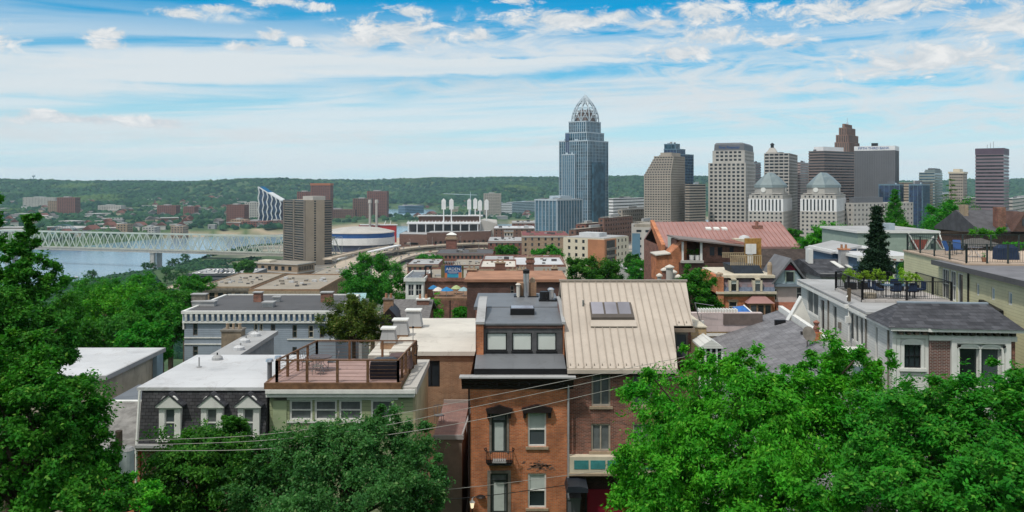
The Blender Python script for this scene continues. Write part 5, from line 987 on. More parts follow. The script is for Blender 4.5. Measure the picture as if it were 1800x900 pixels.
c_ = thing('covered_furniture', 'low garden furniture under a brown canvas cover at the back of the deck', 'covered furniture', (PX(705, 45.4), 45.4, dz_)); MB().loft([[(-.7, -.5, 0), (.6, -.5, 0), (.6, .5, 0), (-.7, .5, 0)], [(-.6, -.42, .62), (.5, -.42, .7), (.5, .45, .75), (-.6, .45, .66)]]).build('cover', brown_cover, c_)
garden_chair('dark folding chair by the back right corner of the roof deck', PX(722, 46.4), 46.4, dz_, -.7, black_iron)
# ---------------- mansard house
h = HS('mansard_house', 'slate mansard house with white arched dormers and a white flat roof', 249, 471, 42, -20.5, 7.8, 684); t = h.t
zm, zt = h.z(775), h.z(686); MB().prism([(-.42, zm), (0, zt), (7.8, zt), (7.8, zm)], .02, h.w - .02, 'x').build('mansard_roof', slate, t)
Wd = [h.op(300, 330, 800, 860), h.op(360, 390, 800, 860), h.op(420, 450, 800, 860)]
walls(t, h.w, 7.8, 0, zm - .3, {'f': Wd}, brown_brick)
for o_ in Wd: h.win('f', o_, style='h')
MB().prism([(-.7, zm - .02), (-.7, zm - .14), (-.5, zm - .3), (-.004, zm - .42), (-.004, zm - .02)], -.05, h.w + .02, 'x').build('cornice', pale_roof, t)
MB().box(-.2, -.08, zt + .002, h.w + .1, 7.9, zt + .16).build('flat_roof', white_membrane, t); m = MB(); m.tube((-.06, -.46, zm - .3), (-.06, -.06, zt), .07, n=6).tube((-.1, -.5, 0), (-.06, -.46, zm - .3), .06, n=6); m.build('downpipe', white_paint, t)
for i, (a, b) in enumerate(((283, 326), (356, 399), (420, 463))):
    x0, x1 = h.x(a), h.x(b); z0, z1, zp = h.z(767), h.z(712), h.z(692); m = MB(); ow = (x1 - x0) * .29; oz0, oz1 = z0 + .12, h.z(715.5); cx = (x0 + x1) / 2
    q = MB().box(x0 + .08, -.44, z0, x0 + ow, 1, z1).box(x1 - ow, -.44, z0, x1 - .08, 1, z1).box(x0 + ow, -.44, z0, x1 - ow, 1, oz0).box(x0 + ow, -.438, oz1, x1 - ow, 1, z1 - .01).build('dormer', white_paint, t)
    MB().box(x0 + ow, -.34, oz0, x1 - ow, -.3, oz1).build('window', grey_blind if i else win_glass, q); MB().box(x0 + ow, -.38, (oz0 + oz1) / 2 - .03, x1 - ow, -.341, (oz0 + oz1) / 2 + .03).box(x0 + ow, -.39, oz0, x0 + ow + .05, -.341, oz1).box(x1 - ow - .05, -.39, oz0, x1 - ow, -.341, oz1).build('frame', white_paint, q)
    MB().prism([(x0 - .04, z1 + .002), (x1 + .04, z1 + .002), (x1 + .04, z1 + .1), (cx + .28, zp - .03), (cx, zp + .08), (cx - .28, zp - .03), (x0 - .04, z1 + .1)], -.56, -.4).build('pediment', white_paint, q)
    MB().prism([(x0 - .1, z1 + .04), (cx, zp + .05), (x1 + .1, z1 + .04), (x1 + .1, z1 + .12), (cx, zp + .17), (x0 - .1, z1 + .12)][::-1], -.6, 1.1).build('dormer_roof', asphalt_sh, q)
    MB().box(x0 - .02, -.6, z0 - .1, x1 + .02, -.44, z0).build('sill', white_paint, q)
zr_ = h.zb + zt + .16
for px, py, hh, mt, lb in ((474, 658, 1.05, grey_gran, 'black capped flue pipe standing left of the deck corner'), (489, 650, .8, brown_brick, 'short capped flue just behind the deck corner post')):
    Yp = 43.0 if px < 480 else 45.0; c_ = thing('flue_pipe', lb, 'flue', (PX(px, Yp), Yp, zr_)); MB().cyl(0, 0, 0, hh, .12, .12, 12).build('pipe', mt, c_); MB().cyl(0, 0, hh, hh + .12, .2, .16, 12).build('cap', silver, c_)
c_ = thing('roof_vent', 'small white domed vent on the white mansard roof', 'vent', (PX(382, 48.5), 48.5, zr_)); MB().lathe(0, 0, [(.3, 0), (.3, .14), (.2, .24), (.02, .28)], 14).build('dome', pale_roof, c_); MB().cyl(0, 0, .27, .4, .04).build('pipe', black_iron, c_)
c_ = thing('vent_pipe', 'thin pale pipe standing on the white mansard roof', 'pipe', (PX(350, 46.5), 46.5, zr_)); MB().cyl(0, 0, 0, .55, .04).build('pipe', pale_roof, c_); MB().cyl(0, 0, 0, .05, .14).build('collar', pale_roof, c_)
# rear wing with pale roof
h = HS('rear_wing', 'narrow grey sided rear wing with a pale roof behind the mansard house', 355, 396, 50, -21, 10.2, 642); t = h.t; op = (1.4, 2.0, h.H - .95, h.H - .4)
h.walls({'r': [op]}, plain('grey_boards', (.27, .29, .31), .8, .15, 2), .1); h.win('r', op, style='v', rev=.1); flatroof(h, pale_roof, pale_roof, .1)
for i, (px, Yp) in enumerate(((420, 53.5), (430, 56), (449, 58.3))): c_ = thing('roof_vent', ['white round vent nearest on the pale rear wing roof', 'white round vent in the middle of the rear wing roof', 'white round vent farthest on the rear wing roof'][i], 'vent', (PX(px, Yp), Yp, h.zb + h.H + .2)); MB().lathe(0, 0, [(.34, 0), (.34, .2), (.16, .3), (.02, .32)], 12).build('dome', white_membrane, c_); MB().cyl(.1, 0, .3, .45, .05).build('pipe', pale_roof, c_)
c_ = thing('brick_chimney', 'wide tan brick chimney with clay pots beside the pale rear wing roof', 'chimney', (PX(389, 58), 58, -21)); zt_ = PZ(583, 58) + 21; MB().box(0, 0, 5, 1.32, 1.0, zt_).build('stack', plain('tan_stack', (.25, .2, .145), .9, .3, 2, .5), c_); MB().box(-.06, -.06, zt_, 1.38, 1.06, zt_ + .12).build('cap', grey_stone, c_); m = MB()
for i, r_ in enumerate((.12, .1, .14)): m.lathe(.25 + i * .42, .5, [(r_, zt_ + .12), (r_ * .8, zt_ + .42), (r_, zt_ + .48)], 8)
m.build('pots', stone, c_)
# ---------------- left grey roofs and white shed
h = HS('brick_house', 'red brick house with a weathered grey sloping roof at the left edge of the mansard', 120, 246, 42.2, -20.5, 8, 786); t = h.t; Wd = [h.op(212, 236, 800, 832)]
h.walls({'f': Wd}, orange_brick); h.win('f', Wd[0], style='h', gmat=blind_glass); z1, z2 = h.H, h.z(707, 4.2)
MB().prism([(-.35, z1), (4.2, z2), (4.2, z2 - .2), (-.35, z1 - .15)], -.1, h.w + .02, 'x').build('roof', plain('rough_grey_roof', (.24, .235, .225), .95, .35, 1.5, .35), t); MB().box(-.1, -.45, z1 - .18, h.w + .02, -.34, z1 + .05).build('gutter', white_paint, t)
MB().box(-.1, 4.21, z2 - 1, h.w + .02, 4.5, z2 + .06).build('white_step', white_paint, t); MB().box(-.1, 4.51, z2 - 1, h.w + .02, 8.2, z2 + .02).build('rear_roof', grey_membrane, t)
h = HS('rear_wing', 'beige block with a white sloping roof behind the left brick house', 22, 182, 50, -21, 7.9, 665); t = h.t; h.walls({'r': []}, plain('beige_stucco', (.46, .42, .34), .9, .2, .8, .4), .1); flatroof(h, white_membrane, pale_roof, .18); MB().box(h.w + .02, 6.8, 0, h.w + .3, 7.8, h.H - .02).build('blue_panel', plain('pale_blue', (.24, .34, .40), .7), t)
# ---------------- long blue-grey building
h = HS('terrace_building', 'long blue-grey building with a white dentil cornice behind the mansard house', 324, 590, 70, -26, 10.5, 566); t = h.t
Wd = [h.op(339, 347.5, 568, 590), h.op(402, 411, 569, 590), h.op(414, 423, 569, 590), h.op(446, 453, 569, 591), h.op(456, 462, 569, 591), h.op(476, 484, 570, 588), h.op(514, 522, 571, 594), h.op(542, 551, 572, 594), h.op(339, 348, 609, 626), h.op(514, 522, 610, 630), h.op(562, 570, 572, 594)]
h.walls({'f': Wd}, bluegrey_siding)
for i, o_ in enumerate(Wd): h.win('f', o_, style='h', fmat=cream_paint if i in (1, 2, 3, 4, 7) else grey_stone, fw=.06)
m = MB(); m.box(-.15, -.3, h.z(551), h.w + .15, 0, h.z(546)).box(-.1, -.2, h.z(567.5), h.w + .1, -.002, h.z(564)); n_ = 28
for i in range(n_): u = h.w * (i + .25) / n_; m.prism([(-.22, h.z(563.9)), (-.004, h.z(563.9)), (-.004, h.z(551)), (-.28, h.z(551)), (-.28, h.z(556))], u, u + h.w / n_ * .42, 'x')
m.build('cornice', white_paint, t); MB().box(-.05, -.1, h.z(563.8), h.w + .05, -.004, h.z(551.2)).build('frieze', plain('blue_frieze', (.12, .2, .32), .6), t); MB().box(.0, -.06, h.z(594.5), h.x(390), -.002, h.z(592.5)).box(0, -.06, h.z(606), h.x(390), -.002, h.z(603.8)).box(h.x(505), -.06, h.z(597.5), h.w, -.002, h.z(595.5)).build('string_course', white_paint, t)
MB().box(.1, .1, h.z(552), h.w - .1, 10.3, h.z(548)).build('roof', dark_roof, t); MB().box(-.15, 0, h.H - .6, .09, 10.5, h.z(546)).box(h.w - .09, 0, h.H - .6, h.w + .15, 10.5, h.z(546)).box(-.15, 10.31, h.H - .6, h.w + .15, 10.5, h.z(546)).build('parapet', white_paint, t)
zz = h.zb + h.z(548); RV = [(360, 73.5, 1.9, .8, .35, pale_roof, 'long low white skylight curb on the long dark roof'), (351, 74, 1.2, .6, .9, grey_stone, 'grey box at the left end of the long dark roof'), (473, 73, .9, .9, .35, silver, 'round silver vent on the long dark roof'), (454, 76, .7, .6, .8, brown_brick, 'small brick chimney in the middle of the long dark roof'), (487, 76, .6, .5, .4, silver, 'small silver vent right of the middle chimney on the long dark roof'), (575, 76, 1.0, .7, .8, brown_brick, 'brick chimney at the right end of the long dark roof')]
for px, Yp, a, b, hh, mt, lb in RV:
    c_ = thing('roof_box', lb, 'roof fixture', (PX(px, Yp), Yp, zz)); MB().box(-a / 2, -b / 2, 0, a / 2, b / 2, hh).build('body', mt, c_); MB().box(-a / 2 - .07, -b / 2 - .07, hh, a / 2 + .07, b / 2 + .07, hh + .09).build('cap', pale_roof, c_)
# ---------------- white-roofed tan brick building
h = HS('brick_building', 'low tan brick building with a bright ivory flat roof left of the orange house', 690, 838, 55, -22, 13.2, 623); t = h.t; Wd = [h.op(742, 773, 634, 680)]
h.walls({'f': Wd, 'r': []}, tan_brick); h.win('f', Wd[0], style='v', fmat=black_iron, gmat=glass_dark); flatroof(h, ivory_membrane, ivory_membrane, .05); MB().box(h.x(649), .0, 0, -.01, 6, h.H - .3).build('side_wing', tan_brick, t); MB().box(h.x(647), -.05, h.H - .3, -.16, 6.1, h.H - .06).build('side_roof', ivory_membrane, t)
for px, Yp, a, pt, lb in ((683, 57.5, 1.0, 598, 'grey chimney block with a white cap nearest the deck'), (704, 60.5, 1.1, 583, 'grey chimney block with a white cap behind the nearest one'), (727, 64, 1.2, 566, 'grey chimney block at the back of the ivory roof')):
    c_ = thing('chimney_block', lb, 'chimney', (PX(px, Yp), Yp, h.zb + h.H)); hh = PZ(pt - 20, Yp) - (h.zb + h.H); hh = max(.9, hh); MB().box(-a / 2, -.4, -.5, a / 2, .6, .35).build('base', tan_brick, c_); MB().loft([[(-a / 2 - .05, -.45, .351), (a / 2 + .05, -.45, .351), (a / 2 + .05, .65, .351), (-a / 2 - .05, .65, .351)], [(-a / 2 + .12, -.3, hh), (a / 2 - .12, -.3, hh), (a / 2 - .12, .5, hh), (-a / 2 + .12, .5, hh)]]).build('hood', pale_roof, c_); MB().box(-a / 2, -.42, hh, a / 2, .6, hh + .1).build('cap', white_paint, c_)
c_ = thing('vent_pipe', 'thin pipe standing on the ivory roof', 'pipe', (PX(726, 58), 58, h.zb + h.H + .2)); MB().cyl(0, 0, 0, 1.0, .035).build('pipe', pale_roof, c_); MB().cyl(0, 0, 1, 1.1, .08).build('cap', black_iron, c_)
# ---------------- small gable house
h = HS('shingle_house', 'small house with a weathered grey shingle gable roof behind the ivory roof', 668, 748, 80, -28, 8, 562); t = h.t; h.walls({}, brown_brick, H=h.H); z0, z1 = h.H - .1, h.z(526, 5); m = MB(); m.prism([(-.5, z0), (5, z1), (8.5, z0), (8.5, z0 - .2), (5, z1 - .25), (-.5, z0 - .2)][::-1], -.3, h.w + .3, 'x'); m.build('roof', plain('aged_shingle', (.155, .15, .15), .95, .3, 3), t)
m = MB(); cx = h.x(686); m.prism([(cx - 1.1, z0 + .1), (cx, z0 + 1.3), (cx + 1.1, z0 + .1)][::-1], -.9, 2.6); m.build('front_gable', dark_trim, t); chimney(t, h.x(671), 1, z1 - .8, .9, .7, 1.3, tan_brick); chimney(t, h.x(725), 3.5, z1 - .6, 1.2, .7, .7, brown_brick, white_paint)
# ---------------- brown brick rear block with many chimneys
h = HS('brick_block', 'wide dark brown brick block with a rust coloured flat roof behind the flue', 821, 992, 85, -30, 8, 494.5); t = h.t; Wd = [h.op(897, 904, 502, 519), h.op(846, 852, 504, 520), h.op(950, 957, 504, 520)]
h.walls({'f': Wd[:1]}, dark_brick); h.win('f', Wd[0], style='h', fmat=grey_stone, fw=.07); flatroof(h, plain('rust_roof', (.36, .19, .12), .9, .2, .6), plain('rust_edge', (.33, .17, .11), .9, .15, 1), .12)
CH = [(879, 94, 458, 1.1, 'tall stepped brick chimney stack behind the rust roof'), (905, 95, 473, .9, 'small brown chimney right of the tall stack'), (918, 95, 470, .8, 'square brown chimney beyond the rust roof middle'), (960, 93, 475, .9, 'brown chimney near the right end of the rust roof'), (975, 95, 468, .7, 'narrow chimney with pots at the right end of the rust roof'), (829, 92, 470, 1.0, 'red chimney at the left end of the rust roof'), (932, 110, 449, 1.0, 'paired clay chimney farther back in the middle')]
for px, Yp, pt, a, lb in CH:
    z0 = PZ(492, 85) - 1.5; hh = PZ(pt + 5, Yp) - z0; c_ = thing('brick_chimney', lb, 'chimney', (PX(px, Yp), Yp, z0)); MB().box(-a / 2, 0, -6, a / 2, .7, hh).box(-a / 2 - .1, -.1, hh * .6, a / 2 + .1, .8, hh * .75).build('stack', far_brown if a > 1 else brown_brick, c_); m = MB().box(-a / 2 - .08, -.08, hh, a / 2 + .08, .78, hh + .1)
    for k in (-1, 1): m.lathe(k * a * .25, .35, [(.13, hh + .1), (.1, hh + .42), (.14, hh + .46)], 8)
    m.build('pots', stone, c_)
# ---------------- generic flat-roofed blocks between the hill and downtown
FB_ = [('row_building', 'flat white-roofed brick row building left behind the rust roof', 845, 905, 130, 474, 12, brown_brick, ivory_membrane, 2), ('row_building', 'flat white-roofed building right behind the rust roof', 905, 992, 140, 470, 16, brown_brick, white_membrane, 3), ('row_building', 'flat pale-roofed brick row building behind the two white ones', 850, 990, 175, 462, 14, far_red, pale_roof, 6),
       ('brick_block', 'red brick building whose roof terrace carries the billboard', 744, 822, 120, 494, 14, brown_brick, tan_roof, 0), ('white_building', 'white gridded loft building beside the umbrella terrace', 713, 744.5, 118, 494, 10, white_paint, grey_membrane, -1),
       ('warehouse', 'tan flat-roofed warehouse behind the long dark roof', 440, 560, 180, 512, 30, tan_brick, tan_roof, 8), ('warehouse', 'low sandy yard building left behind the long dark roof', 350, 440, 200, 507, 30, far_tan, tan_roof, 6), ('warehouse', 'pale warehouse at the foot of the hill left of the big round tree', 520, 600, 260, 497, 40, lime, tan_roof, 6),
       ('row_building', 'long dark-roofed brick row below the brick tower', 766, 866, 560, 447, 40, far_red, dark_roof, 14), ('row_building', 'low brick shed with a pale roof in front of the brick row', 716, 770, 420, 466, 30, far_red, pale_roof, 6), ('row_building', 'tan roofed brick shop row right of the billboard', 796, 850, 300, 468, 24, far_brown, tan_roof, 6),
       ('office_block', 'tan block with a dark red hipped roof edge in front of the blue glass office', 918, 1000, 560, 415, 50, far_tan, plain('dark_red_roof', (.2, .06, .06), .8), 7), ('office_block', 'orange brick block with a flat roof beside the tan one', 858, 918, 600, 425, 50, far_red, pale_roof, 6), ('office_block', 'white and blue striped small tower block left of the orange brick block', 886, 902, 700, 408, 20, lime, dark_roof, 3),
       ('parking_deck', 'long dark parking deck by the low tan riverside office', 330, 442, 700, 482, 45, grey_gran, pale_roof, 0), ('garage_block', 'low concrete garage below the tan apartment tower', 585, 640, 700, 480, 40, concrete, tan_roof, 0), ('row_building', 'tan flat roofed yard building right of the parking deck', 452, 560, 480, 500, 40, far_tan, tan_roof, 8), ('row_building', 'small sandy building on the river road', 360, 452, 420, 503, 30, far_tan, plain('sand_roof', (.5, .42, .3), .9), 5),
       ('row_building', 'grey commercial block between the cream apartments and the red roof', 1105, 1165, 330, 478, 30, lime, pale_roof, 5), ('row_building', 'brick block right of the ballpark corner', 868, 940, 1000, 402, 60, far_brown, white_membrane, 8), ('row_building', 'second brick block right of the ballpark corner, farther right', 900, 960, 1150, 392, 60, far_red, pale_roof, 8)]
for nm, lb, xl, xr, Yf, yt, d, wm, rm, nw in FB_:
    zb0 = float(ground(PX((xl + xr) / 2, Yf), Yf)) - 2; zb0 = min(zb0, PZ(yt, Yf) - 6); h = HS(nm, lb, xl, xr, Yf, zb0, d, yt, 'building'); ops = []
    fh = 3.6
    if nw > 0:
        for k in range(nw):
            for j in range(max(1, min(4, int(h.H // fh)))): u = h.w * (k + .5) / nw; ops.append((u - .65, u + .65, h.H - (j + 1) * fh + .7, h.H - (j + 1) * fh + 2.7))
    if nw == -1: ops = [(h.w * a, h.w * b, h.H - (j + 1) * 2.05, h.H - (j + 1) * 2.05 + 1.6) for a, b in ((.14, .46), (.56, .9)) for j in range(4)]
    h.walls({'f': ops}, wm, .15)
    for o_ in ops: h.win('f', o_, style='hv' if nw == -1 else ('h' if Yf < 250 else ''), fmat=white_paint if nw == -1 else (grey_stone if Yf < 250 else None), gmat=glass_dark, rev=.15, sill=stone if nw != -1 and Yf < 650 else None, lintel=stone if nw != -1 and Yf < 650 else None)
    flatroof(h, rm, wm, .1, .25); rr = random.Random(xl)
    if nw > 0: MB().box(-.3, -.35, h.H - .5, h.w + .3, -.25, h.H + .1).box(-.2, -.25, h.H - .9, h.w + .2, -.003, h.H - .5).build('cornice', rr.choice([stone, grey_stone, lime]), h.t)
    if nm == 'parking_deck':
        for k in range(3): MB().box(.5, -.12, h.H - 1.2 - k * 3, h.w - .5, -.01, h.H - 2.6 - k * 3 + .2).build('opening', glass_dark, h.t)
    for k in range(rr.randint(5, 9) + (22 if nm == 'warehouse' else 0)): u, v = rr.uniform(.1, .85) * h.w, rr.uniform(.2, .8) * d; s_ = min(h.w, d) * (rr.uniform(.03, .075) if nm != 'warehouse' else rr.uniform(.012, .05)); MB().box(u, v, h.H + .2, u + s_ * rr.uniform(1, 2), v + s_, h.H + .2 + s_ * .7).build('roof_unit', rr.choice([pale_roof, grey_stone, white_membrane, dark_roof]), h.t)
# brick tower
h = HS('brick_tower', 'square red brick tower with a stone cap rising above the brick row', 784, 802, 640, -95, 8, 421, 'tower'); h.walls({}, far_red, .2); MB().box(-.6, -.6, h.H, h.w + .6, 8.6, h.H + 1.2).box(.4, .4, h.H + 1.2, h.w - .4, 7.6, h.H + 3.4).build('cap', far_tan, h.t); MB().loft([[(0, 0, h.H + 3.4), (h.w, 0, h.H + 3.4), (h.w, 8, h.H + 3.4), (0, 8, h.H + 3.4)], [(h.w * .4, 3.5, h.H + 5.2), (h.w * .6, 3.5, h.H + 5.2), (h.w * .6, 4.5, h.H + 5.2), (h.w * .4, 4.5, h.H + 5.2)]]).build('roof', white_paint, h.t)
# cream and orange apartments
Y0 = 430; t, w, d, H = tower('apartment_block', 'cream and orange brick apartment block with balconies left of the sloping red roof', 990, 1062, 1105, 505, 420, Y0, -34)
gridwalls(t, 0, 0, w, d, 0, H, 4.2, 3.5, 1.5, 1.7, cream_paint, glass_dark, 80, .3); MB().box(w * .62, -.5, 0, w + .05, -.02, H - .5).build('orange_bay', far_red if False else plain('orange_stucco', (.42, .19, .10), .85, .15, .2), t); MB().box(w + .02, -.5, 0, w + .5, d * .45, H - .4).build('orange_side_bay', plain('orange_stucco', (.42, .19, .10)), t)
m = MB()
for k in range(int(H / 3.5)): m.box(w + .5, d * .05, k * 3.5 + 1, w + 1.6, d * .4, k * 3.5 + 2.1)
m.build('balconies', grey_stone, t); m = MB(); m.box(w + .51, d * .06, 2, w + .56, d * .39, H - 1); m.build('balcony_glazing', glass_dark, t); roofbox(t, .5, .5, w - .5, d - .5, H + .01, .3, pale_roof, 'roof'); roofbox(t, w * .2, d * .3, w * .7, d * .6, H + .3, 2, white_membrane)
Y0 = 560; t, w, d, H = tower('apartment_block', 'white stuccoed block with dark glass strip right of the cream apartments', 1112, 1150, 1166, 495, 400, Y0, -20); gridwalls(t, 0, 0, w, d, 0, H, 6, 5, 3.4, 1.6, lime, glass_dark, 40, .3); MB().box(-.3, -.2, 0, w * .35, -.02, H - 4).build('glass_strip', glass_blue, t); roofbox(t, 1, 1, w - 1, d - 1, H, 2, tan_roof, 'roof')
# ---------------- big sloping red roof hall
h = HS('red_roof_hall', 'large hall with a faded red metal roof, three white skylights and a rooftop box', 1166, 1405, 150, -36, 22, 432, 'building'); t = h.t; h.walls({}, brown_brick, H=h.H - .2)
zr_ = h.z(390, 11); MB().prism([(-.6, h.H - .1), (11, zr_), (22.6, h.H - .1), (22.6, h.H - .5), (11, zr_ - .5), (-.6, h.H - .5)][::-1], .2, h.x(1404), 'x').build('roof', pink_metal, t); m = MB()
for i in range(30): u = .2 + (h.x(1404) - .2) * i / 29; m.prism([(-.6, h.H - .09), (11, zr_ + .01), (11, zr_ + .1), (-.6, h.H)], u, u + .08, 'x')
m.build('roof_seams', plain('red_seams', (.40, .19, .155), .5), t)
q = MB().prism([(-.9, h.H - 2), (11, zr_ - .6), (11, zr_ + .35), (-.9, h.H + .3)], -.5, .18, 'x'); q.build('gable_wall', orange_brick, t); MB().box(h.x(1172), -.98, h.z(447), h.x(1187), -.901, h.z(415)).build('window', blind_glass, t)
sl2 = (zr_ - h.H) / 11.6
for i, px in enumerate((1245, 1259, 1273)): yy_ = 7.4; x = h.x(px, yy_); z = h.H + sl2 * (yy_ + .6); MB().prism([(yy_ - .55, z - .25), (yy_ + .55, z + .1), (yy_ + .55, z + .35), (yy_ - .55, z + .1)], x - .5, x + .5, 'x').build('skylight', white_paint, t)
x = h.x(1331, 8); z = h.H + sl2 * 8.4; MB().box(x - .9, 7.4, z - .3, x + .9, 8.4, z + .5).cyl(x - .1, 7.9, z + .5, z + 1.3, .28).build('roof_vent', brown_brick, t)
x = h.x(1308, 1.5); z = h.H + .3; q = MB().box(x - 1.9, .2, z - .8, x + 1.9, 2.6, z + .9).build('roof_box', cream_paint, t); MB().lathe(x, 1.4, [(1.0, z + .9), (.8, z + 1.3), (.1, z + 1.5)], 14).build('dome', white_membrane, q); MB().box(x - 1.2, .16, z - .5, x + 1.3, .19, z + .2).build('window', glass_dark, q)
# ---------------- red brick house with covered rooftop porch
h = HS('brick_house', 'dark red brick house with a covered rooftop porch in front of the red roof hall', 1197, 1335, 120, -34, 9, 462); t = h.t; h.walls({}, dark_brick)
x0, x1, z1 = h.x(1199), h.x(1235), h.z(425); MB().box(x0, 4, h.H, x1, 8.5, z1).build('porch_back', brown_brick, t); MB().box(x1 + .02, .8, h.H, h.x(1316), 8.5, h.z(428)).build('upper_storey', brown_brick, t); q = MB().box(x0 - .2, -.3, h.H, x1 + .1, .1, h.H + .35).build('porch_ledge', lime, t)
m = MB(); m.box(x0, .1, h.H, x0 + .25, .3, z1).box(x1 - .3, .1, h.H, x1, .3, z1); m.build('porch_posts', white_paint, t); MB().slab([(x0 - .6, -.6, z1 + .5), (h.x(1318), -.6, h.z(432)), (h.x(1318), 8.6, h.z(432)), (x0 - .6, 8.6, z1 + .5)], .2).build('roof', plain('dull_brown_roof', (.2, .17, .16), .8), t)
for a, b in ((1250, 1258), (1264, 1272), (1285, 1292)): MB().box(h.x(a), .74, h.z(450), h.x(b), .79, h.z(435)).build('window', glass_dark, t)
MB().prism([(h.x(1157), h.z(495)), (h.x(1157), h.z(450)), (h.x(1182), h.z(447)), (h.x(1207), h.z(424)), (h.x(1211), h.z(424)), (h.x(1211), h.z(495))][::-1], 1.5, 6).build('stepped_wall', orange_brick, t); MB().prism([(h.x(1155), h.z(449)), (h.x(1182), h.z(446)), (h.x(1182), h.z(448)), (h.x(1155), h.z(451))][::-1], 1.2, 6.2).build('coping', ivory_membrane, t)
for i, (px, mt, lb) in enumerate(((1216, white_paint, 'white planter with a plant on the rooftop porch, left'), (1226, white_paint, 'white planter with a plant on the rooftop porch, right'))):
    c_ = thing('planter', lb, 'planter', (PX(px, 120.6), 120.6, h.zb + h.H + .35)); MB().cyl(0, 0, 0, .7, .3, .4).build('pot', mt, c_); link('foliage', leafmesh('foliage', [(0, 0, 1.1)], [.5], 120, .22, leaf_dark, i), c_)
# chimney pots cluster
for i, (px, pt, r_) in enumerate(((1159, 480, .2), (1168, 470, .26), (1177, 465, .33), (1184, 474, .24), (1192, 482, .22))):
    Yp = 80 + (i % 2) * 1.0; zt = PZ(pt, Yp); c_ = thing('flue_pot', ['pale capped flue at the left of the cluster behind the metal roof', 'second pale capped flue of the cluster behind the metal roof', 'tallest, fattest pale flue of the cluster behind the metal roof', 'fourth pale flue of the cluster behind the metal roof', 'right-hand pale capped flue of the cluster behind the metal roof'][i], 'flue', (PX(px, Yp), Yp, zt - 2.2)); MB().cyl(0, 0, -3, 1.9, r_).build('pipe', lime if i != 1 else brown_brick, c_); MB().lathe(0, 0, [(r_ + .12, 1.9), (r_ + .1, 2.02), (.04, 2.2)], 12).build('cap', ivory_membrane, c_)
# ---------------- brick row house with mauve mansard
h = HS('row_house', 'orange brick row house with a mauve and blue shingle mansard and two tall windows', 1260, 1362, 90, -32, 9, 516); t = h.t; h.walls({'f': [h.op(1281, 1296, 530, 548)]}, orange_brick); h.win('f', h.op(1281, 1296, 530, 548), style='h', fmat=cream_paint, gmat=glass_dark, lintel=stone)
z0, z1 = h.z(512), h.z(489); MB().prism([(-.1, z0), (.7, z1), (9, z1), (9, z0)], .6, h.w, 'x').build('mansard_roof', brick('mauve_shingles', (.22, .15, .155), (.18, .17, .2), (.12, .11, .12), bw=.6, bh=.3, var=.2), t); MB().prism([(-.14, z0), (.12, z0 + .42), (.2, z0 + .42), (.2, z0)], .62, h.w - .01, 'x').build('blue_shingle_band', plain('blue_shingles', (.13, .16, .22), .9, .3, 4), t)
MB().box(-.1, -.4, h.z(516), h.w + .1, .02, h.z(512) - .01).box(.5, .2, z1, h.w + .1, 9.1, z1 + .28).build('cornice', cream_paint, t); MB().box(0, -.12, h.z(521), h.w, -.004, h.z(516.5)).build('dentil_band', plain('green_gold', (.16, .16, .08), .6, .3, 6), t)
for a, b in ((1281, 1297), (1323, 1339)):
    x0, x1 = h.x(a), h.x(b); q = MB().box(x0, -.25, z0 + .05, x0 + .2, .8, z1 - .02).box(x1 - .2, -.25, z0 + .05, x1, .8, z1 - .02).box(x0, -.25, z1 - .2, x1, .8, z1 - .02).build('dormer', cream_paint, t); MB().box(x0 + .2, -.1, z0 + .05, x1 - .2, -.02, z1 - .2).build('window', win_glass, q); MB().box(x0 + .2, -.14, (z0 + z1) / 2 + .1, x1 - .2, -.101, z1 - .25).build('blind', blind_glass, q)
MB().box(0, -.3, 0, h.x(1271), 8, h.z(487)).build('party_wall', orange_brick, t); MB().lathe(.25, .2, [(.25, h.z(487)), (.3, h.z(487) + .3), (.1, h.z(487) + .5)], 10).lathe(.6, .6, [(.2, h.z(487)), (.22, h.z(487) + .3), (.1, h.z(487) + .4)], 10).build('finials', stone, t)
x0, x1 = h.x(1310), h.x(1355); z0, z1 = h.z(531), h.z(519); MB().box(x0 + .2, -.9, 0, x1 - .2, -.01, z0).build('bay', tan_brick, t); MB().loft([[(x0 - .1, -1.1, z0), (x1 + .1, -1.1, z0), (x1 + .1, 0, z0), (x0 - .1, 0, z0)], [(x0 + .7, -.15, z1), (x1 - .7, -.15, z1), (x1 - .7, 0, z1), (x0 + .7, 0, z1)]]).build('bay_roof', pink_metal, t)
for i in range(3): u = x0 + .35 + i * .75; MB().box(u, -.95, z0 - 1.3, u + .55, -.901, z0 - .2).build('window', glass_dark, t)
# its roof terrace
tz_ = h.zb + h.z(489) + .28; c_ = thing('roof_terrace', 'dark boarded roof terrace with a wooden railing on the mauve mansard house', 'terrace', (PX(1294, 92), 92, tz_)); MB().loft([[(-.2, 0, 0), (3.0, 0, 0), (3.0, 4, 0), (-.2, 4, 0)], [(-.5, .4, .85), (2.6, .4, .85), (2.6, 4, .85), (-.5, 4, .85)]]).build('base', plain('navy_boards', (.02, .03, .045), .7, .3, 3), c_)
m = MB(); 
for y in (.4, 3.9): 
    for i in range(16): m.box(-.5 + i * .22, y, 1.35 if y > 1 else .85, -.5 + i * .22 + .1, y + .05, 1.9)
    m.box(-.55, y - .02, 1.86, 2.9, y + .07, 1.95)
m.build('railing', plain('pale_wood', (.4, .32, .2), .8, .2, 4), c_)
c_ = thing('board_wall', 'white panel and ochre board wall standing on the dark roof terrace', 'wall', (PX(1324, 95), 95, tz_)); MB().box(-.9, 0, 0, .9, .3, 3.6).build('ochre_boards', plain('ochre_boards', (.34, .19, .05), .8, .3, 3), c_); MB().box(-.9, -.5, 1.9, .2, -.2, 3.0).box(-.75, -.45, 0, -.2, -.25, 1.9).build('white_panel', white_paint, c_)
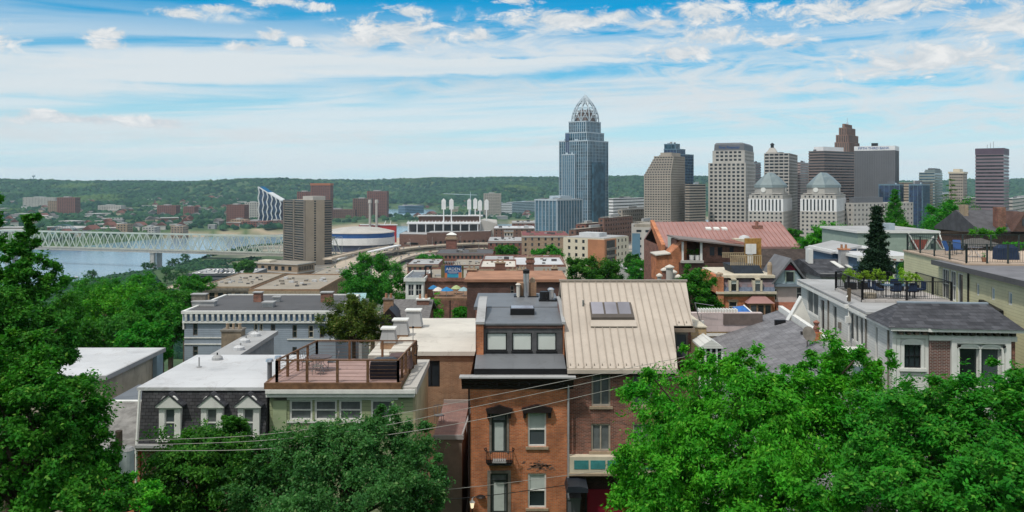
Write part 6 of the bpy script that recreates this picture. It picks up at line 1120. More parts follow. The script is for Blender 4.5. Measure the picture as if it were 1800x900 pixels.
c_ = thing('clay_chimney', 'clay chimney standing between the mauve mansard and the blue gable', 'chimney', (PX(1353, 91), 91, h.zb + h.z(489))); MB().lathe(0, 0, [(.4, 0), (.25, .4), (.28, 1.3), (.15, 1.6)], 10).build('stack', stone, c_)
# ---------------- blue gable house with brown roof
h = HS('gable_house', 'house with a pale blue shingled gable, pinkish stucco wall and dark brown roof', 1361, 1412, 91, -32, 11, 499); t = h.t; W_ = [h.op(1361.5, 1366, 507, 528), h.op(1400, 1410, 505, 526)]; h.walls({'f': W_}, plain('pink_stucco', (.60, .52, .50), .9, .1, 1), H=h.H)
for o_ in W_: h.win('f', o_, style='h', gmat=glass_dark)
xm, z1, zp = h.w / 2, h.z(498), h.z(461); MB().prism([(-.1, z1), (h.w + .1, z1), (xm, zp)], -.3, 5).build('gable', plain('pale_blue_shingles', (.36, .46, .50), .8, .15, 4), t); m = MB(); m.prism([(-.45, z1 - .15), (xm, zp + .15), (h.w + .45, z1 - .15), (h.w + .45, z1 + .1), (xm, zp + .5), (-.45, z1 + .1)][::-1], -.7, 5); m.build('gable_roof', plain('gable_grey', (.16, .165, .18), .8), t)
MB().box(-.3, -.5, z1 - .3, h.w + .3, -.01, z1 - .02).build('cornice', plain('blue_grey_trim', (.2, .25, .3), .6), t); q = MB().box(xm - .4, -.36, z1 + .25, xm + .4, -.301, z1 + 1.25).build('window', win_glass, t); MB().box(xm - .5, -.4, z1 + .15, xm - .4, -.302, z1 + 1.35).box(xm + .4, -.4, z1 + .15, xm + .5, -.302, z1 + 1.35).box(xm - .4, -.4, z1 + 1.25, xm + .4, -.302, z1 + 1.35).build('frame', mint_siding, q); MB().prism([(xm - .7, z1 + 1.42), (xm + .7, z1 + 1.42), (xm, zp - .1)], -.33, -.301).build('gable_ornament', maroon, t)
MB().prism([(-.9, h.z(543)), (-.004, h.z(531)), (-.004, h.z(544))][::-1], 0, h.w, 'x').build('porch_roof', plain('rust_shingles', (.28, .11, .07), .8, .2, 3), t)
# dark brown roofed house behind
h = HS('brown_roof_house', 'house behind with a big dark brown shingle roof, red chimney and small white dormer', 1336, 1442, 98, -32, 12, 492); t = h.t; h.walls({}, dark_brick); zr_ = h.z(437, 5); MB().prism([(-.4, h.H - .1), (5, zr_), (12.4, h.H - .1), (12.4, h.H - .5), (-.4, h.H - .5)][::-1], -.2, h.w + .2, 'x').build('roof', brown_shingle, t)
MB().box(h.x(1431, 4), 3.4, h.H, h.x(1441, 4), 4.4, h.z(433, 4)).build('chimney', orange_brick, t); x0, x1 = h.x(1413), h.x(1430); q = MB().box(x0, -.1, h.z(490), x1, 3, h.z(477)).build('dormer', white_siding, t); MB().prism([(x0 - .15, h.z(477)), (x1 + .15, h.z(477)), ((x0 + x1) / 2, h.z(464))], -.25, 3).build('dormer_roof', ivory_membrane, q); MB().box(x0 + .25, -.16, h.z(488), x1 - .25, -.101, h.z(478.5)).build('window', win_glass, q)
# dark roof with two skylights
h = HS('skylight_house', 'low house with a charcoal roof and two white skylights left of the dark conifer', 1443, 1520, 86, -30, 8, 480); t = h.t; h.walls({}, grey_siding); zr_ = h.z(455, 6); MB().prism([(-.3, h.H - .1), (6, zr_), (8, zr_ - .4), (8, h.H - .4), (-.3, h.H - .4)][::-1], -.2, h.w + .1, 'x').build('roof', asphalt_sh, t); s_ = (zr_ - h.H + .1) / 6.3
for px in (1469, 1485): MB().prism([(1.9, h.H - .1 + s_ * 2.2 + .05), (4.6, h.H - .1 + s_ * 4.9 + .05), (4.6, h.H - .1 + s_ * 4.9 + .12), (1.9, h.H - .1 + s_ * 2.2 + .15)], h.x(px, 3), h.x(px, 3) + .5, 'x').build('skylight', white_paint, t)
chimney(t, h.x(1498), 3, h.H + .8, .9, .7, 1.3, pale_roof, orange_brick); MB().box(h.x(1446), 4, h.H, h.x(1454), 5, h.H + 2.1).build('white_chimney', white_paint, t)
# ---------------- blue house with white roof
h = HS('blue_house', 'slate blue house with a bright white flat roof behind the dark conifer', 1512, 1611, 86, -30, 14, 453); t = h.t; h.walls({'f': []}, blue_siding); MB().box(-.3, -.3, h.z(459), h.w + .3, 0, h.z(452)).build('cornice', white_paint, t); flatroof(h, white_membrane, white_paint, .15); MB().box(h.x(1569), -.1, 0, h.x(1573), -.01, h.z(459)).build('corner_board', white_paint, t); m = MB()
for i in range(8): u = h.w * (i + .5) / 8; m.box(u, -.34, h.z(457), u + .3, -.301, h.z(455))
m.build('frieze_blocks', plain('rose_trim', (.35, .16, .12), .7), t)
h2 = HS('blue_house', 'slate blue shed roofed house left of the dark conifer', 1463, 1510, 92, -30, 8, 444); t = h2.t; h2.walls({}, blue_siding); MB().prism([(0, h2.H), (h2.w, h2.H), (h2.w, h2.z(432))], 0, 8).build('side_gable', blue_siding, t); MB().slab([(-.2, -.2, h2.H), (h2.w + .2, -.2, h2.z(431)), (h2.w + .2, 8.2, h2.z(431)), (-.2, 8.2, h2.H)], .18).build('roof', pale_roof, t); MB().box(h2.x(1506), -.04, h2.z(450), h2.w + 1.2, -.003, h2.z(435)).build('window_trim', white_paint, t); MB().box(h2.x(1508), -.08, h2.z(448), h2.w + 1.0, -.041, h2.z(437)).build('window', win_glass, t)
# ---------------- mint Victorian
h = HS('victorian_house', 'mint green Victorian house with a red fish-scale gable and white trim', 1508, 1648, 104, -30, 12, 409); t = h.t; h.walls({'f': [h.op(1595, 1600, 425, 433)]}, mint_siding); h.win('f', h.op(1595, 1600, 425, 433), style='h'); flatroof(h, pale_roof, white_paint, .1)
xa, xb = h.x(1607), h.x(1650); z0, z1 = h.z(438), h.z(409); MB().slab([(xa, -.5, z0), (xb + .2, -.5, z0), (xb, .4, z1 + .1), (xa - .8, .4, z1 + .1)], .1).build('red_roof', plain('fish_scale_red', (.23, .05, .035), .8, .3, 4), t)
xm = h.x(1634); m = MB(); 
for a, b in (((xm - 1.1, z0), (xm, z1 - .4)), ((xm + 1.1, z0), (xm, z1 - .4)), ((xa, z0), (xa - .8, z1)), ((xb + .2, z0), (xb, z1))): m.tube((a[0], -.95, a[1]), (b[0], -.95 if abs(b[0] - xm) < .1 else -.1, b[1]), .09, n=4)
m.box(xm - 1.2, -.95, z0 - .1, xm + 1.2, -.6, z0 + .02); m.build('bargeboards', white_paint, t); MB().prism([(xm - 1, z0), (xm + 1, z0), (xm, z1 - .6)], -.9, .3).build('gable', mint_siding, t); MB().box(xm - .3, -.94, z0 + .15, xm + .3, -.901, z0 + .75).build('window', win_glass, t)
MB().box(xm - 1.2, -.85, h.z(485), xm + 1.2, -.01, z0 - .1).build('bay', white_siding, t)
for i in range(3): MB().box(xm - 1 + i * .72, -.9, h.z(475), xm - .55 + i * .72, -.851, h.z(446)).build('window', blind_glass if i == 1 else win_glass, t)
MB().box(xm - 1.35, -1.0, h.z(445), xm + 1.35, -.86, h.z(442)).build('bay_cornice', white_paint, t); c_ = MB().box(h.x(1568), 2, h.H, h.x(1586), 3.3, h.z(394)).build('chimney', plain('pale_blue_stack', (.33, .40, .45), .8), t)
# ---------------- far right dark houses
h = HS('slate_roof_house', 'dark brick house with a large slate roof and two chimneys at the far right', 1722, 1830, 125, -26, 12, 404); t = h.t; h.walls({}, dark_brick); zr_ = h.z(369, 6); MB().prism([(-.6, h.H - .1), (6, zr_), (12.6, h.H - .1), (12.6, h.H - .5), (-.6, h.H - .5)][::-1], -.4, h.w, 'x').build('roof', plain('slate_roof', (.085, .085, .095), .8, .25, 1), t)
MB().box(h.x(1720), 4, h.H, h.x(1728), 5.4, h.z(360, 4)).build('chimney', stone, t); MB().box(h.x(1752), -.3, h.H - .5, h.x(1766), 1, h.z(364)).build('chimney', brown_brick, t); MB().prism([(h.x(1772), h.H - .2), (h.x(1815), h.H - .2), (h.x(1794), h.z(372))], -1.2, 6).build('gable', dark_brick, t); MB().box(h.x(1788), -1.26, h.z(396), h.x(1797), -1.201, h.z(384)).build('window', win_glass, t); MB().box(-.3, -.7, h.H - .55, h.w, -.61, h.H - .3).build('gutter', dark_trim, t)
h = HS('pavilion', 'low pavilion with a hipped grey shingle roof behind the yellow house', 1706, 1764, 90, -24, 4, 433, 'pavilion'); t = h.t; h.walls({}, dark_brick); MB().loft([[(-.3, -.3, h.H), (h.w + .3, -.3, h.H), (h.w + .3, 4.3, h.H), (-.3, 4.3, h.H)], [(h.w * .35, 2, h.z(421)), (h.w * .65, 2, h.z(421)), (h.w * .65, 2.1, h.z(421)), (h.w * .35, 2.1, h.z(421))]]).build('roof', plain('brown_grey_shingle', (.10, .095, .09), .9, .3, 3), t)
# ---------------- grey shingle shed roof house in front
t = thing('shingle_house', 'house with a wide sloping grey shingle roof and white coping above the bright tree', 'house', (0, 0, -21)); A = [(19.3, 62, -9.25), (13.4, 62.5, -11.2), (10.2, 43, -11.4), (17.6, 44, -9.35)]
A = [(x, y, z + 21) for x, y, z in A]; MB().slab(A, .2).build('roof', grey_shingle, t); m = MB(); q = [(x, y) for x, y, _ in A]
for i in range(4): a, b = A[i], A[(i + 1) % 4]; m.poly([(a[0], a[1], 0), (a[0], a[1], a[2] - .2), (b[0], b[1], b[2] - .2), (b[0], b[1], 0)])
m.build('wall', grey_siding, t); MB().loft([[(17.7, 44, A[3][2] - .1), (18.0, 44, A[3][2] - .1), (18.0, 44, A[3][2] + .35), (17.7, 44, A[3][2] + .35)], [(19.35, 62, A[0][2] - .1), (19.65, 62, A[0][2] - .1), (19.65, 62, A[0][2] + .35), (19.35, 62, A[0][2] + .35)]]).build('coping', white_paint, t)
for a, b in ((18.1, 57.5), (18.35, 53)): MB().box(a - .35, b, A[0][2] - .5, a + .35, b + .25, A[0][2] + .02).build('roof_vent', black_iron, t)
c_ = thing('white_porch', 'white glazed porch gable at the left foot of the grey shingle roof', 'porch', (PX(1230, 47), 47, -21)); w = 1.25; z0, z1 = 21 + PZ(612, 47), 21 + PZ(600, 47); MB().box(0, 0, 0, w, .1, z0 - 2.3).prism([(0, z0), (w, z0), (w, z0 + .1), (w / 2, z1 + .1), (0, z0 + .1)], -.1, 2).build('frame', white_siding, c_); m = MB()
for i in range(5): m.box(i * w / 4 - .05, 0, z0 - 2.3, i * w / 4 + .05, .1, z0)
m.build('posts', white_paint, c_); MB().box(.05, .12, z0 - 2.3, w - .05, .16, z0).build('glazing', glass_dark, c_)
c_ = thing('satellite_dish', 'grey round satellite dish at the right edge of the grey shingle roof', 'dish', (PX(1419, 50), 50, PZ(588, 50))); MB().lathe(0, 0, [(.02, .0), (.3, .06), (.46, .18)], 16).build('dish', grey_stone, c_); c_.rotation_euler = (R(70), 0, R(20)); MB().tube((0, 0, 0), (0, -.8, -.3), .03).build('arm', grey_stone, c_)
c_ = thing('brick_chimney', 'small red brick chimney with a clay pot beside the satellite dish', 'chimney', (PX(1435, 51), 51, PZ(600, 51))); MB().box(-.35, -.3, -6, .3, .3, .55).build('stack', orange_brick, c_); MB().lathe(0, 0, [(.15, .55), (.2, .8), (.1, .95), (.2, 1.15), (.06, 1.25)], 10).build('pot', brown_brick, c_)
# yellow block wall and pink terrace
c_ = thing('yellow_wall', 'tall yellow block wall between the metal roof and the grey shingle roof', 'wall', (PX(1214, 51.5), 51.5, -21)); MB().box(0, 0, 0, .95, 8, 21 + PZ(576, 51.5)).build('blocks', yellow_brick, c_); MB().box(-.05, -.05, 21 + PZ(576, 51.5), 1.0, 8.05, 21 + PZ(574, 51.5)).build('coping', cream_paint, c_)
c_ = thing('terrace_wall', 'pale pinkish block parapet of a rooftop terrace behind the yellow wall', 'wall', (PX(1221, 60), 60, -26)); w = PX(1340, 60) - PX(1221, 60); z0, z1 = 26 + PZ(583, 60), 26 + PZ(550, 60); MB().box(-.2, 0, 0, w, 1, z0).build('lower_wall', yellow_brick, c_); MB().box(-.2, -.05, z0 + .002, w, .5, z1).build('parapet', brick('pink_block', (.55, .46, .45), (.52, .44, .43), (.44, .37, .36), bw=.8, bh=.4, var=.08), c_); MB().box(PX(1271, 60) - PX(1221, 60), -.1, z0 + .5, w, -.052, z1 - .05).build('brown_panels', plain('brown_panels', (.15, .12, .11), .7, .2, 2), c_); m = MB()
for i in range(14): u = .4 + i * .2; m.box(u, .1, z1, u + .07, .9, z1 + .22)
m.box(-.2, -.1, z0 - .3, 2.2, -.052, z0 - .1); m.build('white_slats', white_paint, c_); MB().box(-.6, -.3, z0 - .4, .6, -.1, z0 + .8).build('white_box', white_paint, c_)
c_ = thing('blue_tarp', 'bright blue tarpaulin stretched over a white frame on the pink terrace', 'tarp', (PX(1296, 61.5), 61.5, PZ(553, 61.5))); MB().slab([(0, 0, 0), (1.25, 0, -.02), (.9, 1.6, .42), (.05, 1.5, .35)], .04).build('sheet', plain('blue_tarp_cloth', (.02, .13, .42), .5, .35, 3), c_); MB().tube((1.25, 0, 0), (.9, 1.6, .45), .05).tube((0, 0, -.6), (0, 0, 0), .04).tube((1.25, 0, -.6), (1.25, 0, 0), .04).tube((.9, 1.6, -.6), (.9, 1.6, .42), .04).build('frame', white_paint, c_)
c_ = thing('antenna', 'leaning metal antenna pole by the white slats of the pink terrace', 'antenna', (PX(1232, 59.5), 59.5, PZ(560, 59.5))); MB().tube((0, 0, -.5), (-.42, 0, 1.1), .035).tube((0, 0, -.8), (.02, 0, .3), .03).tube((-.42, 0, 1.1), (.9, 0, .9), .015).build('pole', silver, c_)
c_ = thing('white_gable', 'small white stucco gable left of the big pale house', 'building', (PX(1384, 58), 58, -24)); w = PX(1424, 58) - PX(1384, 58); MB().prism([(0, 0), (w, 0), (w, 24 + PZ(560, 58)), (w * .62, 24 + PZ(524, 58)), (0, 24 + PZ(572, 58))], 0, .35).build('wall', plain('white_stucco', (.78, .76, .70), .9, .08, 1), c_); MB().prism([(-.1, 24 + PZ(572, 58)), (w * .62, 24 + PZ(524, 58)), (w * .62, 24 + PZ(521, 58)), (-.1, 24 + PZ(569, 58))][::-1], -.06, .42).build('coping', white_paint, c_)
# ---------------- big pale house with roof deck (right)
th_ = -5.57; zb_ = -21.0; t = thing('bay_house', 'pale clapboard house with charcoal hip roof, brick pier and arched bay windows at right', 'house', (20.1, 45, zb_), R(th_)); zl = lambda z: z - zb_
w, d = 6.1, 20.2; ze = zl(-7.45)
ops_l = [(d - b, d - a, zl(z0), zl(z1)) for a, b, z0, z1 in ((2.5, 2.95, -9.9, -7.97), (5.06, 5.85, -9.63, -7.87), (5.98, 6.75, -9.63, -7.87), (6.88, 7.7, -9.63, -7.87), (10.6, 11.5, -10.1, -8.0), (13.6, 14.7, -10.2, -8.0), (15.2, 18.4, -9.5, -7.8))]
ops_f = [(.55, 1.4, zl(-9.72), zl(-8.5)), (3.3, 4.27, zl(-10.6), zl(-8.62)), (4.36, 5.34, zl(-10.6), zl(-8.62))]
m = MB(); m.wall((0, 0), (w, 0), 0, ze, ops_f, .12); m.wall((w, 0), (w, d), 0, ze, [], .1); m.wall((w, d), (0, d), 0, ze, [], .1); m.wall((0, d), (0, 0), 0, ze, ops_l, .1); m.build('wall', white_siding, t)
for i, o_ in enumerate(ops_l): window(t, 'l', w, d, o_, 'v' if i == 6 else '', white_paint, grey_blind if i == 6 else win_glass, .09, .1)
for i, o_ in enumerate(ops_f): window(t, 'f', w, d, o_, 'hg' if i == 0 else '', black_iron if i == 0 else white_paint, win_glass, .05, .12)
def arch(par, x0, x1, z0, z1, wd=.16, y=-.06, mat=white_paint, rise=.16, full=True):
    m = MB(); n = 10; xm = (x0 + x1) / 2; hw = (x1 - x0) / 2
    inner = [(xm + hw * math.cos(a), z1 + rise * math.sin(a)) for a in [math.pi * k / n for k in range(n + 1)]]; outer = [(xm + (hw + wd) * math.cos(a), z1 + .02 + (rise + wd) * math.sin(a)) for a in [math.pi * k / n for k in range(n + 1)]]
    for k in range(n): m.prism([inner[k], outer[k], outer[k + 1], inner[k + 1]], y, -.001)
    m.prism([inner[k] for k in range(n + 1)], y + .03, -.001)
    if full: m.box(x0 - wd, y, z0, x0 - .001, -.001, z1).box(x1 + .001, y, z0, x1 + wd, -.001, z1)
    return m.build('arched_trim', mat, par)
arch(t, .55, 1.4, zl(-9.72), zl(-8.5)); MB().box(.3, -.14, zl(-9.88), 1.65, -.001, zl(-9.73)).build('sill', white_paint, t)
MB().box(.17, -.04, 0, .35, -.002, zl(-8.1)).box(1.62, -.04, 0, 1.78, -.002, zl(-8.1)).box(-.06, -.06, 0, .14, -.001, zl(-7.9)).build('corner_board', white_paint, t); MB().box(1.8, -.12, 0, 2.82, -.002, zl(-8.22)).build('brick_pier', brick('bay_brick', (.20, .065, .05), (.11, .04, .035), (.36, .32, .29), bw=.23, bh=.08, var=.15, msz=.014), t); MB().box(5.8, -.12, 0, 6.06, -.002, zl(-8.22)).build('brick_pier', brown_brick, t)
q = MB(); q.box(2.84, -.3, 0, 3.1, -.002, zl(-8.15)).box(5.5, -.3, 0, 5.78, -.002, zl(-8.15)).box(3.1, -.3, zl(-8.33), 5.5, -.002, zl(-8.15)).box(3.1, -.1, zl(-8.42), 5.5, -.002, zl(-8.331)).box(4.275, -.18, 0, 4.355, -.002, zl(-8.5)); q.build('bay_frame', white_paint, t)
arch(t, 3.32, 4.26, 0, zl(-8.62), .1, -.2, rise=.14, full=False); arch(t, 4.37, 5.33, 0, zl(-8.62), .1, -.2, rise=.14, full=False); m = MB(); m.lathe(3.2, -.36, [(.06, zl(-8.52)), (.08, zl(-8.4))], 8).lathe(5.42, -.36, [(.06, zl(-8.52)), (.08, zl(-8.4))], 8); m.build('rosettes', black_iron, t); MB().box(3.12, -.24, 0, 3.26, -.15, zl(-8.6)).box(5.36, -.24, 0, 5.48, -.15, zl(-8.6)).build('columns', white_paint, t)
MB().box(-.05, -.1, zl(-8.15), 1.75, -.002, zl(-7.95)).box(1.76, -.22, zl(-8.22), 6.12, -.002, zl(-7.95)).build('frieze', white_paint, t); MB().box(-.25, -.42, zl(-7.72), w + .2, 0, zl(-7.56)).box(1.6, -.58, zl(-7.72), w + .22, -.43, zl(-7.56)).box(-.32, -.3, zl(-7.72), -.002, d, zl(-7.5)).build('eaves', white_paint, t)
m = MB()
for i in range(15): u = .2 + i * .4; m.box(u, -.36, zl(-7.92), u + .2, -.003, zl(-7.74))
m.build('brackets', plain('dark_bronze', (.06, .045, .035), .6), t)
e0, e1, zr0, zr1 = -.42, 3.7, zl(-7.55), zl(-6.68); m = MB(); n = [(-.42, -.48, zr0), (1.55, -.48, zr0), (1.75, -.66, zr0), (w + .25, -.66, zr0), (w - .1, 2.9, zr1), (1.25, 2.9, zr1)]
m.poly([n[0], n[1], (1.8, 2.9, zr1), n[5]]); m.poly([n[1], n[2], (2.1, 2.9, zr1), (1.8, 2.9, zr1)]); m.poly([n[2], n[3], n[4], (2.1, 2.9, zr1)]); m.poly([(-.42, 3.4, zr0), n[0], n[5]]); m.poly([n[5], n[4], (w + .1, 3.6, zr0), (-.42, 3.4, zr0)]); m.build('hip_roof', asphalt_sh, t)
MB().box(1.2, 2.82, zr1 - .03, w - .08, 3.02, zr1 + .06).build('ridge_cap', plain('ridge_metal', (.3, .36, .42), .5), t); MB().box(-.3, 3.5, ze, w + .1, d + .1, ze + .12).build('flat_roof', pale_roof, t)
for y in (.6, 4.4, 12.4): MB().tube((-.06, y, 0), (-.06, y, ze - .1), .05).build('downpipe', grey_stone, t)
MB().box(-.14, 9.5, zl(-9.3), -.004, 9.8, zl(-8.9)).build('meter_box', grey_stone, t)
dk = MB().box(.7, 7.6, ze + .13, 6.05, 13.6, ze + .27).build('deck_floor', paver_floor, t)
tw = Matrix.Translation((20.1, 45, zb_)) @ Matrix.Rotation(R(th_), 4, 'Z'); wp = lambda x, y, z=0: tw @ Vector((x, y, z + ze + .28))
q = thing('deck_railing', 'black iron railing around the roof deck of the pale bay house', 'railing', tuple(wp(0, 0)), R(th_)); railing(q, [((.75, 7.7), (6.0, 7.7), 2), ((.75, 7.7), (.75, 13.5), 2), ((.75, 13.5), (4.4, 13.5), 2), ((6.0, 7.7), (6.0, 13.5), 2)], 0, 1.12, .06, black_iron, nb=.12, cap=.035)
for i, (x, y, lb) in enumerate(((3.4, 9.3, 'long dark blue table on the black railed roof deck'),)):
    c_ = thing('outdoor_table', lb, 'table', tuple(wp(x, y)), R(th_)); MB().box(-.95, -.45, .7, .95, .45, .75).build('tabletop', plain('slate_blue_top', (.05, .09, .13), .4), c_)
    for a, b in ((-.85, -.38), (.85, -.38), (-.85, .38), (.85, .38)): MB().box(a - .03, b - .03, 0, a + .03, b + .03, .7).build('leg', black_iron, c_)
for x, y, r_, lb in ((2.1, 8.9, 1.57, 'navy chair at the left end of the blue table, nearer the railing'), (2.1, 9.8, 1.4, 'navy chair at the left end of the blue table, farther back'), (3.0, 8.5, 3.1, 'navy chair with its back to the railing, left of two'), (3.9, 8.5, 3.2, 'navy chair with its back to the railing, right of two'), (4.7, 9.3, -1.5, 'navy chair at the right end of the blue table'), (3.6, 10.2, 0, 'navy chair on the far side of the blue table')):
    p = wp(x, y); c_ = garden_chair(lb, p.x, p.y, p.z, r_, black_iron, 'navy chairs round the blue deck table'); MB().box(-.26, -.26, .46, .26, .26, .54).box(-.24, .26, .5, .24, .32, 1.0).build('cushion', navy_cloth, c_)
for x, y, s_, lb in ((1.6, 13.1, .75, 'lime green shrub in a planter at the back left of the roof deck'), (2.5, 13.2, .6, 'lime green shrub second from left along the back railing'), (3.4, 13.1, .65, 'lime green shrub in the middle of the back railing'), (4.5, 12.6, .8, 'lime green shrub mound behind the blue table'), (5.3, 12.2, .6, 'lime green shrub at the right of the back railing')):
    p = wp(x, y); c_ = thing('potted_shrub', lb, 'shrub', tuple(p), 0, 'lime shrubs along the deck railing'); MB().box(-.3, -.3, 0, .3, .3, .45).build('planter', black_iron, c_); C_, Q = clumps([(0, 0, .85, s_ * .7, s_ * .6, s_ * .7)], 14, int(x * 10), (.3, .4)); link('foliage', leafmesh('foliage', C_, Q, 50, .13, leaf_lime, int(x * 7)), c_)
c_ = thing('coffee_table', 'round low wicker drum on the roof deck by the left railing', 'table', tuple(wp(1.4, 8.5))); MB().cyl(0, 0, 0, .32, .42).build('drum', plain('wicker', (.3, .26, .2), .8), c_)
# roofline chimney + vents on the bay house side
p = tw @ Vector((-.25, 7.0, zl(-7.3))); c_ = thing('service_mast', 'white electrical service mast and wires on the side wall of the pale bay house', 'mast', tuple(p)); MB().tube((0, 0, -2.3), (0, 0, .5), .05).tube((0, 0, .5), (-.15, 0, .35), .05).box(-.22, -.1, -1.2, .1, .1, -.8).box(-.3, -.1, -.3, .15, .1, -.1).build('conduit', white_paint, c_); MB().box(-.08, -.1, .1, .08, .1, .9).build('brown_box', plain('wood_brown', (.12, .09, .06), .9), c_)
p = tw @ Vector((-.55, 5.2, zl(-10.2))); c_ = thing('utility_cabinet', 'pale blue-grey cabinet against the side wall of the pale bay house', 'cabinet', tuple(p)); MB().box(-.8, -.4, -8, .45, .4, .4).build('body', plain('pale_blue', (.4, .46, .5), .6), c_); MB().box(-.85, -.45, .4, .5, .45, .5).build('lid', white_paint, c_)
# ---------------- yellow house at right edge
th2 = -5.9; t = thing('yellow_house', 'pale yellow clapboard house at the right edge with small square windows', 'house', (29.2, 42, -21), R(th2)); w, d = 10, 20.8; zt = 21 - 5.83
ol = [(d - b, d - a, 21 + z0, 21 + z1) for a, b, z0, z1 in ((14.05, 14.5, -7.4, -6.6), (11.85, 12.35, -7.4, -6.6), (9.55, 10.1, -7.4, -6.6), (18.9, 20.2, -8.3, -6.15), (17.7, 18.75, -8.3, -6.15), (16.6, 17.5, -8.6, -6.2), (6.2, 6.9, -7.4, -6.6))]
walls(t, w, d, 0, zt, {'l': ol, 'f': []}, yellow_siding)
for i, o_ in enumerate(ol): window(t, 'l', w, d, o_, 'hg' if 3 <= i <= 4 else '', white_paint, glass('pale_sky_glass', (.2, .3, .36)) if i < 3 or i == 6 else win_glass, .09, .12)
MB().box(-.35, -.3, zt, w + .3, d + .3, zt + .16).build('flat_roof', plain('grey_felt', (.17, .17, .185), .8, .2, .6), t); MB().box(-.42, -.3, zt - .16, -.352, d + .3, zt + .18).build('roof_edge', dark_roof, t); MB().tube((-.06, 15.6, 0), (-.06, 15.6, zt - .1), .06).build('downpipe', black_iron, t); MB().prism([(13.6, 21 - 8.1), (10.6, 21 - 8.4), (10.6, 21 - 7.85), (13.4, 21 - 7.55)], -.3, -.02, 'x').build('dark_awning', black_iron, t)
t2 = thing('roof_terrace', 'pale boarded roof terrace with a dark mesh fence behind the yellow house', 'terrace', (31.35, 59, -21), R(th2)); zt = 21 - 5.66; MB().box(0, 4.2, 0, 12, 12, zt).build('base', yellow_siding, t2); MB().box(-.1, -.1, zt, 12, 12, zt + .12).build('floor', wood_floor, t2)
q = thing('terrace_railing', 'dark mesh railing with a pale handrail around the boarded roof terrace', 'railing', (31.35, 59, -5.54), R(th2)); railing(q, [((.1, .1), (4.2, .1), 3), ((4.2, .1), (11, .1), 5), ((.1, .1), (.1, 11.5), 4), ((.1, 11.5), (11, 11.5), 5)], 0, 1.3, .05, plain('green_black_iron', (.03, .045, .045), .5), nb=.16, cap=.03)
def folding_chair(label, x, y, z, r_, mat): 
    t = thing('deck_chair', label, 'chair', (x, y, z), r_); MB().slab([(-.28, -.3, .42), (.28, -.3, .42), (.28, .3, .34), (-.28, .3, .34)], .05).build('seat', mat, t); MB().slab([(-.28, .3, .36), (.28, .3, .36), (.28, .62, 1.05), (-.28, .62, 1.05)], .05).build('backrest', mat, t)
    for a, b in ((-.28, -.28), (.28, -.28), (-.28, .3), (.28, .3)): MB().tube((a, b, 0), (a, b, .5), .02, n=4).build('leg', black_iron, t)
folding_chair('royal blue deck chair at the left end of the boarded terrace', PX(1672, 66), 66, -5.54, .5, blue_paint); folding_chair('second royal blue deck chair on the boarded terrace', PX(1684, 67), 67, -5.54, -.3, blue_paint)
c_ = thing('covered_grill', 'grill under a navy cover at the right of the boarded terrace', 'grill', (PX(1768, 62), 62, -5.54)); MB().loft([[(-.75, -.4, 0), (.75, -.4, 0), (.75, .4, 0), (-.75, .4, 0)], [(-.72, -.36, .85), (.7, -.36, .85), (.7, .36, .85), (-.72, .36, .85)], [(-.4, -.2, 1.1), (.4, -.2, 1.1), (.4, .2, 1.1), (-.4, .2, 1.1)]]).build('cover', navy_cloth, c_); MB().cyl(.9, 0, 0, .5, .12).build('gas_bottle', pale_roof, c_)
table_set('small round table on the boarded terrace', PX(1712, 64), 64, -5.54, 0); c_ = thing('flower_pot', 'terracotta pot on the boarded terrace beside the fence', 'pot', (PX(1730, 60.2), 60.2, -5.54)); MB().cyl(0, 0, 0, .3, .14, .2).build('pot', plain('clay', (.33, .17, .1), .85), c_); link('plant', leafmesh('plant', [(0, 0, .42)], [.2], 60, .1, leaf_mid, 4), c_)
# ================================================================ billboard terrace group
Y0 = 121; t = thing('billboard', 'blue billboard with white lettering on the roof of the red brick building', 'billboard', (PX(782, Y0), Y0, PZ(494, 120))); w = PX(811, Y0) - PX(782, Y0); hh = PZ(467, Y0) - PZ(494, 120); MB().box(0, 0, .15, w, .2, hh).build('panel', plain('billboard_blue', (.03, .12, .33), .5, .3, 1.5), t); MB().box(-.02, -.02, .15, .32, -.002, hh * .5).box(w - .4, -.02, .15, w + .02, -.002, hh * .55).build('side_panel', plain('billboard_orange', (.5, .18, .08), .5), t); MB().box(w * .15, -.015, hh * .2, w * .85, -.002, hh * .42).build('lower_panel', plain('billboard_teal', (.04, .30, .45), .5), t)
text_part('lettering', 'ARDEN', .62, white_paint, t, (w / 2, -.02, hh * .76), 0, .01); MB().box(w * .18, -.02, hh * .56, w * .82, -.003, hh * .585).box(w * .25, -.02, hh * .49, w * .75, -.003, hh * .51).build('stripes', white_paint, t); MB().box(-.55, .1, 0, -.05, .5, hh * 1.02).box(w + .05, .1, 0, w + .3, .5, hh * 1.02).build('uprights', plain('olive_steel', (.14, .13, .06), .7), t); m = MB()
for i in range(7): u = .2 + i * w / 7; m.tube((u, .1, hh), (u - .15, -.3, hh + .55), .05, n=4).box(u - .25, -.4, hh + .5, u + .02, -.2, hh + .62)
m.build('lamps', pale_roof, t)
t = thing('tank_frame', 'dark open steel frame beside the billboard on the brick roof', 'frame', (PX(745, 121), 121, PZ(494, 120))); m = MB(); hh = 1.9
for a, b in ((.1, 0), (1.1, 0), (.1, 1), (1.1, 1)): m.tube((a, b, 0), (a + (.18 if a < .5 else -.18), b, hh), .06, n=4)
m.box(.1, -.1, hh, 1.1, 1.1, hh + .12); m.build('frame', black_iron, t); MB().cyl(.6, .5, 0, .9, .35).build('tank', brown_brick, t)
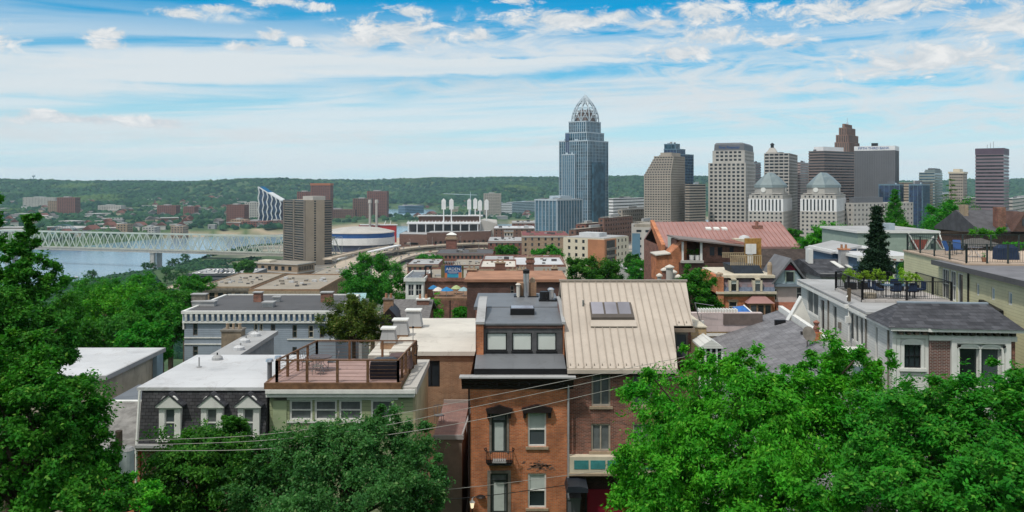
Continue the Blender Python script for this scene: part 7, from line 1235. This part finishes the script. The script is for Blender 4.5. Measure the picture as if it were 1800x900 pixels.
for px, c1, lb in ((762, (.02, .16, .35), 'blue sun umbrella at the left of the brick terrace'), (770, (.6, .55, .5), 'white sun umbrella on the brick terrace'), (785, (.02, .2, .45), 'larger bright blue sun umbrella in the middle of the brick terrace'), (802, (.35, .42, .2), 'olive green sun umbrella on the brick terrace'), (815, (.25, .38, .42), 'grey-blue sun umbrella at the right of the brick terrace')):
    Yp = 112 + (px % 5); c_ = thing('sun_umbrella', lb, 'umbrella', (PX(px, Yp), Yp, PZ(522, 112)), px); MB().lathe(0, 0, [(.75 if px != 785 else .95, .85), (.4, 1.15), (.04, 1.32)], 8).build('canopy', plain('umbrella_%d' % px, c1, .7), c_); MB().cyl(0, 0, 0, 1.3, .03).build('pole', white_paint, c_)
t = thing('wood_pergola', 'brown timber deck with posts below the sun umbrellas', 'deck', (PX(790, 110), 110, -30)); z1 = 30 + PZ(524, 110); MB().box(-2, 0, z1 - .3, 2.4, 8, z1).build('floor', plain('brown_boards', (.22, .13, .08), .8, .3, 2), t); m = MB()
for a in (-1.9, 0, 2.2): m.box(a, .1, 0, a + .15, .25, z1 - .3)
m.build('posts', dark_trim, t)
# ================================================================ patio, path, fence between deck house and orange house
t = thing('patio_terrace', 'raised patio with pale rails and red paving between the two houses', 'terrace', (PX(764, 47.5), 47.5, -21)); w = PX(812, 47.5) - PX(764, 47.5); zf_ = 21 + PZ(768, 47.5); MB().box(0, 0, 0, w, 7, zf_).build('retaining_wall', plain('brown_wall', (.22, .18, .15), .9, .2, 1), t); MB().box(-.05, -.05, zf_, w + .05, 7, zf_ + .1).build('paving', floor_brick('red_pavers', (.26, .15, .13), (.2, .12, .11), (.3, .26, .24), .5, .3), t)
MB().box(-.05, 6.9, zf_, w + .8, 7.05, 21 + PZ(706, 54)).build('privacy_wall', plain('taupe_panels', (.34, .30, .28), .8, .1, 2), t); q = MB(); q.box(-.1, -.1, zf_ - .12, w + .1, 0, zf_ + .12).tube((w + .02, 0, zf_ + .1), (w + .65, 6.9, zf_ + 1.1), .06); q.build('white_rail', pale_roof, t); m = MB()
for i in range(9): m.tube((w + .02 + i * .075, i * .85, zf_ - .3), (w + .02 + i * .075, i * .85, zf_ + .1 + i * .12), .02, n=4)
m.build('balusters', pale_roof, t)
garden_chair('grey chair on the small red-paved patio', PX(772, 50), 50, -21 + zf_ + .1, .4, grey_gran, 'patio chairs')
t = thing('hedge', 'bright green bamboo hedge behind the patio wall', 'hedge', (PX(798, 56), 56, PZ(716, 56))); C_, Q = clumps([(0, 0, .35, 1.15, .5, .55)], 40, 3, (.3, .4), .3); link('foliage', leafmesh('foliage', C_, Q, 60, .12, leaf_bright, 5, up=.1), t)
P_ = MB().poly([(PX(778, 40), 40, -20.95), (PX(826, 40), 40, -20.95), (PX(824, 47), 47, -20.8), (PX(786, 47), 47, -20.8)]).poly([(PX(795, 47), 47, -20.79), (PX(824, 47), 47, -20.79), (PX(822, 62), 62, -17.6), (PX(806, 62), 62, -17.6)]); tag(P_.build('path', concrete), kind='structure')
for px, Yp, s_, lb in ((818, 46, .45, 'small round shrub by the corner of the orange house, nearest'), (817, 48.5, .4, 'small dark shrub beside the path, farther up'), (820, 44, .7, 'bright bush at the foot of the orange house corner')):
    z_ = -20.9 + max(0, (Yp - 47) * .2); t = thing('shrub', lb, 'shrub', (PX(px, Yp), Yp, z_)); C_, Q = clumps([(0, 0, s_ * 1.1, s_, s_, s_ * 1.1)], 14, px, (.35, .45)); link('foliage', leafmesh('foliage', C_, Q, 45, .1, leaf_dark if s_ < .6 else leaf_mid, px), t)
t = thing('garden_bench', 'pale blue bench beside the path below the patio', 'bench', (PX(806, 46.5), 46.5, -20.8)); MB().box(-.55, -.2, .4, .55, .25, .46).build('seat', plain('pale_blue_paint', (.45, .5, .6), .6), t); MB().box(-.5, -.15, 0, -.42, .2, .4).box(.42, -.15, 0, .5, .2, .4).build('legs', grey_stone, t)
t = thing('ivy_column', 'column of green ivy on the brick wall behind the grey shingle house', 'ivy', (PX(764, 92), 92, PZ(566, 92))); C_, Q = clumps([(0, 0, 1.3, .75, .5, 1.5)], 26, 8, (.3, .4)); link('foliage', leafmesh('foliage', C_, Q, 40, .22, leaf_bright, 9), t)
# umbrella side: small teal roof behind the olive tree
t = thing('teal_roof_house', 'small house with a pale teal metal roof behind the olive tree', 'house', (PX(588, 100), 100, -32)); MB().box(0, 0, 0, 3.2, 5, 32 + PZ(535, 100)).build('wall', pale_roof, t); MB().slab([(-.3, -.3, 32 + PZ(536, 100)), (3.5, -.3, 32 + PZ(536, 100)), (2.9, 5, 32 + PZ(515, 105)), (.6, 5, 32 + PZ(515, 105))], .15).build('roof', plain('teal_metal', (.28, .46, .47), .4), t)
# ================================================================ foreground and middle trees
def L(px, py, rpx, rzpx, Y, ry=None): s_ = Y / F; return (PX(px, Y), Y, PZ(py, Y), rpx * s_, ry or rpx * s_ * .8, rzpx * s_)
def gb(px, Y): return (PX(px, Y), Y, float(ground(PX(px, Y), Y)))
# right foreground, bright green
tree('foreground_tree', 'huge bright green tree in front of the grey shingle roof, right of the brick houses', [L(1320, 800, 215, 165, 31), L(1165, 735, 75, 75, 29), L(1150, 850, 85, 80, 30), L(1290, 680, 80, 55, 30), L(1480, 700, 80, 95, 30), L(1410, 685, 60, 55, 31), L(1390, 860, 160, 90, 27), L(1250, 860, 150, 80, 28), L(1230, 790, 110, 70, 29), L(1530, 760, 60, 70, 30), L(1480, 770, 80, 60, 33), L(1400, 715, 90, 60, 30), L(1330, 655, 60, 40, 30), L(1500, 650, 50, 45, 30), L(1475, 672, 70, 58, 31), L(1545, 680, 42, 55, 31), L(1225, 650, 40, 40, 30), L(1420, 740, 110, 70, 30), L(1330, 740, 120, 70, 29)], gb(1320, 31), 620, 250, .15, leaf_bright, 21, r=.34, nl=24, hang=.5, wid=.42, cr=(.1, .22), up=.35, inner=.45)
tree('foreground_tree', 'broad darker green tree filling the lower right corner', [L(1700, 800, 190, 130, 27), L(1580, 760, 95, 75, 26), L(1790, 735, 90, 85, 26), L(1650, 700, 70, 50, 27), L(1560, 860, 120, 80, 24), L(1760, 690, 60, 45, 27), L(1760, 860, 130, 90, 24), L(1650, 860, 110, 80, 25), L(1700, 760, 110, 60, 26), L(1722, 800, 80, 60, 30), L(1640, 740, 60, 50, 29)], gb(1700, 27), 420, 250, .14, leaf_mid, 22, r=.3, nl=22, cr=(.13, .22), up=.8, elong=(1.2, 1.1, .6), inner=.35)
# left foreground
tree('foreground_tree', 'tall dark green tree at the left edge with a thin upright top', [L(20, 560, 95, 80, 33), L(60, 500, 45, 50, 33), L(48, 420, 17, 60, 33), L(18, 470, 40, 60, 33), L(-30, 640, 110, 100, 33), L(70, 600, 70, 60, 32), L(-10, 380, 14, 70, 33), L(30, 690, 70, 70, 32), L(95, 640, 40, 60, 32), L(0, 600, 90, 70, 32)], gb(20, 33), 480, 240, .15, leaf_dark, 23, r=.4, nl=26, cr=(.14, .24), up=.5)
tree('foreground_tree', 'lighter green tree below the tall dark one in the lower left corner', [L(40, 760, 120, 130, 24), L(130, 800, 70, 80, 25), L(140, 690, 38, 28, 27), L(165, 850, 50, 45, 26), L(30, 650, 70, 60, 25), L(140, 765, 40, 40, 26), L(120, 890, 110, 50, 23), L(60, 840, 110, 80, 24), L(110, 720, 60, 60, 25)], gb(60, 24), 400, 240, .12, leaf_mid, 24, r=.3, nl=24, cr=(.13, .2), up=.5)
tree('foreground_tree', 'dark leafy tree hiding the lower part of the slate mansard house', [L(360, 842, 100, 85, 36), L(330, 810, 50, 45, 36), L(405, 780, 45, 48, 36), L(440, 812, 40, 50, 35), L(410, 745, 18, 22, 36), L(300, 862, 55, 60, 35), L(380, 812, 80, 50, 35)], gb(360, 36), 300, 210, .15, leaf_dark, 25, r=.25, nl=20, cr=(.14, .24), up=.5)
tree('foreground_tree', 'blue-green rounded tree in front of the sage green deck house', [L(600, 842, 165, 100, 34), L(680, 790, 70, 62, 34), L(560, 810, 95, 60, 34), L(660, 742, 32, 22, 34), L(475, 862, 75, 70, 34), L(740, 852, 55, 75, 34), L(500, 795, 60, 35, 34.5), L(600, 872, 150, 60, 32), L(620, 800, 90, 50, 33)], gb(600, 34), 420, 230, .13, leaf_blue, 26, r=.35, nl=26, cr=(.12, .2), up=.3)
tree('shrub_tree', 'low bright green shrub tree at the bottom left below the utility pole', [L(255, 880, 55, 35, 31), L(215, 870, 30, 30, 31)], gb(240, 31), 30, 240, .13, leaf_bright, 27, r=.12)
# middle distance
tree('garden_tree', 'bright round tree between the beige metal roof and the red brick porch house', [L(1222, 510, 34, 38, 76), L(1240, 545, 28, 28, 76), L(1215, 480, 14, 14, 76)], gb(1225, 76), 70, 315, .2, leaf_mid, 31, inner=.25, r=.2)
tree('garden_tree', 'rounded dark green tree just above the ridge of the beige metal roof', [L(1040, 480, 45, 28, 112), L(1020, 470, 26, 22, 112), L(1068, 482, 24, 22, 112)], gb(1040, 112), 80, 294, .26, leaf_dark, 32, inner=.25, r=.3)
tree('garden_tree', 'big round tree standing behind the small grey shingle house', [L(656, 494, 54, 44, 125), L(628, 502, 32, 34, 125), L(686, 502, 34, 34, 125), L(655, 465, 34, 20, 125), L(656, 520, 50, 30, 125)], gb(655, 125), 110, 315, .28, leaf_dark, 33, inner=.25, r=.4)
tree('garden_tree', 'olive green tree with pale blossoms behind the wooden roof deck', [L(622, 566, 52, 40, 68), L(600, 580, 34, 30, 68), L(655, 582, 30, 28, 68), L(628, 535, 26, 18, 68)], gb(622, 68), 110, 273, .17, leaf_magnolia, 34, inner=.25, r=.2)
tree('garden_tree', 'bright green tree right of the red metal roof, before the stone towers', [L(1468, 425, 42, 32, 150), L(1430, 438, 34, 22, 150), L(1450, 408, 26, 18, 150), L(1400, 448, 28, 14, 150)], gb(1460, 150), 110, 273, .34, leaf_bright, 35, inner=.25, r=.4)
tree('garden_tree', 'large green tree behind the mint Victorian house', [L(1675, 395, 52, 34, 165), L(1650, 410, 36, 26, 165), L(1705, 405, 30, 30, 165), L(1680, 370, 26, 14, 165)], gb(1675, 165), 110, 294, .34, leaf_mid, 36, inner=.25, r=.4)
tree('garden_tree', 'yellow-green bush between the mint house and the pavilion', [L(1585, 405, 30, 14, 125), L(1745, 412, 28, 10, 110)], gb(1600, 125), 26, 273, .26, leaf_lime if False else leaf_bright, 37, inner=.25, r=.15)
tree('garden_tree', 'bright shrub at the right edge above the boarded terrace', [L(1785, 432, 18, 10, 74), L(1770, 440, 14, 8, 74)], gb(1785, 74), 22, 210, .18, leaf_bright, 38, inner=.25, r=.1)
tree('garden_tree', 'dark tree filling the gap beside the stone towers behind the red metal roof', [L(1395, 415, 16, 14, 170)], gb(1395, 170), 20, 252, .34, leaf_dark, 39, inner=.25, r=.2)
lm = 0
for px, py, rx, rz, Y, mt, lb in [(150, 545, 50, 34, 88, leaf_mid, 'green tree right of the tall dark one on the slope'), (215, 540, 50, 42, 84, leaf_bright, 'bright round tree in the middle of the left slope'), (262, 560, 46, 46, 80, leaf_mid, 'green tree left of the long blue-grey building'), (300, 575, 32, 40, 76, leaf_dark, 'dark narrow tree touching the long blue-grey building'), (190, 590, 60, 40, 76, leaf_dark, 'dark tree behind the white sloping roof'), (120, 600, 45, 38, 72, leaf_mid, 'green tree behind the left end of the white sloping roof'), (285, 535, 30, 26, 100, leaf_dark, 'small dark tree above the blue-grey building corner'), (235, 505, 45, 20, 120, leaf_mid, 'far tree at the top of the left slope'), (160, 515, 45, 20, 120, leaf_dark, 'dark tree at the top of the left slope beside the water'), (325, 530, 26, 18, 110, leaf_dark, 'dark tree beside the left end of the tarred roof'), (255, 600, 40, 34, 68, leaf_mid, 'green tree at the right end of the white sloping roof')]:
    lm += 1; tree('slope_tree', lb, [L(px, py, rx, rz, Y), L(px - rx * .4, py + 10, rx * .6, rz * .7, Y), L(px + rx * .4, py - 6, rx * .5, rz * .6, Y)], gb(px, Y), 80, 230, .24, mt, 40 + lm, r=.3)
# conifers
def conifer(label, px, ptop, pbot, wpx, Y, seed, mat=leaf_conifer, wisp=False):
    s_ = Y / F; zt, z0 = PZ(ptop, Y), PZ(pbot, Y); x = PX(px, Y); g = float(ground(x, Y)); t = thing('conifer', label, 'tree', (x, Y, g)); C_, Q = [], []; r_ = random.Random(seed); H = zt - z0; n = 20 if not wisp else 9
    for k in range(n):
        f_ = k / (n - 1); z = z0 + H * f_; rad = wpx * s_ * (1 - f_ * .88) * r_.uniform(.75, 1.15); m_ = max(3, int(7 * (1 - f_) + 2))
        for j in range(m_): a = j * 6.283 / m_ + r_.uniform(-.3, .3) + k; q = rad * r_.uniform(.45, .9); C_.append((q * math.cos(a), q * math.sin(a), z - g - q * .18)); Q.append(max(.25, rad * .38))
    m = MB(); m.path([(0, 0, -1), (0, 0, (zt - g) * .5), (0, 0, zt - g)], .28, 7, .04)
    if wisp:
        for c_ in C_[::2]: m.tube((0, 0, c_[2] + .2), c_, .06, .02, 4)
    m.build('trunk', bark, t); link('crown', leafmesh('crown', C_, Q, 150 if not wisp else 70, .3, mat, seed, elong=(1.2, 1.2, .35 if wisp else .5), wid=.3, up=.2), t)
conifer('dense dark conifer standing in front of the blue and mint houses', 1541, 366, 482, 27, 80, 1)
conifer('dark spruce behind the dense conifer with level branches', 1573, 336, 415, 29, 140, 2, leaf_dark); conifer('wispy tall pine behind the large tree right of the mint house', 1672, 316, 385, 30, 190, 3, leaf_dark, True)
# ================================================================ pole and wires
t = thing('utility_pole', 'weathered wooden utility pole with a grey transformer at lower left', 'utility pole', (PX(209, 33), 33, -20.5)); zt = 20.5 + PZ(757, 33); MB().cyl(0, 0, 0, zt, .16, .13, 10).build('pole', bark, t); q = MB().cyl(.33, -.05, 20.5 + PZ(832, 33), 20.5 + PZ(790, 33), .27, .27, 16).build('transformer', plain('transformer_grey', (.42, .45, .47), .5, .15, 2), t); MB().cyl(.33, -.05, 20.5 + PZ(790, 33), 20.5 + PZ(785, 33), .28, .2, 16).build('lid', pale_roof, q); MB().tube((0, 0, zt - .5), (-1.9, .3, zt - 1.4), .05).build('brace', pale_roof, t)
def wire(label, pts, r_, mat, grp):
    P3 = [Vector((PX(px, Y), Y, PZ(py, Y))) for px, py, Y in pts]; out = []
    for i in range(len(P3) - 1):
        p0, p1, p2, p3 = P3[max(i - 1, 0)], P3[i], P3[i + 1], P3[min(i + 2, len(P3) - 1)]
        for k in range(10): t_ = k / 10; out.append(.5 * ((2 * p1) + (-p0 + p2) * t_ + (2 * p0 - 5 * p1 + 4 * p2 - p3) * t_ * t_ + (-p0 + 3 * p1 - 3 * p2 + p3) * t_ ** 3))
    out.append(P3[-1]); tag(MB().path([tuple(p) for p in out], r_, 5).build('overhead_wire', mat), label, 'wire', grp)
wm = plain('pale_cable', (.34, .33, .30), .5); wd = plain('dark_cable', (.02, .02, .02), .5); G = 'overhead wires crossing the street'
wire('highest pale wire, rising to the right across the orange house', [(205, 775, 33), (450, 765, 33.5), (640, 738, 34), (840, 700, 34.5), (1060, 656, 35), (1250, 618, 35.5)], .011, wm, G)
wire('second pale wire from the top, rising to the right', [(205, 783, 33), (450, 775, 33.3), (640, 754, 33.6), (840, 714, 34), (1110, 656, 35), (1300, 610, 35.5)], .011, wm, G)
wire('third pale wire, the lowest of the three light ones', [(205, 792, 33), (450, 790, 33.3), (640, 770, 33.6), (840, 738, 34), (1060, 688, 35), (1200, 660, 35.5)], .012, wm, G)
wire('thin dark wire low across the orange house', [(640, 890, 36), (830, 874, 38), (930, 862, 40), (1000, 852, 44)], .018, wd, G)
wire('lowest dark wire across the doorway of the orange house', [(660, 872, 34), (830, 856, 36), (930, 844, 38), (1080, 825, 40)], .012, wm, G)
# ================================================================ cars
def car_meshes(col, nm):
    pm_ = plain('car_paint_' + nm, col, .25, .05)
    body = MB().loft([[(-2.2, -.85, .3), (2.2, -.85, .3), (2.2, .85, .3), (-2.2, .85, .3)], [(-2.25, -.88, .75), (2.25, -.88, .65), (2.25, .88, .65), (-2.25, .88, .75)], [(-2.1, -.8, .95), (2.0, -.8, .85), (2.0, .8, .85), (-2.1, .8, .95)]]).mesh('body', pm_)
    cab = MB().loft([[(-1.7, -.75, .93), (1.0, -.75, .88), (1.0, .75, .88), (-1.7, .75, .93)], [(-1.2, -.62, 1.42), (.3, -.62, 1.42), (.3, .62, 1.42), (-1.2, .62, 1.42)]]).mesh('windows', glass_dark); top = MB().box(-1.2, -.63, 1.421, .32, .63, 1.46).mesh('roof', pm_)
    wh = MB(); wh.loft([[(.33 * math.cos(a), -.1, .33 * math.sin(a)) for a in np.arange(10) * .628], [(.33 * math.cos(a), .1, .33 * math.sin(a)) for a in np.arange(10) * .628]]); return body, cab, top, wh.mesh('wheel', black_iron)
CARS = {n: car_meshes(c_, n) for n, c_ in (('white', (.7, .7, .7)), ('black', (.02, .02, .022)), ('silver', (.4, .41, .43)), ('red', (.35, .02, .02)), ('blue', (.03, .08, .25)))}
def car(x, y, z, r_, col, where):
    t = thing('parked_car' if 'park' in where else 'car', f'{col} car {where}', 'car', (x, y, z), r_, f'{col} cars {where}'); b_, c_, tp, w_ = CARS[col]; link('body', b_, t); link('windows', c_, t); link('roof', tp, t)
    for a, b in ((-1.4, -.8), (1.4, -.8), (-1.4, .8), (1.4, .8)): link('wheel', w_, t, (a, b, .33))
rr = random.Random(12); cols = ['white', 'black', 'silver', 'silver', 'white', 'red', 'blue']
for k, path_ in enumerate(RD[:6]):
    i = 3
    while i < len(path_) - 3:
        p, q = path_[i], path_[i + 1]; d_ = (q - p).normalized(); s_ = Vector((d_.y, -d_.x, 0)) * rr.choice((-4.5, -1.5, 2, 4.5)); f_ = rr.random(); c_ = p.lerp(q, f_) + s_; car(c_.x, c_.y, c_.z + .05, math.atan2(d_.y, d_.x) + (math.pi if rr.random() < .5 else 0), rr.choice(cols), 'driving on the tan highway ramps'); i += rr.choice((2, 3, 4))
for row in range(3):                # on top of the parking deck
    for i in range(12):
        if rr.random() < .25: continue
        car(PX(334, 700) + 6 + i * 3.6, 706 + row * 12, PZ(482, 700) + .22, 1.57, rr.choice(cols), 'parked in rows on the roof of the parking deck')
for i in range(26):
    Yc = rr.uniform(300, 560); px = rr.uniform(600, 760) if i % 2 else rr.uniform(1105, 1200); x = PX(px, Yc); car(x, Yc, float(ground(x, Yc)) + .05, rr.uniform(0, 3), rr.choice(cols), 'parked on the street below the hill')
# street lights along the ramps
for k, path_ in enumerate(RD[:4]):
    for i in range(2, len(path_) - 2, 5):
        p = path_[i]; t = thing('street_lamp', 'tall pale street lamp along the highway ramps', 'street lamp', (p.x, p.y, p.z), rr.uniform(0, 6), 'street lamps along the highway ramps'); MB().cyl(0, 0, 0, 11, .22, .14, 6).build('pole', silver, t); MB().tube((0, 0, 11), (2.2, 0, 11.6), .12).box(1.8, -.2, 11.5, 2.9, .2, 11.7).build('lamp_head', silver, t)
# more garden trees between the houses
for i, (px, py, rx, rz, Y, mt, lb) in enumerate([(1128, 478, 22, 22, 210, leaf_mid, 'green street tree left of the sloping red roof hall'), (1112, 462, 14, 14, 260, leaf_dark, 'small dark tree right of the cream apartments'), (890, 444, 16, 12, 420, leaf_mid, 'round green tree in front of the orange brick block'), (880, 470, 22, 10, 230, leaf_dark, 'low dark tree behind the row building roofs'),
        (962, 450, 26, 14, 330, leaf_mid, 'green tree left of the cream apartments'), (755, 462, 22, 14, 520, leaf_mid, 'green tree in the loop of the highway ramps'), (600, 505, 24, 18, 250, leaf_dark, 'dark tree left of the big round tree'), (548, 508, 22, 14, 260, leaf_mid, 'green tree right of the pale warehouse'), (430, 470, 16, 10, 700, leaf_dark, 'dark tree left of the low tan riverside office'),
        (340, 500, 30, 14, 190, leaf_mid, 'green tree at the left end of the warehouse roofs'), (700, 540, 14, 16, 100, leaf_dark, 'dark tree behind the small grey shingle house'), (815, 552, 20, 12, 88, leaf_mid, 'green garden tree below the brown timber deck'), (1240, 560, 20, 18, 70, leaf_dark, 'dark tree behind the pink terrace wall'), (1600, 475, 22, 14, 80, leaf_dark, 'dark shrub tree between the blue house and the yellow house')]):
    tree('garden_tree', lb, [L(px, py, rx, rz, Y), L(px + rx * .4, py - rz * .3, rx * .6, rz * .6, Y)], gb(px, Y), 55, 220, max(.16, .0022 * Y), mt, 70 + i, r=.15)

t = thing('small_house', 'small house with a brown hipped roof among the trees of the left slope', 'house', (PX(140, 96), 96, PZ(560, 96) - 4)); MB().box(0, 0, 0, 2.0, 3, 4 + 1.0).build('wall', tan_brick, t); MB().loft([[(-.3, -.3, 5), (2.3, -.3, 5), (2.3, 3.3, 5), (-.3, 3.3, 5)], [(.7, 1.2, 5.9), (1.3, 1.2, 5.9), (1.3, 1.6, 5.9), (.7, 1.6, 5.9)]]).build('roof', plain('brown_tile', (.2, .12, .09), .9, .2, 2), t)
